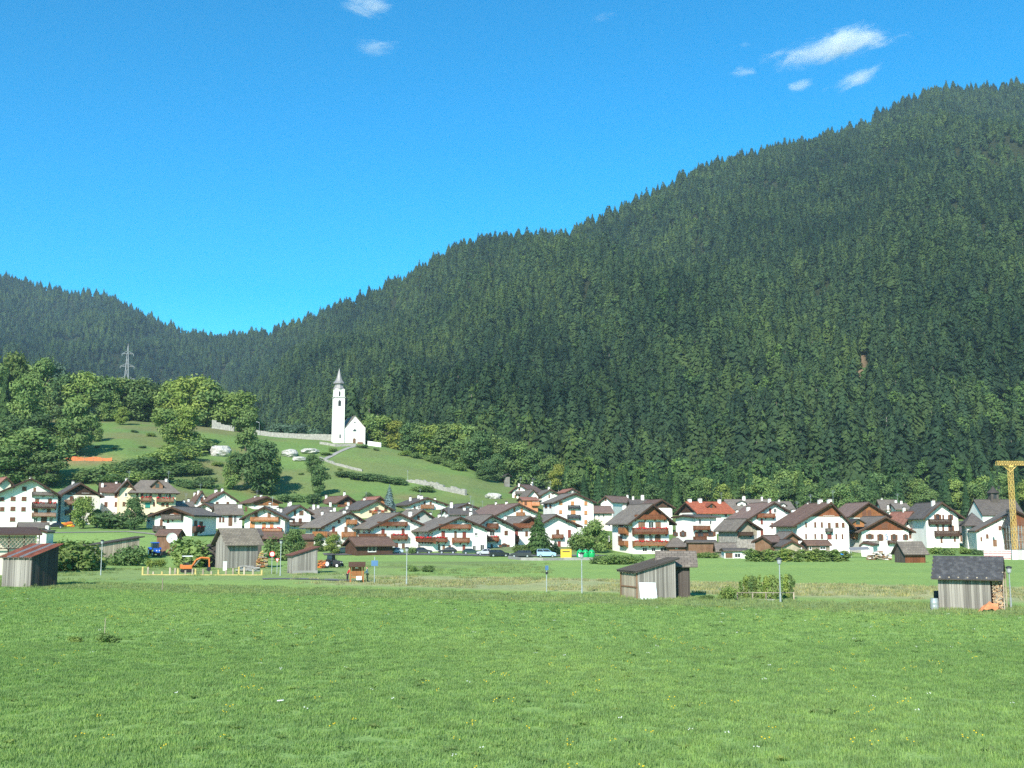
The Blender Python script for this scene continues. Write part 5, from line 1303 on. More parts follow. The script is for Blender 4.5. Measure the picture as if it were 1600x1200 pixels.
def shed(label, c, a, xl, xr, yb, yl, yr, D, m='wood_grey', m2='wood_greydark', side='L', kind='mono', ridge=None, roof='rust', os=.3, of=.35, n=16, n2=14, sheets=7, shingle=False, cap=None, z=None):
    px, py = cp(c, (xl + xr) / 2, yb); d = hit(px, py)[1]
    f = Frame(c, (xl + xr) / 2, yb, d, a)
    Xl, Xr = f.front(xl, yb)[0], f.front(xr, yb)[0]
    hl, hr = f.front(xl, yl)[1], f.front(xr, yr)[1]
    g = random.Random(label)
    root = empty('shed', f.o, f.a, label, 'shed', 'plank sheds on the meadow')
    W = Xr - Xl; top = lambda s: hl + (hr - hl) * s / W
    if kind == 'mono':
        k = (hr - hl) / W
        MB().prof_y([(Xl + .03, -.4), (Xr - .03, -.4), (Xr - .03, hr - .03), (Xl + .03, hl - .03)], .03, D - .03).build('frame', M['wood_greydark'], root)
        plank_wall(root, m, n, top, (Xl, .0), (0, 0, W), .04, 'F', g)
        X = Xl if side == 'L' else Xr
        plank_wall(root, m2, n2, lambda s: (hl if side == 'L' else hr), (X, 0), (0, 0, D), .04, side, g)
        rx0, rx1 = Xl - os, Xr + os
        if sheets:
            for i in range(sheets):
                y0 = -of + (D + 2 * of) * i / sheets; y1 = -of + (D + 2 * of) * (i + 1) / sheets - .02
                e = g.uniform(0, .05)
                mm = 'zinc' if roof == 'rust' and i in (2, 5) and g.random() < .8 else roof
                s_ = MB(); nn = 4
                for q in range(nn):
                    u0, u1 = y0 + (y1 - y0) * q / nn, y0 + (y1 - y0) * (q + 1) / nn
                    b = .035 if q % 2 else 0
                    s_.hexa([(rx0 - e, u0, hl - os * k + .06 + b), (rx1 + e, u0, hr + os * k + .06 + b), (rx1 + e, u1, hr + os * k + .06 + b), (rx0 - e, u1, hl - os * k + .06 + b)],
                            [(rx0 - e, u0, hl - os * k + .085 + b), (rx1 + e, u0, hr + os * k + .085 + b), (rx1 + e, u1, hr + os * k + .085 + b), (rx0 - e, u1, hl - os * k + .085 + b)])
                s_.build('roof_sheet', M[mm], root)
        MB().prof_y([(rx0 + .05, hl - os * k - .06), (rx1 - .05, hr + os * k - .06), (rx1 - .05, hr + os * k + .055), (rx0 + .05, hl - os * k + .055)], -of + .05, D + of - .05).build('roof_boards', M['wood_greydark'], root)
        nb = 6
        for i in range(nb):
            y = .1 + (D - .3) * i / (nb - 1)
            MB().bar((rx0 + .1, y, hl - os * k - .12), (Xl + .3, y, hl + .3 * k - .10), .07, 6).build('rafter_end', M['wood_pale'], root)
    else:
        zr_ = f.front((xl + xr) / 2, ridge, D / 2)[1]; k = (zr_ - .15 - hl) / (D / 2)
        MB().prof_x([(.03, -.4), (D - .03, -.4), (D - .03, hl - .03), (D / 2, zr_ - .18), (.03, hl - .03)], Xl + .03, Xr - .03).build('frame', M['wood_greydark'], root)
        plank_wall(root, m, n, lambda s: hl, (Xl, 0), (0, 0, W), .04, 'F', g)
        X = Xl if side == 'L' else Xr
        if n2: plank_wall(root, m2, n2, lambda s: hl + k * (D / 2 - abs(s - D / 2)), (X, 0), (0, 0, D), .04, side, g)
        x0, x1 = Xl - os, Xr + (cap if cap is not None else os)
        for (ya, za, yb_, zb_) in ((-of, hl - of * k, D / 2, zr_ - .15), (D / 2, zr_ - .15, D + of, hl - of * k)):
            MB().prof_x([(ya, za), (yb_, zb_), (yb_, zb_ + .07), (ya, za + .07)], x0 + .05, x1 - .05).build('roof_boards', M['wood_greydark'], root)
        if shingle:
            for sgn in (0, 1):
                sh = MB(); rows = 11; nx = int((x1 - x0) / .26)
                sl = math.hypot(D / 2 + of, zr_ - .15 - hl + of * k)
                for r_ in range(rows):
                    for q in range(nx):
                        t0, t1 = r_ / rows - .01 * g.random(), min(1, (r_ + 1.12) / rows)
                        ya = -of + (D / 2 + of) * t0; yb_ = -of + (D / 2 + of) * t1
                        za, zb_ = hl - of * k + k * (D / 2 + of) * t0 + .115, hl - of * k + k * (D / 2 + of) * t1 + .085
                        if sgn: ya, yb_ = D - ya, D - yb_
                        xa, xb = x0 + (x1 - x0) * (q + (.5 if r_ % 2 else 0)) / nx, x0 + (x1 - x0) * (q + .95 + (.5 if r_ % 2 else 0)) / nx
                        xb = min(xb, x1); e = g.uniform(-.012, .015)
                        if xa >= x1 - .02: continue
                        P_ = [(xa, ya, za + e), (xb, ya, za + e), (xb, yb_, zb_), (xa, yb_, zb_)]
                        if sgn: P_ = P_[::-1]
                        sh.hexa([(p[0], p[1], p[2] - .03) for p in P_], P_, g.choice((0, 0, 1)))
                sh.build('shingles', [M[roof], M[shingle]], root, kind="stuff")
        else:
            for (ya, za, yb_, zb_) in ((-of, hl - of * k, D / 2, zr_ - .15), (D / 2, zr_ - .15, D + of, hl - of * k)):
                rf = MB().prof_x([(ya, za + .073), (yb_, zb_ + .073), (yb_, zb_ + .16), (ya, za + .16)], x0, x1)
                me = rf.mesh('roof', M[roof]); uvs(me, lambda v: (v.x, (v.y) * 1.2)); link('roof', me, root)
        for i in range(6):
            x = Xl + .2 + (W - .4) * i / 5
            MB().box(x - .05, x + .05, -of + .06, .1, hl - .14 - of * k * .4, hl - .03 - of * k * .4).build('rafter_end', M['wood_pale'], root)
    return root, f, dict(Xl=Xl, Xr=Xr, hl=hl, hr=hr, D=D, W=W)
M['shingle_a'] = plain("grey wooden shingle", (0.052, 0.053, 0.058), 0.85, .3, 3, .3)
M['shingle_b'] = plain("pale grey wooden shingle", (0.072, 0.072, 0.075), 0.85, .3, 3, .3)
shed("grey plank shed with a rusty sheet roof sloping to the left at the far left", 1, 46, 258, 484, 1076, 818, 722, 3.9, 'wood_greydark', 'wood_grey', roof='rust', n=15, n2=14, os=.35, of=.3, sheets=8)
sB = shed("tall pale plank shed with a lean roof and white board by its corner", 9, 26, 285, 580, 478, 262, 172, 3.5, 'wood_grey', 'wood_pale', roof='slate', n=20, n2=10, os=.35, of=.35, sheets=6)
r_, f_, q_ = sB
p, w_ = f_.front(287, 470), f_.front(415, 340)
MB().hexa([(p[0] - .1, -.75, 0), (w_[0], -.75, 0), (w_[0], -.68, 0), (p[0] - .1, -.68, 0)], [(p[0] - .1, -.2, 1.55), (w_[0], -.2, 1.5), (w_[0], -.14, 1.5), (p[0] - .1, -.14, 1.55)])
bd = MB().hexa([(0, -.05, -.3), (w_[0] - p[0], -.05, -.3), (w_[0] - p[0], 0, -.3), (0, 0, -.3)], [(0, .33, 1.45), (w_[0] - p[0], .33, 1.4), (w_[0] - p[0], .38, 1.4), (0, .38, 1.45)])
o = bd.build('board', M['tarp_white'], None, tuple(np.array(f_.o) + f_.u * p[0] - f_.n * .5), (0, 0, f_.a)); tag(o, "white board leaning against the pale plank shed", "board")
for z_ in (.95,): MB().box(q_['Xl'] - .10, q_['Xl'] - .045, 0, q_['D'], z_, z_ + .12).build('side_rail', M['wood_brown'], r_)
for y_ in (0.0, q_['D'] - .1): MB().box(q_['Xl'] - .12, q_['Xl'] - .043, y_, y_ + .1, -.2, q_['hl'] - .05).build('corner_post', M['wood_brown'], r_)
shed("dark plank shed with a grey pitched roof standing behind the pale plank shed", 9, 2, 470, 690, 468, 205, 205, 3.2, 'wood_greydark', 'wood_greydark', kind='gable', ridge=104, roof='slate', side='R', os=.5, of=.5, n=18, n2=12, cap=.75)
sC = shed("grey plank shed with shingle roof and firewood stacked at its right end", 8, -5, 405, 782, 1168, 905, 905, 3.1, 'wood_grey', 'wood_greydark', kind='gable', ridge=772, roof='shingle_a', shingle='shingle_b', side='R', os=.45, of=.55, n=19, n2=12, cap=.95)
r_, f_, q_ = sC
g = random.Random(5)
lg = MB()
for i in range(26):
    for j in range(6):
        for q in range(3):
            r0 = g.uniform(.045, .075); x = q_['Xr'] + .16 + j * .115 + (.055 if i % 2 else 0) + g.uniform(-.012, .012); z = .08 + i * .105 + g.uniform(-.015, .015)
            if z > q_['hl'] - .1: continue
            y = -.05 + q * 1.05 + g.uniform(-.07, .07)
            lg.bar((x, y, z), (x, y + .95, z), r0, 6, r0 * g.uniform(.85, 1), mi=g.choice((0, 0, 1, 2)))
wp = empty('firewood_stack', tuple(np.array(f_.o)), f_.a, "stack of split firewood under the right end of the shingle roofed shed", "firewood")
lg.build('logs', [M['log_end'], M['wood_brown'], M['wood_pale']], wp, kind="stuff")
for y_ in (.02, 3.0): MB().box(q_['Xr'] + .86, q_['Xr'] + .94, y_, y_ + .1, -.2, q_['hl'] + .2).build('post', M['wood_pale'], r_)
MB().box(q_['Xr'] + .1, q_['Xr'] + .9, .5, .6, q_['hl'] - .05, q_['hl'] + .08).build('beam', M['wood_pale'], r_)
M['tarp_brown'] = plain('orange brown sheeting', (.50, .20, .09), .8, .35, 3, .4)
sh_ = MB(); N_ = 7
pa = [f_.front(x, 1160, -.9)[0] for x in (685, 830)]
for i in range(N_):
    for j in range(4):
        x0, x1 = pa[0] + (pa[1] - pa[0]) * i / N_, pa[0] + (pa[1] - pa[0]) * (i + 1) / N_
        hh = lambda t, s: max(.0, .68 * math.sin(min(1, t * 1.15) * 2.2) * (1 - abs(s - .5) * 1.3) + .08 * math.sin(t * 17 + s * 9))
        P4 = [(x0, -.2 - .25 * j, hh(i / N_, j / 4)), (x0, -.2 - .25 * (j + 1), hh(i / N_, (j + 1) / 4)), (x1, -.2 - .25 * (j + 1), hh((i + 1) / N_, (j + 1) / 4)), (x1, -.2 - .25 * j, hh((i + 1) / N_, j / 4))]
        sh_.hexa([(p[0], p[1], p[2] - .05) for p in P4], P4)
o = sh_.build('tarpaulin', M['tarp_brown'], None, tuple(f_.o), (0, 0, f_.a)); tag(o, "crumpled orange brown tarpaulin over a heap in front of the firewood stack", "tarpaulin")
def barrel(c, x, y, r, h, m, label, group=None):
    p = hit(*cp(c, x, y)); mb = MB().lathe([(r * .92, 0), (r, .05), (r * 1.04, h * .33), (r, h * .36), (r * 1.04, h * .66), (r, h * .7), (r * .95, h)], 14)
    o = mb.build('barrel', M[m], None, p); tag(o, label, "barrel", group); return o
barrel(8, 372, 1166, .30, .85, 'steel', "pale metal barrel at the left end of the shingle roofed shed")
barrel(8, 392, 1130, .26, 1.1, 'iron', "dark barrel behind the pale one at the shingle roofed shed")
shed("red brown plank barn with a grey pitched roof alone on the right meadow", 8, 33, 160, 306, 828, 748, 748, 3.4, 'wood', 'wood_greydark', kind='gable', ridge=672, roof='slate', side='L', os=.55, of=.6, n=14, n2=12)
sE = shed("tall grey barn with a mossy tiled roof beside the building site", 2, 22, 735, 992, 916, 690, 690, 5.0, 'wood_grey', 'wood_grey', kind='gable', ridge=574, roof='moss_roof', side='L', os=.7, of=.8, n=18, n2=14)
shed("low grey lean shed joined to the left of the tall grey barn", 2, 10, 540, 690, 905, 742, 690, 4.0, 'wood_greydark', 'wood_grey', roof='slate', n=10, n2=12, os=.35, of=.3, sheets=5)
sF = shed("small weathered shed with a reddish roof rising to the right by the path", 3, 14, 152, 356, 962, 806, 742, 3.4, 'wood_grey', 'wood_grey', roof='rose_roof', n=15, n2=12, os=.35, of=.3, sheets=6)
MB().box(sF[2]['Xl'] - .06, sF[2]['Xr'] + .06, -.12, -.06, -.3, .42).build('plinth', M['concrete'], sF[0])
sG = shed("long low log store with a grey roof rising to the right behind the bushes", 1, 20, 800, 1182, 838, 718, 655, 4.0, 'wood_pale', 'wood_grey', roof='slate', n=20, n2=10, os=.9, of=.4, sheets=8)
def pergola():
    d = 150; f = Frame(1, 150, 780, d, 8); xl, xr = f.front(-60, 760)[0], f.front(330, 760)[0]
    z0, z1 = f.front(150, 745)[1], f.front(150, 640)[1]; zb = -.5
    root = empty('pergola', f.o, f.a, "dark roofed pergola with diamond lattice behind the rusty roofed shed", "pergola")
    MB().hexa([(xl - .4, -.5, z1 + .05), (xr + .3, -.5, z1 + .05), (xr + .3, 4.2, z1 + 1.0), (xl - .4, 4.2, z1 + 1.0)], [(xl - .4, -.5, z1 + .3), (xr + .3, -.5, z1 + .3), (xr + .3, 4.2, z1 + 1.2), (xl - .4, 4.2, z1 + 1.2)]).build('roof', M['brown_roof'], root)
    for i in range(4): 
        x = xl + (xr - xl) * i / 3
        MB().box(x - .07, x + .07, -.07, .07, zb, z1 + .05).build('post', M['wood_dark'], root)
    n = 12; H = z1 - z0
    for i in range(-3, n):
        s_ = (xr - xl) / n
        for sg in (0, 1):
            a0, a1 = xl + s_ * i, xl + s_ * (i + 3)
            t0, t1 = max(0, (xl - a0) / (3 * s_)), min(1, (xr - a0) / (3 * s_))
            if t1 <= t0: continue
            p, q = (a0 + 3 * s_ * t0, t0), (a0 + 3 * s_ * t1, t1)
            if sg: p, q = (p[0], 1 - p[1]), (q[0], 1 - q[1])
            MB().bar((p[0], -.09 - .05 * sg, z0 + H * p[1]), (q[0], -.09 - .05 * sg, z0 + H * q[1]), .045).build('lattice_slat', M['wood_pale'], root)
    MB().box(xl, xr, -.15, .05, z0 - .12, z0).build('rail', M['wood_dark'], root)
    MB().box(xl, xr, 3.0, 3.1, zb, z1).build('back_wall', M['ivory'], root)
    MB().box(xl + .1, xr - 1.0, .3, .36, zb, z0 - .3).build('front_panel', M['ivory'], root)
pergola()

# ---------------------------------------------------------------- street furniture
M['lantern_glass'] = plain('lantern glass', (.34, .36, .37), .3)
def lamp(c, x, ytop, ybase, label, d=None, arm=False):
    px, py = cp(c, x, ybase); p = hit(px, py) if d is None else on_ground(px, d)
    h = (ybase - ytop) / CR[c][2] * p[1] / F
    o = empty('street_lamp', p, 0, label, 'street lamp', 'street lamps along the path')
    MB().bar((0, 0, -.1), (0, 0, h - .45), .06, 8, .045).build('pole', M['steel'], o)
    MB().bar((0, 0, 0), (0, 0, .7), .085, 8).build('base_sleeve', M['steel'], o)
    if arm:
        MB().bar((0, 0, h - .45), (-.9, 0, h - .05), .05, 6).box(-1.5, -.8, -.12, .12, h - .1, h + .05).build('lantern', M['steel'], o); return o
    l_ = MB().lathe([(.06, h - .47), (.15, h - .38), (.20, h - .08), (.19, h - .05)], 8).build('lantern', M['lantern_glass'], o)
    MB().lathe([(.25, h - .047), (.24, h + .06), (.05, h + .12)], 8).build('lantern_cap', M['iron'], l_)
    return o
lamp(2, 1188, 688, 980, "street lamp by the round red sign at the start of the path")
lamp(4, 28, 752, 1062, "street lamp on the meadow right of the wooden notice board")
lamp(5, 705, 800, 1132, "thin lamp post on the meadow below the green containers")
lamp(9, 1398, 178, 512, "street lamp in front of the bean trellis")
lamp(8, 922, 872, 1152, "street lamp just right of the firewood shed")
lamp(1, 858, 688, 975, "grey lamp post in front of the long log store")
lamp(0, 405, 661, 682, "lamp with a short arm on the hilltop by the churchyard wall", 490, True)
lamp(0, 637, 735, 752, "tiny lamp at the upper end of the broken stone wall")
def sign_post(c, x, ytop, ybase, plates, label, m='steel', cat='sign'):
    p = hit(*cp(c, x, ybase)); k = p[1] / F / CR[c][2]; h = (ybase - ytop) * k
    o = empty('sign_post', p, -math.atan2(p[0], p[1]), label, cat)
    MB().bar((0, 0, -.1), (0, 0, h), .05, 8).build('pole', M[m], o)
    for (dx0, dx1, y0, y1, mm, shape, ang) in plates:
        z0, z1 = (ybase - y1) * k, (ybase - y0) * k; w0, w1 = dx0 * k, dx1 * k; cx, cz, r0 = (w0 + w1) / 2, (z0 + z1) / 2, (w1 - w0) / 2
        if shape == 'box': MB().box(w0, w1, -.09, -.055, z0, z1).build('plate', M[mm], o, rot=(0, 0, R(ang)))
        elif shape == 'round':
            pl = MB().prof_y([(cx + r0 * math.cos(i * math.pi / 10), cz + r0 * math.sin(i * math.pi / 10)) for i in range(20)], -.085, -.055).build('plate', M['red_paint'], o)
            MB().prof_y([(cx + r0 * .7 * math.cos(i * math.pi / 10), cz + r0 * .7 * math.sin(i * math.pi / 10)) for i in range(20)], -.095, -.088).build('plate_centre', M['white_paint'], pl)
        else:
            pl = MB().prof_y([(w0, z1), (w1, z1), (cx, z0)], -.085, -.055).build('plate', M['red_paint'], o)
            MB().prof_y([(cx + (x_ - cx) * .62, z1 - (z1 - z_) * .62 - (z1 - z0) * .12) for x_, z_ in ((w0, z1), (w1, z1), (cx, z0))], -.095, -.088).build('plate_centre', M['white_paint'], pl)
    return o
sign_post(2, 1115, 775, 965, [(-24, 24, 776, 824, '', 'round', 0)], "round white road sign with a red rim beside the lamp")
sign_post(2, 1160, 834, 965, [(-17, 17, 834, 872, '', 'tri', 0)], "small triangular give way sign beside the round sign")
sign_post(3, 845, 825, 1046, [(-28, 28, 855, 900, 'sign_blue', 'box', 0)], "post with a square blue sign right of the notice board")
sign_post(5, 404, 900, 1122, [(-14, 14, 900, 938, 'sign_blue', 'box', 25), (-12, 12, 952, 972, 'iron', 'box', 25)], "slim pale post with a narrow blue sign on the middle meadow")
def stake(c, x, ytop, ybase, label, r=.03, tilt=0, m='wood_pale'):
    p = hit(*cp(c, x, ybase)); h = (ybase - ytop) / CR[c][2] * p[1] / F
    o = MB().bar((0, 0, -.1), (tilt, 0, h), r, 6, r * .9).build('stake', M[m], None, p); return tag(o, label, "stake")
stake(0, 253.5, 904, 923, "thin pale stake at the edge of the meadow below the building site", .05)
stake(0, 163, 968, 1000, "thin stake in the weed clump on the left meadow", .02)
# notice board with two people
def notice_board():
    f = Frame(3, 693, 1036, hit(*cp(3, 693, 1036))[1], 0)
    p = lambda x, y: f.front(x, y)
    o = empty('notice_board', f.o, f.a, "orange brown wooden notice board with a little roof beside the path", "notice board")
    for x in (640, 748): X = p(x, 1030)[0]; MB().box(X - .09, X + .09, -.08, .08, -.2, p(x, 885)[1]).build('post', M['wood_orange'], o)
    a, b = p(652, 982), p(738, 905); MB().box(a[0], b[0], -.05, .05, a[1], b[1]).build('panel', M['wood_orange'], o)
    a, b = p(625, 903), p(770, 870); x0, x1 = a[0], b[0]
    rf = MB().prof_x([(-.7, a[1]), (0, b[1]), (0, b[1] + .12), (-.7, a[1] + .1)], x0, x1).prof_x([(0, b[1]), (.7, a[1]), (.7, a[1] + .1), (0, b[1] + .12)], x0, x1).build('roof', M['wood_dark'], o)
    a, b = p(690, 1015), p(735, 985); MB().hexa([(a[0], -.5, a[1]), (b[0], -.5, a[1]), (b[0], -.2, b[1]), (a[0], -.2, b[1])], [(a[0], -.52, a[1] + .04), (b[0], -.52, a[1] + .04), (b[0], -.22, b[1] + .04), (a[0], -.22, b[1] + .04)]).build('leaflet_tray', M['white_paint'], o)
    a, b = p(640, 1000), p(748, 990); MB().box(a[0], b[0], -.06, .06, a[1], b[1] + .05).build('lower_rail', M['wood_orange'], o)
    a, b = p(682, 918), p(708, 908); MB().box(a[0], b[0], -.075, -.053, a[1], b[1]).build('paper', M['white_paint'], o)
notice_board()
def skin_chain(name, joints, edges, root, mat, parent, sub=2):
    me = bpy.data.meshes.new(name); me.from_pydata([j[:3] for j in joints], edges, [])
    me.materials.append(mat)
    o = link(name, me, parent); o.modifiers.new("skin", 'SKIN').use_smooth_shade = True
    for i, j in enumerate(joints):
        s_ = me.skin_vertices[0].data[i]; s_.radius = (j[3], j[4] if len(j) > 4 else j[3]); s_.use_root = (i == root)
    m_ = o.modifiers.new("sub", 'SUBSURF'); m_.levels = m_.render_levels = sub
    return o
M['skin'] = plain("skin", (0.50, 0.30, 0.20), 0.6, .05); M['hair'] = plain("dark hair", (0.03, 0.02, 0.015), .6); M['shirt_white'] = plain("white cloth", (.7, .68, .64), .9)
M['jacket_red'] = plain("red cloth", (.42, .03, .035), .9); M['trousers'] = plain("dark trousers", (.04, .04, .05), .9); M['khaki'] = plain("khaki cloth", (.25, .22, .12), .9)
def person(c, x, y, rz, lean, top, legs, label, armf):
    p = hit(*cp(c, x, y)); o = empty('person', p, rz, label, "person")
    hp = .92; ca, sa = math.cos(lean), math.sin(lean)
    T = lambda y_, h: (0, -(h * sa) + y_ * ca, hp + h * ca + y_ * sa)     # a point of the leaning trunk, facing -y
    def P(x_, y_, h, r, r2=None): a = T(y_, h); return (x_, a[1], a[2], r, r2 or r)
    J = [(0, 0, hp, .12, .10), P(0, 0, .22, .11, .09), P(0, 0, .45, .15, .10), P(0, 0, .56, .055), P(0, -.02, .70, .095, .105), P(0, -.02, .80, .06, .07)]
    E = [(0, 1), (1, 2), (2, 3), (3, 4), (4, 5)]
    sh, lg = {}, {}
    for s_ in (-1, 1):
        k = len(J); a = P(s_ * .17, 0, .48, .06)
        el = (s_ * .25, a[1] - .04 - armf * .12, a[2] - .27, .042); wr = (s_ * .23, el[1] - .10 - armf * .14, el[2] - .22 + armf * .16, .03); hd = (s_ * .22, wr[1] - .05, wr[2] - .08 + armf * .04, .035, .02)
        J += [a, el, wr, hd]; E += [(2, k), (k, k + 1), (k + 1, k + 2), (k + 2, k + 3)]; sh[s_] = (a, el, wr)
        k = len(J); b = [(s_ * .10, .0, hp - .05, .085), (s_ * .11, -.02 - .05 * s_, .49, .06), (s_ * .11, .03 + .03 * s_, .09, .04), (s_ * .12, -.12, .04, .04, .03)]
        J += b; E += [(0, k), (k, k + 1), (k + 1, k + 2), (k + 2, k + 3)]; lg[s_] = b
    skin_chain('body', J, E, 0, M['skin'], o)
    JJ = [(0, 0, hp - .04, .145, .12), P(0, 0, .22, .135, .115), P(0, 0, .46, .165, .12), P(0, 0, .53, .07)]; EE = [(0, 1), (1, 2), (2, 3)]
    for s_ in (-1, 1):
        k = len(JJ); a, el, wr = sh[s_]; JJ += [a[:3] + (.078,), el[:3] + (.06,), wr[:3] + (.05,)]; EE += [(2, k), (k, k + 1), (k + 1, k + 2)]
    skin_chain('jacket', JJ, EE, 0, M[top], o)
    JJ = [(0, 0, hp + .02, .15, .125)]; EE = []
    for s_ in (-1, 1):
        k = len(JJ); b = lg[s_]; JJ += [b[0][:3] + (.10,), b[1][:3] + (.08,), b[2][:3] + (.065,)]; EE += [(0, k), (k, k + 1), (k + 1, k + 2)]
    skin_chain('trousers', JJ, EE, 0, M[legs], o)
    h1, h2 = P(0, .02, .72, .11), P(0, .03, .82, .07)
    skin_chain('hair', [h1, h2], [(0, 1)], 0, M['hair'], o)
    # face and shoes
    fc = MB()
    for s_ in (-1, 1): a = P(s_ * .038, -.115, .715, 0); fc.lathe([(.004, a[2] - .012), (.013, a[2]), (.004, a[2] + .012)], 6, a[0], a[1])
    a = P(0, -.13, .685, 0); fc.bar((0, a[1] + .02, a[2] + .02), (0, a[1], a[2] - .01), .012); a = P(0, -.11, .64, 0); fc.box(-.03, .03, a[1] - .01, a[1] + .01, a[2] - .006, a[2] + .006)
    fc.build('face', M['hair'], o)
    for s_ in (-1, 1): MB().hexa([(s_ * .12 - .05, -.2, 0), (s_ * .12 + .05, -.2, 0), (s_ * .12 + .05, .1, 0), (s_ * .12 - .05, .1, 0)], [(s_ * .12 - .04, -.19, .06), (s_ * .12 + .04, -.19, .06), (s_ * .12 + .045, .09, .11), (s_ * .12 - .045, .09, .11)]).build('shoe', M['iron'], o, bevel=.02)
    return o
person(3, 614, 1033, R(95), R(24), 'jacket_red', 'trousers', "person in a red jacket bending towards the left side of the notice board", .8)
person(3, 786, 1031, R(-75), R(5), 'shirt_white', 'khaki', "person in a white shirt standing at the right side of the notice board", .6)

# ---------------------------------------------------------------- cars and machines
def wheel(r, w, m='rubber'):
    mb = MB(); mb.prof_y([(r * math.cos(i * math.pi / 9), r * math.sin(i * math.pi / 9)) for i in range(18)], -w / 2, w / 2); return mb
def car(c, x, y, a, col, label, L=4.2, van=False, group='cars parked along the road', H=1.45, d=None):
    px, py = cp(c, x, y); p = hit(px, py) if d is None else on_ground(px, d)
    o = empty('parked_car', p, R(a) - math.atan2(p[0], p[1]), label, "car", group)
    h = L / 2; zb = .62 * H
    if van: pr = [(-h, .3), (-h, zb * 1.05), (-h + .05, zb * 1.1), (h * .45, zb * 1.08), (h * .92, zb * .92), (h, zb * .7), (h, .3)]
    else: pr = [(-h, .32), (-h, zb * .95), (-h * .85, zb * 1.08), (h * .35, zb * 1.06), (h * .92, zb * .88), (h, zb * .62), (h, .32)]
    b = MB().prof_y(pr, -.84, .84).build('body', col, o, bevel=.07)
    if van: g0, g1 = [(-h * .98, zb * 1.06), (h * .5, zb * 1.06)], [(-h * .93, H - .06), (h * .18, H - .06)]
    else: g0, g1 = [(-h * .88, zb * 1.04), (h * .42, zb * 1.04)], [(-h * .55, H - .06), (h * .05, H - .06)]
    cab = MB().hexa([(g0[0][0], -.79, g0[0][1]), (g0[1][0], -.79, g0[1][1]), (g0[1][0], .79, g0[1][1]), (g0[0][0], .79, g0[0][1])], [(g1[0][0], -.66, g1[0][1]), (g1[1][0], -.66, g1[1][1]), (g1[1][0], .66, g1[1][1]), (g1[0][0], .66, g1[0][1])]).build('glasshouse', M['dark_glass'], o)
    MB().hexa([(g1[0][0] - .05, -.68, H - .057), (g1[1][0] + .08, -.68, H - .057), (g1[1][0] + .08, .68, H - .057), (g1[0][0] - .05, .68, H - .057)], [(g1[0][0] + .05, -.6, H), (g1[1][0] - .1, -.6, H), (g1[1][0] - .1, .6, H), (g1[0][0] + .05, .6, H)]).build('roof', col, o)
    pl = MB()
    for s_ in (-1, 1):
        for t in (.0, .45, 1.0): 
            q0, q1 = g0[0][0] + (g0[1][0] - g0[0][0]) * t, g1[0][0] + (g1[1][0] - g1[0][0]) * t
            pl.bar((q0, s_ * .80, g0[0][1]), (q1, s_ * .67, H - .05), .04)
    pl.build('window_pillar', col, o, kind="stuff")
    for sx in (-.62, .62):
        for sy in (-1, 1):
            wl_ = wheel(.31, .2).build('wheel', M['rubber'], o, (sx * h, sy * .78, .31))
            wheel(.19, .215).build('rim', M['steel'], wl_)
    for sy in (-1, 1):
        MB().box(h - .06, h + .015, sy * .62 - .16, sy * .62 + .16, zb * .66, zb * .82).build('headlight', M['frame_white'], o)
        MB().box(-h - .015, -h + .05, sy * .66 - .12, sy * .66 + .12, zb * .75, zb * .95).build('taillight', M['red_paint'], o)
    return o
def paint(n_, c): 
    m = plain(n_, c, .25, .03, 2, 0, 0, .5); return m
P_dark, P_green, P_silver, P_pale, P_blue, P_black = paint("dark grey car paint", (.035, .037, .042)), paint("dark green car paint", (.02, .05, .045)), paint("silver car paint", (.42, .44, .46)), paint("pale blue car paint", (.33, .42, .48)), paint("light blue car paint", (.30, .46, .60)), paint("black car paint", (.015, .015, .018))
car(3, 572, 792, 178, P_green, "dark green car leftmost on the road below the row houses")
car(3, 798, 794, 4, P_silver, "silver car parked in front of the log cabin")
car(3, 1012, 793, 182, P_pale, "pale blue grey car half sunk behind the bank, right of the log cabin")
car(4, 168, 792, 5, P_dark, "dark grey car under the flowered balcony of the widest row house")
car(4, 378, 792, 176, P_black, "black car in front of the doors of the widest row house", H=1.5)
car(4, 580, 797, 3, P_green, "low dark green car right of the black car", H=1.3)
car(4, 696, 805, 184, P_silver, "small silver car wedged between two dark cars", L=3.6)
car(4, 818, 818, 6, P_black, "black estate car below the arched doorway", L=4.5, van=True, H=1.5)
car(4, 1000, 823, 182, P_dark, "dark grey estate car left of the light blue van", L=4.7, van=True, H=1.5)
car(5, 402, 822, 3, P_blue, "light blue small van at the foot of the tall fir", van=True, H=1.8)
car(1, 468, 577, 178, P_black, "dark car beside the low hut under the big white house", group=None)
stone_wall("pale kerb wall under the cars at the foot of the fir", [(795, 873), (815, 875.5), (850, 876), (880, 875.5), (930, 875)], .55, .4, M['concrete'], .03)
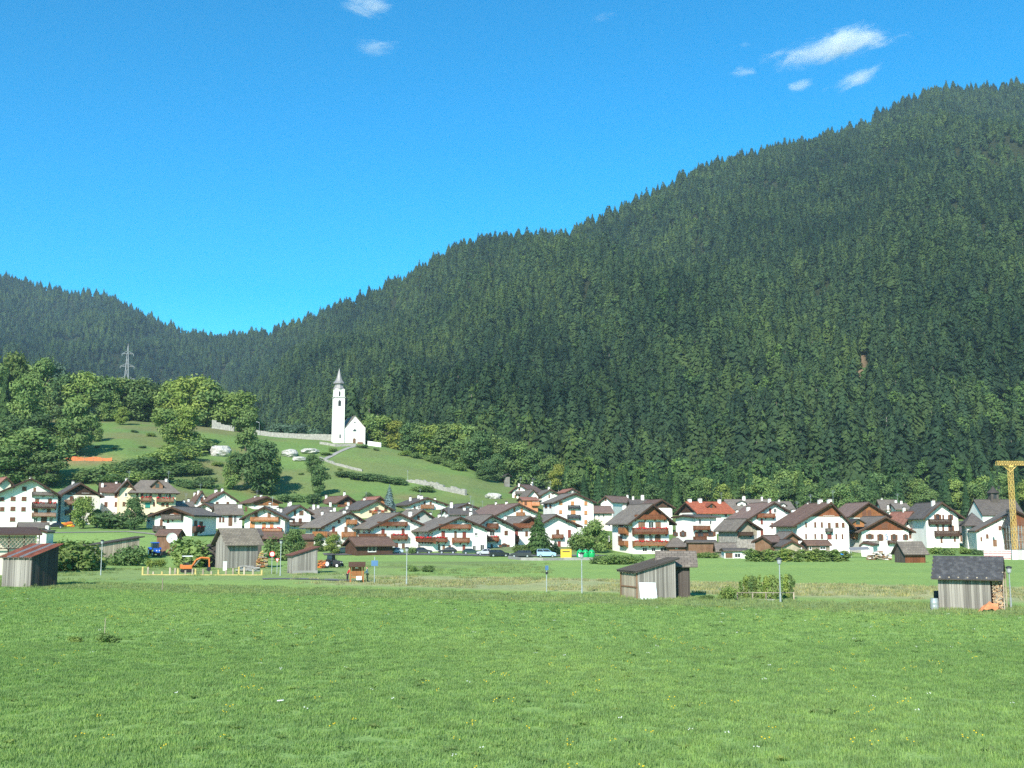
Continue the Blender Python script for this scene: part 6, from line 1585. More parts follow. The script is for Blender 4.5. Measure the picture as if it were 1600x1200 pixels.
# recycling containers
p = hit(*cp(5, 570, 830)); o = empty('container', p, -math.atan2(p[0], p[1]), "big yellow clothes container beside the light blue van", "container")
MB().hexa([(-1.15, -.7, .1), (1.15, -.7, .1), (1.15, .7, .1), (-1.15, .7, .1)], [(-1.15, -.6, 1.75), (1.15, -.6, 1.75), (1.15, .7, 1.95), (-1.15, .7, 1.95)]).build('body', M['yellow'], o, bevel=.05)
MB().box(-.8, .8, -.72, -.66, 1.3, 1.5).build('flap', M['iron'], o); MB().box(-1.0, 1.0, -.6, .6, -.1, .097).build('base', M['iron'], o)
for i, (x, lab) in enumerate(((688, "green recycling bell with a white side, nearest the yellow container"), (735, "middle green recycling bell of the three"), (788, "green recycling bell farthest from the yellow container"))):
    p = hit(*cp(5, x, 826)); o = empty('recycling_bell', p, 0, lab, "container", "green recycling bells")
    MB().lathe([(.62, 0), (.72, .12), (.74, .95), (.62, 1.4), (.36, 1.68), (.08, 1.74)], 14).build('body', M['green_bell'], o, smooth=True)
    MB().lathe([(.05, 1.742), (.05, 1.85), (.16, 1.87), (.16, 1.93)], 8).build('lifting_ring', M['steel'], o)
    for t in (-1, 1): MB().box(t * .3 - .12, t * .3 + .12, -.70, -.55, 1.05, 1.25).build('slot', M['iron'], o)
    if i == 0: MB().box(-.35, .35, -.79, -.735, .25, .9).build('label_plate', M['white_paint'], o)
def tractor(c, x, y, a, k, paintm, label):
    p = hit(*cp(c, x, y)); o = empty('tractor', p, R(a) - math.atan2(p[0], p[1]), label, "tractor"); o.scale = (k, k, k)
    MB().hexa([(-.42, -2.0, .7), (.42, -2.0, .7), (.42, -.1, .7), (-.42, -.1, .7)], [(-.36, -1.95, 1.35), (.36, -1.95, 1.35), (.40, -.1, 1.55), (-.40, -.1, 1.55)]).build('bonnet', paintm, o, bevel=.05)
    MB().hexa([(-.65, -.1, 1.2), (.65, -.1, 1.2), (.65, 1.2, 1.2), (-.65, 1.2, 1.2)], [(-.55, 0, 2.45), (.55, 0, 2.45), (.55, 1.15, 2.45), (-.55, 1.15, 2.45)]).build('cab', M['dark_glass'], o)
    MB().box(-.66, .66, -.15, 1.3, 2.453, 2.62).build('cab_roof', paintm, o)
    for s_ in (-1, 1):
        w_ = wheel(.78, .45).build('rear_wheel', M['rubber'], o, (s_ * .85, .75, .78), (0, 0, R(90))); wheel(.42, .48).build('rim', M['white_paint'], w_)
        w_ = wheel(.48, .32).build('front_wheel', M['rubber'], o, (s_ * .72, -1.45, .48), (0, 0, R(90))); wheel(.26, .35).build('rim', M['white_paint'], w_)
        MB().prof_x([(-.1, 1.3), (.1, 1.62), (.9, 1.72), (1.5, 1.45), (1.5, 1.35), (.9, 1.62), (.15, 1.52)], s_ * .85 - .25, s_ * .85 + .25).build('mudguard', paintm, o)
        MB().box(s_ * .25 - .1, s_ * .25 + .1, -2.02, -1.97, 1.0, 1.2).build('headlight', M['frame_white'], o)
    MB().box(-.3, .3, -1.8, 1.1, .45, .75).build('chassis', M['iron'], o); MB().bar((.3, -.6, 1.5), (.3, -.6, 2.3), .04, 8).build('exhaust', M['iron'], o)
tractor(2, 122, 815, 14, 1.0, M['blue'], "blue tractor facing the camera beside the bushes at the left")
tractor(3, 495, 912, 55, .8, M['iron'], "dark grey old tractor parked right of the small weathered shed")
def excavator():
    p = hit(*cp(2, 400, 952)); o = empty('mini_excavator', p, R(8) - math.atan2(p[0], p[1]), "orange mini excavator with a white canopy on the building site", "excavator")
    for s_ in (-.55, .55):
        MB().prof_y([(-.9, .05), (-.75, 0), (.75, 0), (.9, .05), (.98, .25), (.85, .45), (-.85, .45), (-.98, .25)], s_ - .16, s_ + .16).build('track', M['rubber'], o)
    MB().box(-.8, .5, -.6, .6, .5, 1.05).build('body', M['orange'], o, bevel=.06); MB().box(-1.05, -.78, -.55, .55, .55, 1.15).build('counterweight', M['orange'], o, bevel=.05)
    MB().box(-.35, .1, -.25, .25, 1.053, 1.4).build('seat', M['iron'], o)
    for x in (-.6, .3):
        for y in (-.5, .5): MB().bar((x, y, 1.0), (x, y, 2.25), .035).build('canopy_post', M['iron'], o)
    MB().box(-.8, .55, -.62, .62, 2.25, 2.36).build('canopy', M['white_paint'], o)
    b = [(.55, 0, .8), (1.1, 0, 1.75), (1.8, 0, 2.05), (2.9, 0, 1.95)]
    bm_ = MB()
    for q, w_ in zip(b, b[1:]): bm_.bar(q, w_, .15)
    bm_.build('boom', M['orange'], o); MB().bar((2.9, 0, 2.0), (2.95, 0, .75), .12).build('dipper', M['orange'], o)
    MB().prof_y([(2.75, .75), (3.15, .75), (3.2, .35), (2.95, .1), (2.6, .25)], -.3, .3).build('bucket', M['iron'], o)
    MB().bar((.9, .0, .95), (1.7, 0, 1.9), .05).build('hydraulic_ram', M['steel'], o)
excavator()
# building site and yard
def site_fence():
    P0 = hit(*cp(2, 15, 978)); root = empty('fence', P0, 0, "row of pale posts with a low yellow rail round the building site", "fence")
    pts = [hit(*cp(2, x, 976 + .002 * x)) for x in (15, 60, 105, 180, 248, 292, 316, 380, 440, 465, 530, 600, 660, 725, 785, 835, 880, 955, 1030)]
    g = random.Random(2)
    for i, p in enumerate(pts):
        h = g.uniform(.45, 1.15); q = p - P0; MB().box(q[0] - .11, q[0] + .11, q[1] - .07, q[1] + .07, q[2] - .1, q[2] + h).build('post', M['wood_pale'] if i % 3 else M['sand'], root)
    for a, b in zip(pts, pts[1:]):
        a, b = a - P0, b - P0; MB().hexa([(a[0], a[1] - .12, a[2] + .02), (b[0], b[1] - .12, b[2] + .02), (b[0], b[1] - .08, b[2] + .02), (a[0], a[1] - .08, a[2] + .02)], [(a[0], a[1] - .12, a[2] + .14), (b[0], b[1] - .12, b[2] + .14), (b[0], b[1] - .08, b[2] + .14), (a[0], a[1] - .08, a[2] + .14)]).build('rail', M['sand'], root)
M['sand'] = plain("yellow board", (0.42, 0.34, 0.13), .9, .25, 3)
site_fence()
def pile(name, c, x0, x1, y0, y1, m, label, cat, n, r, seed, depth=1.5, L=None, kind=None):
    p = hit(*cp(c, (x0 + x1) / 2, y1)); k = p[1] / F / CR[c][2]; W, H = (x1 - x0) * k, (y1 - y0) * k; g = random.Random(seed)
    o = empty(name, p, -math.atan2(p[0], p[1]), label, cat); mb = MB()
    for i in range(n):
        t = g.random(); z = g.uniform(0, H) * (1 - abs(t - .5) * 1.2); x = -W / 2 + W * t; y = g.uniform(0, depth); a = g.uniform(-.4, .4) + (0 if L else 0); l = (L or W * .5) * g.uniform(.6, 1)
        x0_, x1_ = max(-W / 2, x - l / 2), min(W / 2, x + l / 2)
        mb.bar((x0_, y - a * .3, max(r, z + r)), (x1_, y + a * .3, max(r, z + r + g.uniform(-.15, .15) * H)), r * g.uniform(.7, 1.3), 5, mi=g.randrange(len(m)))
    mb.build('pieces', [M[q] for q in m], o, kind="stuff"); return o
pile('plank_stack', 2, 985, 1080, 782, 915, ['wood_orange', 'wood_pale', 'sand'], "tall stack of yellow planks right of the tall grey barn", "timber", 90, .10, 1, 1.5)
pile('beam_pile', 2, 810, 1010, 895, 945, ['steel', 'concrete'], "grey beams lying in front of the tall grey barn", "beams", 26, .10, 2, 1.2)
pile('firewood_heap', 7, 990, 1215, 735, 812, ['log_end', 'wood_pale', 'frame_white', 'wood_brown'], "untidy heap of pale firewood beside the red brown barn", "firewood", 150, .10, 3, 2.5, .9)
pile('scrap_heap', 3, 362, 428, 842, 918, ['orange', 'rust', 'wood_orange'], "bright orange heap of gear right of the small weathered shed", "gear", 40, .12, 4, 1.0, .7)
pile('orange_digger_arms', 1, 520, 628, 525, 565, ['yellow', 'orange'], "orange and yellow machine parts on the grass before the white house", "machinery", 22, .16, 6, 1.2, 1.4)
bpy.data.objects['orange_digger_arms'].name = 'machine_parts'
p = hit(*cp(2, 715, 935)); o = MB().box(-.26, .26, -.2, .2, -.1, 1.25).box(-.3, .3, -.24, .24, 1.253, 1.33).build('meter_box', M['white_paint'], None, p, (0, 0, R(20))); tag(o, "white meter box standing before the tall grey barn", "box")
# satellite dish
p = hit(*cp(2, 258, 812)); k = p[1] / F / 5.45; o = empty('satellite_dish', p, R(18), "large round white dish standing by the brown plank shed", "dish")
r_ = 44 * k; ds = MB(); n_ = 20; hz_ = (812 - 662) * k
for i in range(n_):
    for j in range(4):
        f2 = lambda q, t: (q * r_ * math.cos(t), .35 * r_ * q * q - .35 * r_, hz_ + q * r_ * math.sin(t))
        t0, t1 = 2 * math.pi * i / n_, 2 * math.pi * (i + 1) / n_
        a4 = [f2(j / 4, t0), f2((j + 1) / 4, t0), f2((j + 1) / 4, t1), f2(j / 4, t1)]
        if j == 0: a4 = a4[1:]
        ds.hexa([(q[0], -q[1] - .35 * r_ + .03, q[2]) for q in a4], [(q[0], -q[1] - .35 * r_ - .02, q[2]) for q in a4])
ds.build('dish', M['white_paint'], o); MB().bar((0, .2, -.3), (0, .2, hz_), .08, 6).build('mast', M['steel'], o); MB().bar((0, .0, hz_ - r_), (0, -r_, hz_), .03).box(-.1, .1, -r_ - .15, -r_ + .05, hz_ - .1, hz_ + .1).build('feed_horn', M['iron'], o)
# blue tarpaulin, awning, barriers
p = hit(*cp(7, 710, 778)); k = p[1] / F / 6; mb = MB(); g = random.Random(8); W, Hh = 140 * k, 46 * k
for i in range(10):
    for j in range(4):
        hh = lambda u, v: max(.02, Hh * (math.sin(math.pi * min(.98, max(.02, u))) ** .6) * (1 - abs(v - .55) * 1.1) * (.85 + .2 * math.sin(u * 14 + v * 5)))
        U = [(i / 10, j / 4), ((i + 1) / 10, j / 4), ((i + 1) / 10, (j + 1) / 4), (i / 10, (j + 1) / 4)]
        T_ = [(-W / 2 + W * u, 2.2 * v, hh(u, v)) for u, v in U]; mb.hexa([(q[0], q[1], q[2] - .04) for q in T_], T_)
o = mb.build('tarpaulin', M['tarp'], None, p, (0, 0, -math.atan2(p[0], p[1]))); tag(o, "bright blue tarpaulin over a heap below the white farmhouse", "tarpaulin")
p = hit(*cp(7, 1130, 790)); k = p[1] / F / 6
o = MB().hexa([(-60 * k, 1.0, 0), (60 * k, 1.0, 0), (60 * k, 2.6, 0), (-60 * k, 2.6, 0)], [(-55 * k, 1.1, 55 * k), (50 * k, 1.1, 62 * k), (50 * k, 2.5, 70 * k), (-55 * k, 2.5, 60 * k)]).build('sheeted_stack', M['tarp_white'], None, p, (0, 0, -.3), bevel=.15); tag(o, "stack under white sheeting behind the firewood heap", "stack")
f = Frame(7, 925, 760, 243, 10); o = empty('awning', f.o, f.a, "flat pale grey awning on posts left of the firewood heap", "awning")
a_, b_ = f.front(835, 722), f.front(1020, 690); MB().hexa([(a_[0], 0, a_[1]), (b_[0], 0, a_[1] + .2), (b_[0], 3, b_[1]), (a_[0], 3, b_[1] - .2)], [(a_[0], 0, a_[1] + .08), (b_[0], 0, a_[1] + .28), (b_[0], 3, b_[1] + .08), (a_[0], 3, b_[1] - .12)]).build('canvas', M['zinc'], o)
for x in (a_[0] + .1, b_[0] - .1):
    for y in (.1, 2.8): MB().bar((x, y, -.3), (x, y, a_[1] + .1), .05).build('post', M['steel'], o)
# hoarding at the crane
f = Frame(8, 825, 803, hit(*cp(8, 825, 803))[1], 4); o = empty('hoarding', f.o, f.a, "red and white striped site hoarding at the foot of the crane", "hoarding")
x0, x1 = f.front(728, 800)[0], f.front(925, 800)[0]; h_ = f.front(825, 735)[1]; n_ = 6
for i in range(n_):
    a_, b_ = x0 + (x1 - x0) * i / n_, x0 + (x1 - x0) * (i + 1) / n_ - .05
    pn = MB().box(a_, b_, -.03, .03, -.1, h_).build('panel', M['white_paint'], o)
    for q in range(4): MB().box(a_ + .02, b_ - .02, -.045, -.033, h_ * (.06 + .25 * q), h_ * (.18 + .25 * q)).build('stripe', M['rose_paint'] if 'rose_paint' in M else M.setdefault('rose_paint', plain("faded red paint", (.5, .16, .16), .6)), pn)
f = Frame(8, 970, 806, hit(*cp(8, 970, 806))[1], 4); o = empty('site_container', f.o, f.a, "white site hut at the right end of the striped hoarding", "site hut")
x0, x1 = f.front(932, 800)[0], f.front(1060, 800)[0]; h_ = f.front(970, 738)[1]; MB().box(x0, x1, 0, 2.4, -.1, h_).build('body', M['tarp_white'], o); MB().box(x0 - .05, x1 + .05, -.05, 2.45, h_ + .003, h_ + .1).build('roof', M['concrete'], o); MB().box(x0 + 1, x0 + 1.9, -.04, -.003, 0, 2).build('door', M['grey'], o)
# wayside post with roof, hill netting
p = on_ground(792, 440); zt = float(zat(741, 440)) - p[2]; zb_ = float(zat(768, 440)) - p[2]
o = empty('transformer_tower', p, R(20), "slender grey wooden tower with a tiny roof above the stone heap", "tower")
MB().box(-1.0, 1.0, -1.0, 1.0, -1, zb_ + 1.6).build('base', M['white'], o); MB().box(-.9, .9, -.9, .9, zb_ + 1.603, zt - 1.1).build('shaft', M['wood_grey'], o)
MB().prof_y([(-1.9, zt - 1.2), (0, zt), (0, zt + .2), (-1.9, zt - 1.0)], -1.6, 1.6).prof_y([(0, zt), (1.9, zt - 1.2), (1.9, zt - 1.0), (0, zt + .2)], -1.6, 1.6).build('roof', M['slate_dark'], o)
P0 = on_ground(78, 402); o = empty('safety_netting', P0, 0, "strip of orange safety netting across the slope at the left", "netting"); L_ = [on_ground(x, 402 + (x - 78) * .03) - P0 for x in np.linspace(76, 177, 22)]
mb = MB(); g = random.Random(4)
for i, (a, b) in enumerate(zip(L_, L_[1:])):
    w_ = .05 * math.sin(i * 1.7); h0, h1 = 1.25 + .3 * math.sin(i * .9), 1.25 + .3 * math.sin((i + 1) * .9)
    mb.hexa([(a[0], a[1] + w_, a[2] - .1), (b[0], b[1] - w_, b[2] - .1), (b[0], b[1] - w_ + .04, b[2] - .1), (a[0], a[1] + w_ + .04, a[2] - .1)], [(a[0], a[1] + w_, a[2] + h0), (b[0], b[1] - w_, b[2] + h1), (b[0], b[1] - w_ + .04, b[2] + h1), (a[0], a[1] + w_ + .04, a[2] + h0)])
    if i % 3 == 0: MB().bar((a[0], a[1] - .1, a[2] - .2), (a[0], a[1] - .1, a[2] + 1.8), .05).build('post', M['wood_pale'], o)
mb.build('net', M['orange_net'], o)
# bean trellis
P0 = hit(*cp(9, 1065, 490)); o = empty('garden_fence', P0, 0, "low rail fence in front of the bean plants", "fence"); pts = [hit(*cp(9, x, 489)) - P0 for x in (1062, 1180, 1285, 1395, 1502)]
for p in pts: MB().box(p[0] - .05, p[0] + .05, p[1] - .05, p[1] + .05, -.2, p[2] + .68).build('post', M['wood_pale'], o)
for a, b in zip(pts, pts[1:]): MB().bar((a[0], a[1] - .06, a[2] + .62), (b[0], b[1] - .06, b[2] + .62), .035).build('rail', M['wood_pale'], o)
a, b = pts[1], pts[2]; MB().box(a[0] + .4, b[0] + .7, a[1] - .5, a[1] - .2, -.05, .10).build('kerb_stone', M['concrete'], o)
# litter in the grass
p = hit(438, 1100); o = MB().hexa([(-.11, -.05, .10), (.11, -.03, .12), (.11, .08, .12), (-.11, .06, .10)], [(-.11, -.05, .12), (.11, -.03, .145), (.11, .08, .14), (-.11, .06, .125)]).build('paper_scrap', M['white_paint'], None, p); tag(o, "scrap of white paper in the near grass", "paper")

# ---------------------------------------------------------------- trees and bushes one can point at
G1 = 'trees of the wood on the left hilltop'
ORD = ['leftmost', 'second from left', 'third from left', 'fourth from left', 'fifth from left', 'sixth from left', 'seventh from left', 'eighth from left', 'ninth from left', 'tenth from left', 'eleventh from left', 'twelfth from left', 'thirteenth from left']
def many(rows, kind_label, group, most=14):
    names = [kind_label[r[4]] if isinstance(kind_label, dict) else kind_label for r in rows]
    own = []
    for r, nm in zip(rows, names):
        same = sorted(q[0] for q, n2 in zip(rows, names) if n2 == nm)
        own.append(nm if len(same) == 1 or len(same) > most else nm + ', ' + (ORD[same.index(r[0])] if r[0] != same[-1] else 'rightmost'))
    for r, nm in zip(rows, own): tree(r[0], r[1], r[1] - r[2], r[4], nm, group, w=r[3] / max(8, (r[1] - r[2])) / .72, d=r[5] if len(r) > 5 else None)
lab1 = {'leaf_light': "light green broadleaf tree in the wood on the left hilltop", 'leaf_mid': "mid green broadleaf tree in the wood on the left hilltop", 'leaf_dark': "dark green broadleaf tree in the wood on the left hilltop", 'needle': "dark conifer in the wood on the left hilltop", 'leaf_blue': "bluish green tree in the wood on the left hilltop"}
many([(4, 668, 575, 40, 'needle', 470), (20, 672, 562, 62, 'leaf_light', 500), (62, 672, 570, 60, 'leaf_mid', 505), (84, 672, 577, 52, 'leaf_blue', 512), (40, 690, 600, 60, 'leaf_mid', 465), (105, 672, 594, 60, 'leaf_dark', 500), (130, 672, 590, 66, 'leaf_mid', 500),
      (160, 668, 594, 64, 'leaf_dark', 502), (188, 662, 588, 62, 'leaf_light', 512), (216, 660, 584, 66, 'leaf_mid', 514), (240, 660, 586, 52, 'leaf_dark', 518), (262, 664, 588, 56, 'leaf_mid', 512), (284, 668, 586, 70, 'leaf_light', 508), (306, 674, 584, 80, 'leaf_light', 508),
      (328, 676, 594, 76, 'leaf_mid', 506), (348, 676, 606, 60, 'leaf_dark', 508), (372, 680, 606, 80, 'leaf_light', 505), (-20, 675, 575, 70, 'leaf_mid', 490), (-60, 675, 570, 70, 'leaf_light', 500), (173, 660, 612, 40, 'leaf_mid', 500), (145, 665, 615, 40, 'leaf_blue', 500), (30, 660, 560, 60, 'leaf_mid', 530), (75, 660, 570, 60, 'leaf_light', 532), (100, 660, 588, 56, 'leaf_light', 530), (125, 655, 592, 52, 'leaf_light', 530), (170, 655, 590, 56, 'leaf_mid', 532), (205, 652, 578, 60, 'leaf_light', 534), (230, 652, 578, 60, 'leaf_light', 536), (255, 655, 580, 56, 'leaf_mid', 534), (275, 658, 582, 60, 'leaf_mid', 534), (300, 660, 588, 60, 'leaf_mid', 532), (335, 665, 606, 56, 'leaf_light', 530), (352, 668, 612, 50, 'leaf_mid', 530), (385, 676, 618, 50, 'leaf_light', 520)], lab1, G1)
lab2 = {'leaf_mid': "mid green tree crowding the lower left slope", 'leaf_dark': "dark tree crowding the lower left slope", 'leaf_light': "light tree crowding the lower left slope"}
many([(18, 700, 645, 60, 'leaf_dark'), (0, 745, 660, 90, 'leaf_dark'), (45, 752, 665, 105, 'leaf_mid'), (22, 762, 690, 90, 'leaf_dark'), (72, 762, 705, 70, 'leaf_mid'), (-30, 750, 650, 100, 'leaf_mid'), (60, 712, 642, 66, 'leaf_dark')], lab2, 'trees crowding the lower left slope')
tree(120, 714, 92, 'leaf_mid', "round bushy tree standing alone above the orange netting", w=1.0)
tree(96, 708, 60, 'leaf_dark', "dark tree tucked behind the left side of the round bushy tree", w=1.0)
tree(146, 690, 34, 'leaf_mid', "low tree right behind the round bushy tree above the netting", w=1.2)
tree(192, 664, 30, 'leaf_light', "small light tree at the top of the dry slope", w=1.2)
tree(262, 696, 60, 'leaf_mid', "broad low tree halfway down the hilltop wood, left of the other", w=1.3)
tree(292, 698, 66, 'leaf_light', "broad low tree halfway down the hilltop wood, right of the other", w=1.25)
tree(383, 705, 70, 'leaf_mid', "tall rounded tree beside the lamp on the hilltop wall", w=.9)
tree(402, 772, 88, 'leaf_dark', "big dark tree in the middle of the slope above the orange balcony house", w=1.15)
tree(365, 766, 62, 'leaf_mid', "slim paler tree left of the big dark slope tree", w=.75)
tree(425, 756, 50, 'leaf_mid', "lower tree at the right foot of the big dark slope tree", w=.9)
many([(442, 686, 646, 50, 'leaf_blue', 508), (466, 688, 642, 52, 'leaf_blue', 510), (488, 690, 655, 40, 'leaf_blue', 505), (505, 692, 668, 30, 'leaf_light', 505), (425, 684, 655, 30, 'leaf_mid', 515)], {'leaf_blue': "bluish green tree behind the churchyard wall", 'leaf_light': "small light tree behind the churchyard wall", 'leaf_mid': "small mid green tree behind the churchyard wall"}, 'trees behind the churchyard wall')
many([(146, 752, 728, 42, 'bush_mid'), (165, 748, 724, 42, 'bush_dark'), (185, 744, 718, 40, 'bush_mid'), (203, 740, 712, 40, 'bush_dark'), (222, 736, 706, 42, 'bush_dark'), (242, 730, 700, 42, 'bush_mid'), (260, 725, 695, 42, 'bush_dark'), (278, 720, 690, 42, 'bush_mid'), (296, 712, 682, 40, 'bush_dark'), (310, 704, 678, 38, 'bush_mid'),
      (175, 757, 735, 40, 'bush_dark'), (205, 755, 732, 44, 'bush_mid'), (235, 750, 725, 44, 'bush_dark'), (262, 742, 718, 40, 'bush_dark'), (285, 735, 712, 36, 'bush_dark')],
     {'bush_mid': "mid green shrub in the diagonal thicket on the left slope", 'bush_dark': "dark shrub in the diagonal thicket on the left slope"}, 'shrubs in the diagonal thicket on the left slope')
tree(300, 741, 18, 'bush_dark', "low dark bush below the right end of the thicket", w=2.2)
tree(318, 742, 15, 'bush_dark', "small dark bush beside the low bush below the boulder", w=1.6)
tree(312, 762, 24, 'bush_dark', "dark bush above the brown roofed house, right one of two", w=1.5)
tree(286, 762, 20, 'bush_dark', "dark bush above the brown roofed house, left one of two", w=1.4)
tree(489, 738, 30, 'leaf_dark', "upper dark tree in the pair below the rock outcrop", w=1.2)
tree(500, 776, 52, 'leaf_dark', "lower dark tree in the pair below the rock outcrop", w=.85)
tree(487, 786, 22, 'bush_dark', "bush left of the brown timber house at the meadow's foot", w=1.6)
tree(452, 784, 16, 'bush_dark', "bush behind the white chimneys on the lower slope", w=2)
many([(543, 746, 733, 22, 'bush_dark'), (556, 748, 734, 22, 'bush_dark'), (569, 750, 735, 24, 'bush_dark'), (582, 751, 737, 24, 'bush_dark'), (595, 753, 738, 22, 'bush_dark')], "dark shrub in the short hedge on the church meadow", 'shrubs of the short hedge on the church meadow')
many([(616, 756, 741, 20, 'bush_dark'), (627, 758, 744, 18, 'bush_dark')], "dark shrub at the end of the hedge by the tiny lamp", 'shrubs by the tiny lamp on the meadow')
tree(660, 768, 13, 'bush_dark', "low shrub on the broken stone wall", w=2.4)
many([(632, 712, 702, 14, 'bush_mid'), (650, 716, 705, 14, 'bush_mid'), (668, 720, 708, 14, 'bush_mid'), (684, 725, 711, 16, 'bush_mid'), (702, 730, 715, 16, 'bush_mid'), (718, 736, 720, 18, 'bush_mid')], "small bush along the upper right edge of the church meadow", 'bushes along the edge of the church meadow')
lab3 = {'leaf_light': "light broadleaf tree at the forest edge right of the church", 'leaf_mid': "mid green broadleaf tree at the forest edge right of the church", 'leaf_dark': "dark broadleaf tree at the forest edge right of the church", 'leaf_yellow': "yellowish tree at the forest edge right of the church", 'needle': "dark conifer at the forest edge right of the church"}
BELT = [(583, 698, 653, 36, 'leaf_mid', 502), (602, 700, 655, 40, 'leaf_light', 505), (620, 703, 662, 34, 'leaf_yellow', 505), (640, 706, 664, 34, 'leaf_dark', 500), (658, 709, 662, 42, 'leaf_mid', 502), (678, 713, 664, 44, 'leaf_light', 500), (697, 718, 662, 46, 'leaf_mid', 500), (716, 724, 664, 46, 'leaf_light', 498), (734, 732, 668, 46, 'leaf_mid', 494),
      (750, 742, 680, 50, 'leaf_dark', 490), (735, 752, 700, 42, 'leaf_dark', 478), (748, 774, 705, 56, 'leaf_dark', 462), (770, 772, 700, 56, 'leaf_mid', 470), (790, 772, 690, 60, 'leaf_dark', 480), (812, 772, 695, 56, 'leaf_mid', 478), (836, 770, 700, 56, 'leaf_dark', 478), (858, 772, 712, 40, 'leaf_mid', 474), (872, 768, 722, 30, 'leaf_yellow', 468), (568, 694, 662, 26, 'leaf_mid', 505),
      (760, 785, 752, 30, 'leaf_dark', 440), (775, 780, 735, 40, 'leaf_dark', 452)]
BELT = [(r[0], r[1], r[2] - 12, r[3] * 1.25, r[4], float(ip(r[0], _cpx, _cd)) + 9) if r[0] < 735 and r[5] > 480 else r for r in BELT]
many(BELT, lab3, 'trees at the forest edge right of the church')
# the foot of the mountain forest behind the roofs
gg = random.Random(12)
lab4 = {'leaf_light': "light broadleaf tree at the forest foot", 'leaf_mid': "mid green broadleaf tree at the forest foot", 'leaf_dark': "dark broadleaf tree at the forest foot", 'needle': "dark spruce at the forest foot"}
rows = []
for x in range(890, 1640, 10):
    broad = gg.random() < (.4 if x < 1180 else .7)
    kd = gg.choice(['leaf_mid', 'leaf_mid', 'leaf_dark', 'leaf_dark', 'leaf_light']) if broad else 'needle'
    d = gg.uniform(400, 436); h = gg.uniform(46, 66) if broad else gg.uniform(56, 84)
    rows.append((x + gg.uniform(-6, 6), 778, 778 - h, h * (.75 if broad else .6), kd, d))
for x0, x1, where in ((0, 980, 'behind the four storey house'), (980, 1062, 'behind the big chalet'), (1062, 1175, 'behind the bright red roof'), (1175, 1330, 'behind the large farmhouse'), (1330, 1420, 'behind the faded red roof'), (1420, 1530, 'behind the dark roofed house'), (1530, 2000, 'by the crane')):
    many([r for r in rows if x0 <= r[0] < x1], {k_: v_ + ' ' + where for k_, v_ in lab4.items()}, 'trees along the foot of the forest')
# village greenery
tree(130, 826, 52, 'leaf_mid', "bushy tree hiding the right half of the white house with the timber gallery", w=1.0)
tree(152, 824, 30, 'leaf_dark', "lower tree just right of the bushy tree at the timber gallery", w=1.1)
tree(210, 828, 54, 'leaf_dark', "dark tree in front of the yellow house's left end", w=.95)
tree(181, 826, 36, 'bush_dark', "dark bush between the two village trees at the left", w=1.6)
tree(113, 892, 64, 'bush_light', "light green bush right of the rusty roofed shed", w=1.4)
tree(139, 889, 34, 'bush_mid', "green bush under the end of the log store roof", w=1.2)
tree(206, 884, 42, 'bush_dark', "greyish dark bush in front of the log store", w=1.2)
tree(180, 882, 24, 'bush_dark', "low dark bush below the log store planks", w=1.5)
tree(289, 886, 58, 'bush_mid', "wide green bush between the blue tractor and the lean shed", w=1.35)
tree(243, 887, 18, 'bush_light', "yellow flowering low bush below the blue tractor", w=1.2)
tree(368, 882, 14, 'bush_mid', "small shrub against the tall grey barn, left of the two", w=1.9)
tree(393, 883, 18, 'bush_mid', "small shrub against the tall grey barn, right of the two", w=1.8)
tree(458, 872, 46, 'leaf_mid', "leafy tree behind the small weathered shed", w=1.0)
tree(440, 876, 44, 'bush_mid', "bush left of the tree behind the weathered shed", w=1.1)
tree(497, 862, 30, 'leaf_mid', "small tree in the gap left of the first row house", w=1.0)
tree(520, 866, 32, 'leaf_light', "light tree right in front of the first row house", w=1.1)
tree(460, 843, 18, 'bush_mid', "rounded bush below the dark posted gable house", w=1.6)
tree(563, 866, 16, 'bush_dark', "bush by the left gable of the log cabin", w=1.3)
tree(608, 866, 14, 'bush_mid', "bush by the right end of the log cabin", w=1.2)
tree(642, 866, 14, 'bush_mid', "plant beside the door of the second row house", w=1.0)
tree(610, 0, 50, 'needle_blue', "pale blue spruce standing above the cream house", d=352, w=1.05)
tree(578, 0, 20, 'leaf_dark', "small dark tree behind the red brown timber roof", d=378, w=1.2)
tree(842, 867, 70, 'needle_wide', "tall bushy fir in front of the white row houses", w=1.0)
tree(868, 866, 22, 'needle_wide', "low young fir at the right foot of the tall fir", w=1.3)
tree(814, 866, 18, 'bush_light', "light bush at the left foot of the tall fir", w=1.2)
tree(928, 864, 54, 'leaf_mid', "broad tree left of the big chalet", w=1.1)
tree(908, 860, 40, 'bush_dark', "dark bush beneath the tall four storey house", w=1.1)
tree(948, 858, 20, 'bush_mid', "bush at the big chalet's left corner", w=1.2)
tree(1000, 864, 20, 'bush_mid', "shrub in front of the big chalet's lower windows", w=1.2)
many([(940, 881, 864, 24, 'bush_mid'), (953, 882, 863, 26, 'bush_mid'), (967, 882, 863, 26, 'bush_light'), (980, 881, 865, 22, 'bush_mid'), (990, 880, 862, 18, 'bush_dark')], {'bush_mid': "mid green shrub in the hedge below the big chalet", 'bush_light': "light shrub in the hedge below the big chalet", 'bush_dark': "dark shrub in the hedge below the big chalet"}, 'shrubs of the hedge below the big chalet')
many([(1060 + i * 14, 872, 861, 17, 'bush_mid') for i in range(5)], "low garden shrub below the flat eaved pale house", 'low garden shrubs below the pale house')
many([(1172 + i * 10.5, 877 + (i % 2), 858 + (i * 7 % 5), 26, 'vine_light' if i % 4 else 'vine_mid') for i in range(15)], {'vine_light': "light green bean row plant at the edge of the right meadow", 'vine_mid': "mid green bean row plant at the edge of the right meadow"}, 'bean row plants at the edge of the right meadow')
tree(1308, 862, 22, 'bush_mid', "climbing bush on the farmhouse porch", w=.9)
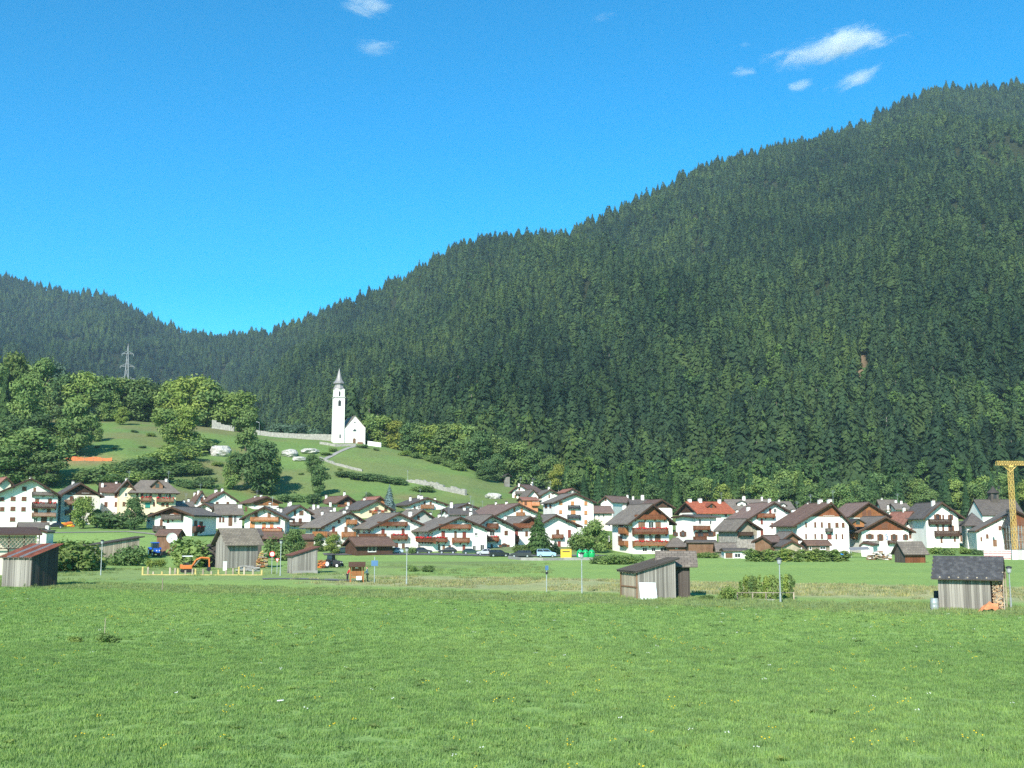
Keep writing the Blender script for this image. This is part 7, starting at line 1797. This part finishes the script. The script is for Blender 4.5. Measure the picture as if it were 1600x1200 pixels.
many([(1462, 866, 852, 16, 'bush_mid'), (1478, 867, 853, 18, 'bush_mid'), (1512, 866, 855, 18, 'bush_mid'), (1525, 867, 856, 16, 'bush_dark')], {'bush_mid': "small garden bush below the house with brown balconies", 'bush_dark': "dark garden bush below the house with brown balconies"}, 'garden bushes below the brown balconies')
tree(*cp(9, 268, 466), 20, 'bush_dark', "dark shrub growing at the left corner of the pale plank shed", w=1.2)
tree(*cp(9, 820, 482), 8, 'bush_mid', "low weeds right of the dark plank shed", w=2.6)
tree(*cp(9, 990, 492), 28, 'bush_mid', "rounded bush at the left end of the bean trellis", w=.85)
many([cp(9, x, 482) + (cp(9, x, 482)[1] - h * 1.3, 15, 'vine_light' if i % 2 else 'vine_mid') for i, (x, h) in enumerate(((1085, 22), (1125, 27), (1165, 28), (1200, 26), (1240, 28), (1280, 27), (1320, 28), (1360, 27), (1410, 28), (1450, 29), (1480, 28)))], {'vine_light': "light green bean plant behind the low rail fence", 'vine_mid': "mid green bean plant behind the low rail fence"}, 'bean plants behind the low rail fence')
tree(170, 1006, 22, 'bush_dark', "dark tangled weed clump around the stake on the left meadow", w=1.6)
tree(114, 1004, 12, 'bush_mid', "faint low weed patch left of the staked weed clump", w=2.2)
tree(46, 918, 10, 'bush_mid', "weeds at the front corner of the rusty roofed shed", w=1.6)
tree(645, 893, 12, 'bush_mid', "weeds on the bank, left of the two", w=1.6)
tree(672, 894, 14, 'bush_mid', "weeds on the bank, right of the two", w=1.4)
tree(462, 866, 30, 'leaf_dark', "dark tree behind the lamp and the weathered shed", w=1.2)

gs = random.Random(44)
SL = [(210, 676), (236, 682), (152, 700), (178, 702), (222, 700), (340, 728), (352, 742), (332, 752), (342, 766), (420, 772), (470, 742), (520, 706), (512, 712), (530, 735), (566, 700), (588, 704)]
many([(x, y, y - gs.uniform(4.5, 8), gs.uniform(9, 16), 'bush_mid' if i % 2 else 'bush_dark') for i, (x, y) in enumerate(SL)], {'bush_mid': "tiny green shrub dotted on the open hill slope", 'bush_dark': "tiny dark shrub dotted on the open hill slope"}, 'tiny shrubs dotted on the open hill slope')

# ---------------------------------------------------------------- the air between here and the mountains
def haze():
    me = MB().box(-3600, 3600, -250, 4300, -120, 1040).mesh("haze", [])
    m = bpy.data.materials.new("haze"); m.use_nodes = True
    n, l = m.node_tree.nodes, m.node_tree.links; n.clear()
    o = n.new("ShaderNodeOutputMaterial"); v = n.new("ShaderNodeVolumePrincipled")
    v.inputs['Color'].default_value = (0.55, 0.78, 1.0, 1); v.inputs['Density'].default_value = HAZE; v.inputs['Anisotropy'].default_value = 0.0
    l.new(v.outputs[0], o.inputs['Volume'])
    me.materials.append(m)
    link("haze", me, kind="stuff")
HAZE = 0.00006
haze()

# ---------------------------------------------------------------- small clouds
def cloud(px, py, w, h, tilt, dens, seed, label):
    d = 7000.0
    c = at(px, py, d); k = d / F
    bm = bmesh.new(); bmesh.ops.create_icosphere(bm, subdivisions=3, radius=1.0)
    me = bpy.data.meshes.new("cloud"); bm.to_mesh(me); bm.free()
    m = bpy.data.materials.new("cloud vapour"); m.use_nodes = True
    n, l = m.node_tree.nodes, m.node_tree.links; n.clear()
    o = n.new("ShaderNodeOutputMaterial"); v = n.new("ShaderNodeVolumePrincipled")
    v.inputs['Color'].default_value = (1, 1, 1, 1); v.inputs['Anisotropy'].default_value = 0.0
    t = n.new("ShaderNodeTexCoord"); mp = n.new("ShaderNodeMapping")
    mp.inputs['Scale'].default_value = (w / h * .62, 1.0, 1.3); mp.inputs['Location'].default_value = (seed * 3.7, seed * 1.3, 0)
    l.new(t.outputs['Object'], mp.inputs[0])
    x = n.new("ShaderNodeTexNoise"); x.inputs['Scale'].default_value = 1.5; x.inputs['Detail'].default_value = 7; x.inputs['Roughness'].default_value = .72; x.inputs['Distortion'].default_value = .5
    l.new(mp.outputs[0], x.inputs['Vector'])
    ln = n.new("ShaderNodeVectorMath"); ln.operation = 'LENGTH'; l.new(t.outputs['Object'], ln.inputs[0])
    fo = n.new("ShaderNodeMapRange"); fo.interpolation_type = 'SMOOTHSTEP'
    fo.inputs[1].default_value = 0.05; fo.inputs[2].default_value = 0.95; fo.inputs[3].default_value = 0.16; fo.inputs[4].default_value = -0.24
    l.new(ln.outputs['Value'], fo.inputs[0])
    ad = n.new("ShaderNodeMath"); ad.operation = 'ADD'; l.new(x.outputs[0], ad.inputs[0]); l.new(fo.outputs[0], ad.inputs[1])
    mr = n.new("ShaderNodeMapRange"); mr.interpolation_type = 'SMOOTHSTEP'; mr.inputs[1].default_value = .50; mr.inputs[2].default_value = .80; mr.inputs[3].default_value = 0; mr.inputs[4].default_value = dens
    l.new(ad.outputs[0], mr.inputs[0]); l.new(mr.outputs[0], v.inputs['Density']); l.new(v.outputs[0], o.inputs['Volume'])
    me.materials.append(m)
    ob = link("cloud", me, None, tuple(c), (0, R(-tilt), 0), (w * 1.08 * k, h * 1.3 * k, h * .74 * k))
    return tag(ob, label, "cloud", "small white clouds in the blue sky")
CD = 0.012
cloud(1300, 72, 235, 70, 11, CD, 1, "longest white cloud, stretched above the right mountain")
cloud(1335, 124, 100, 44, 20, CD * .6, 2, "thin slanting cloud just below the longest cloud")
cloud(1252, 131, 48, 32, 10, CD * .8, 3, "small cloud puff left of the thin slanting cloud")
cloud(1163, 111, 44, 26, 8, CD * .7, 4, "tiny cloud puff farthest left in the right hand group")
cloud(1163, 70, 34, 16, 0, CD * .35, 5, "faintest speck of cloud left of the longest cloud")
cloud(575, 6, 84, 56, -10, CD, 6, "white cloud cut by the top edge of the picture")
cloud(585, 75, 84, 40, 0, CD * .5, 7, "wispy cloud below the cloud at the top edge")
cloud(943, 26, 56, 18, 14, CD * .3, 8, "barely visible wisp of cloud at the top centre")
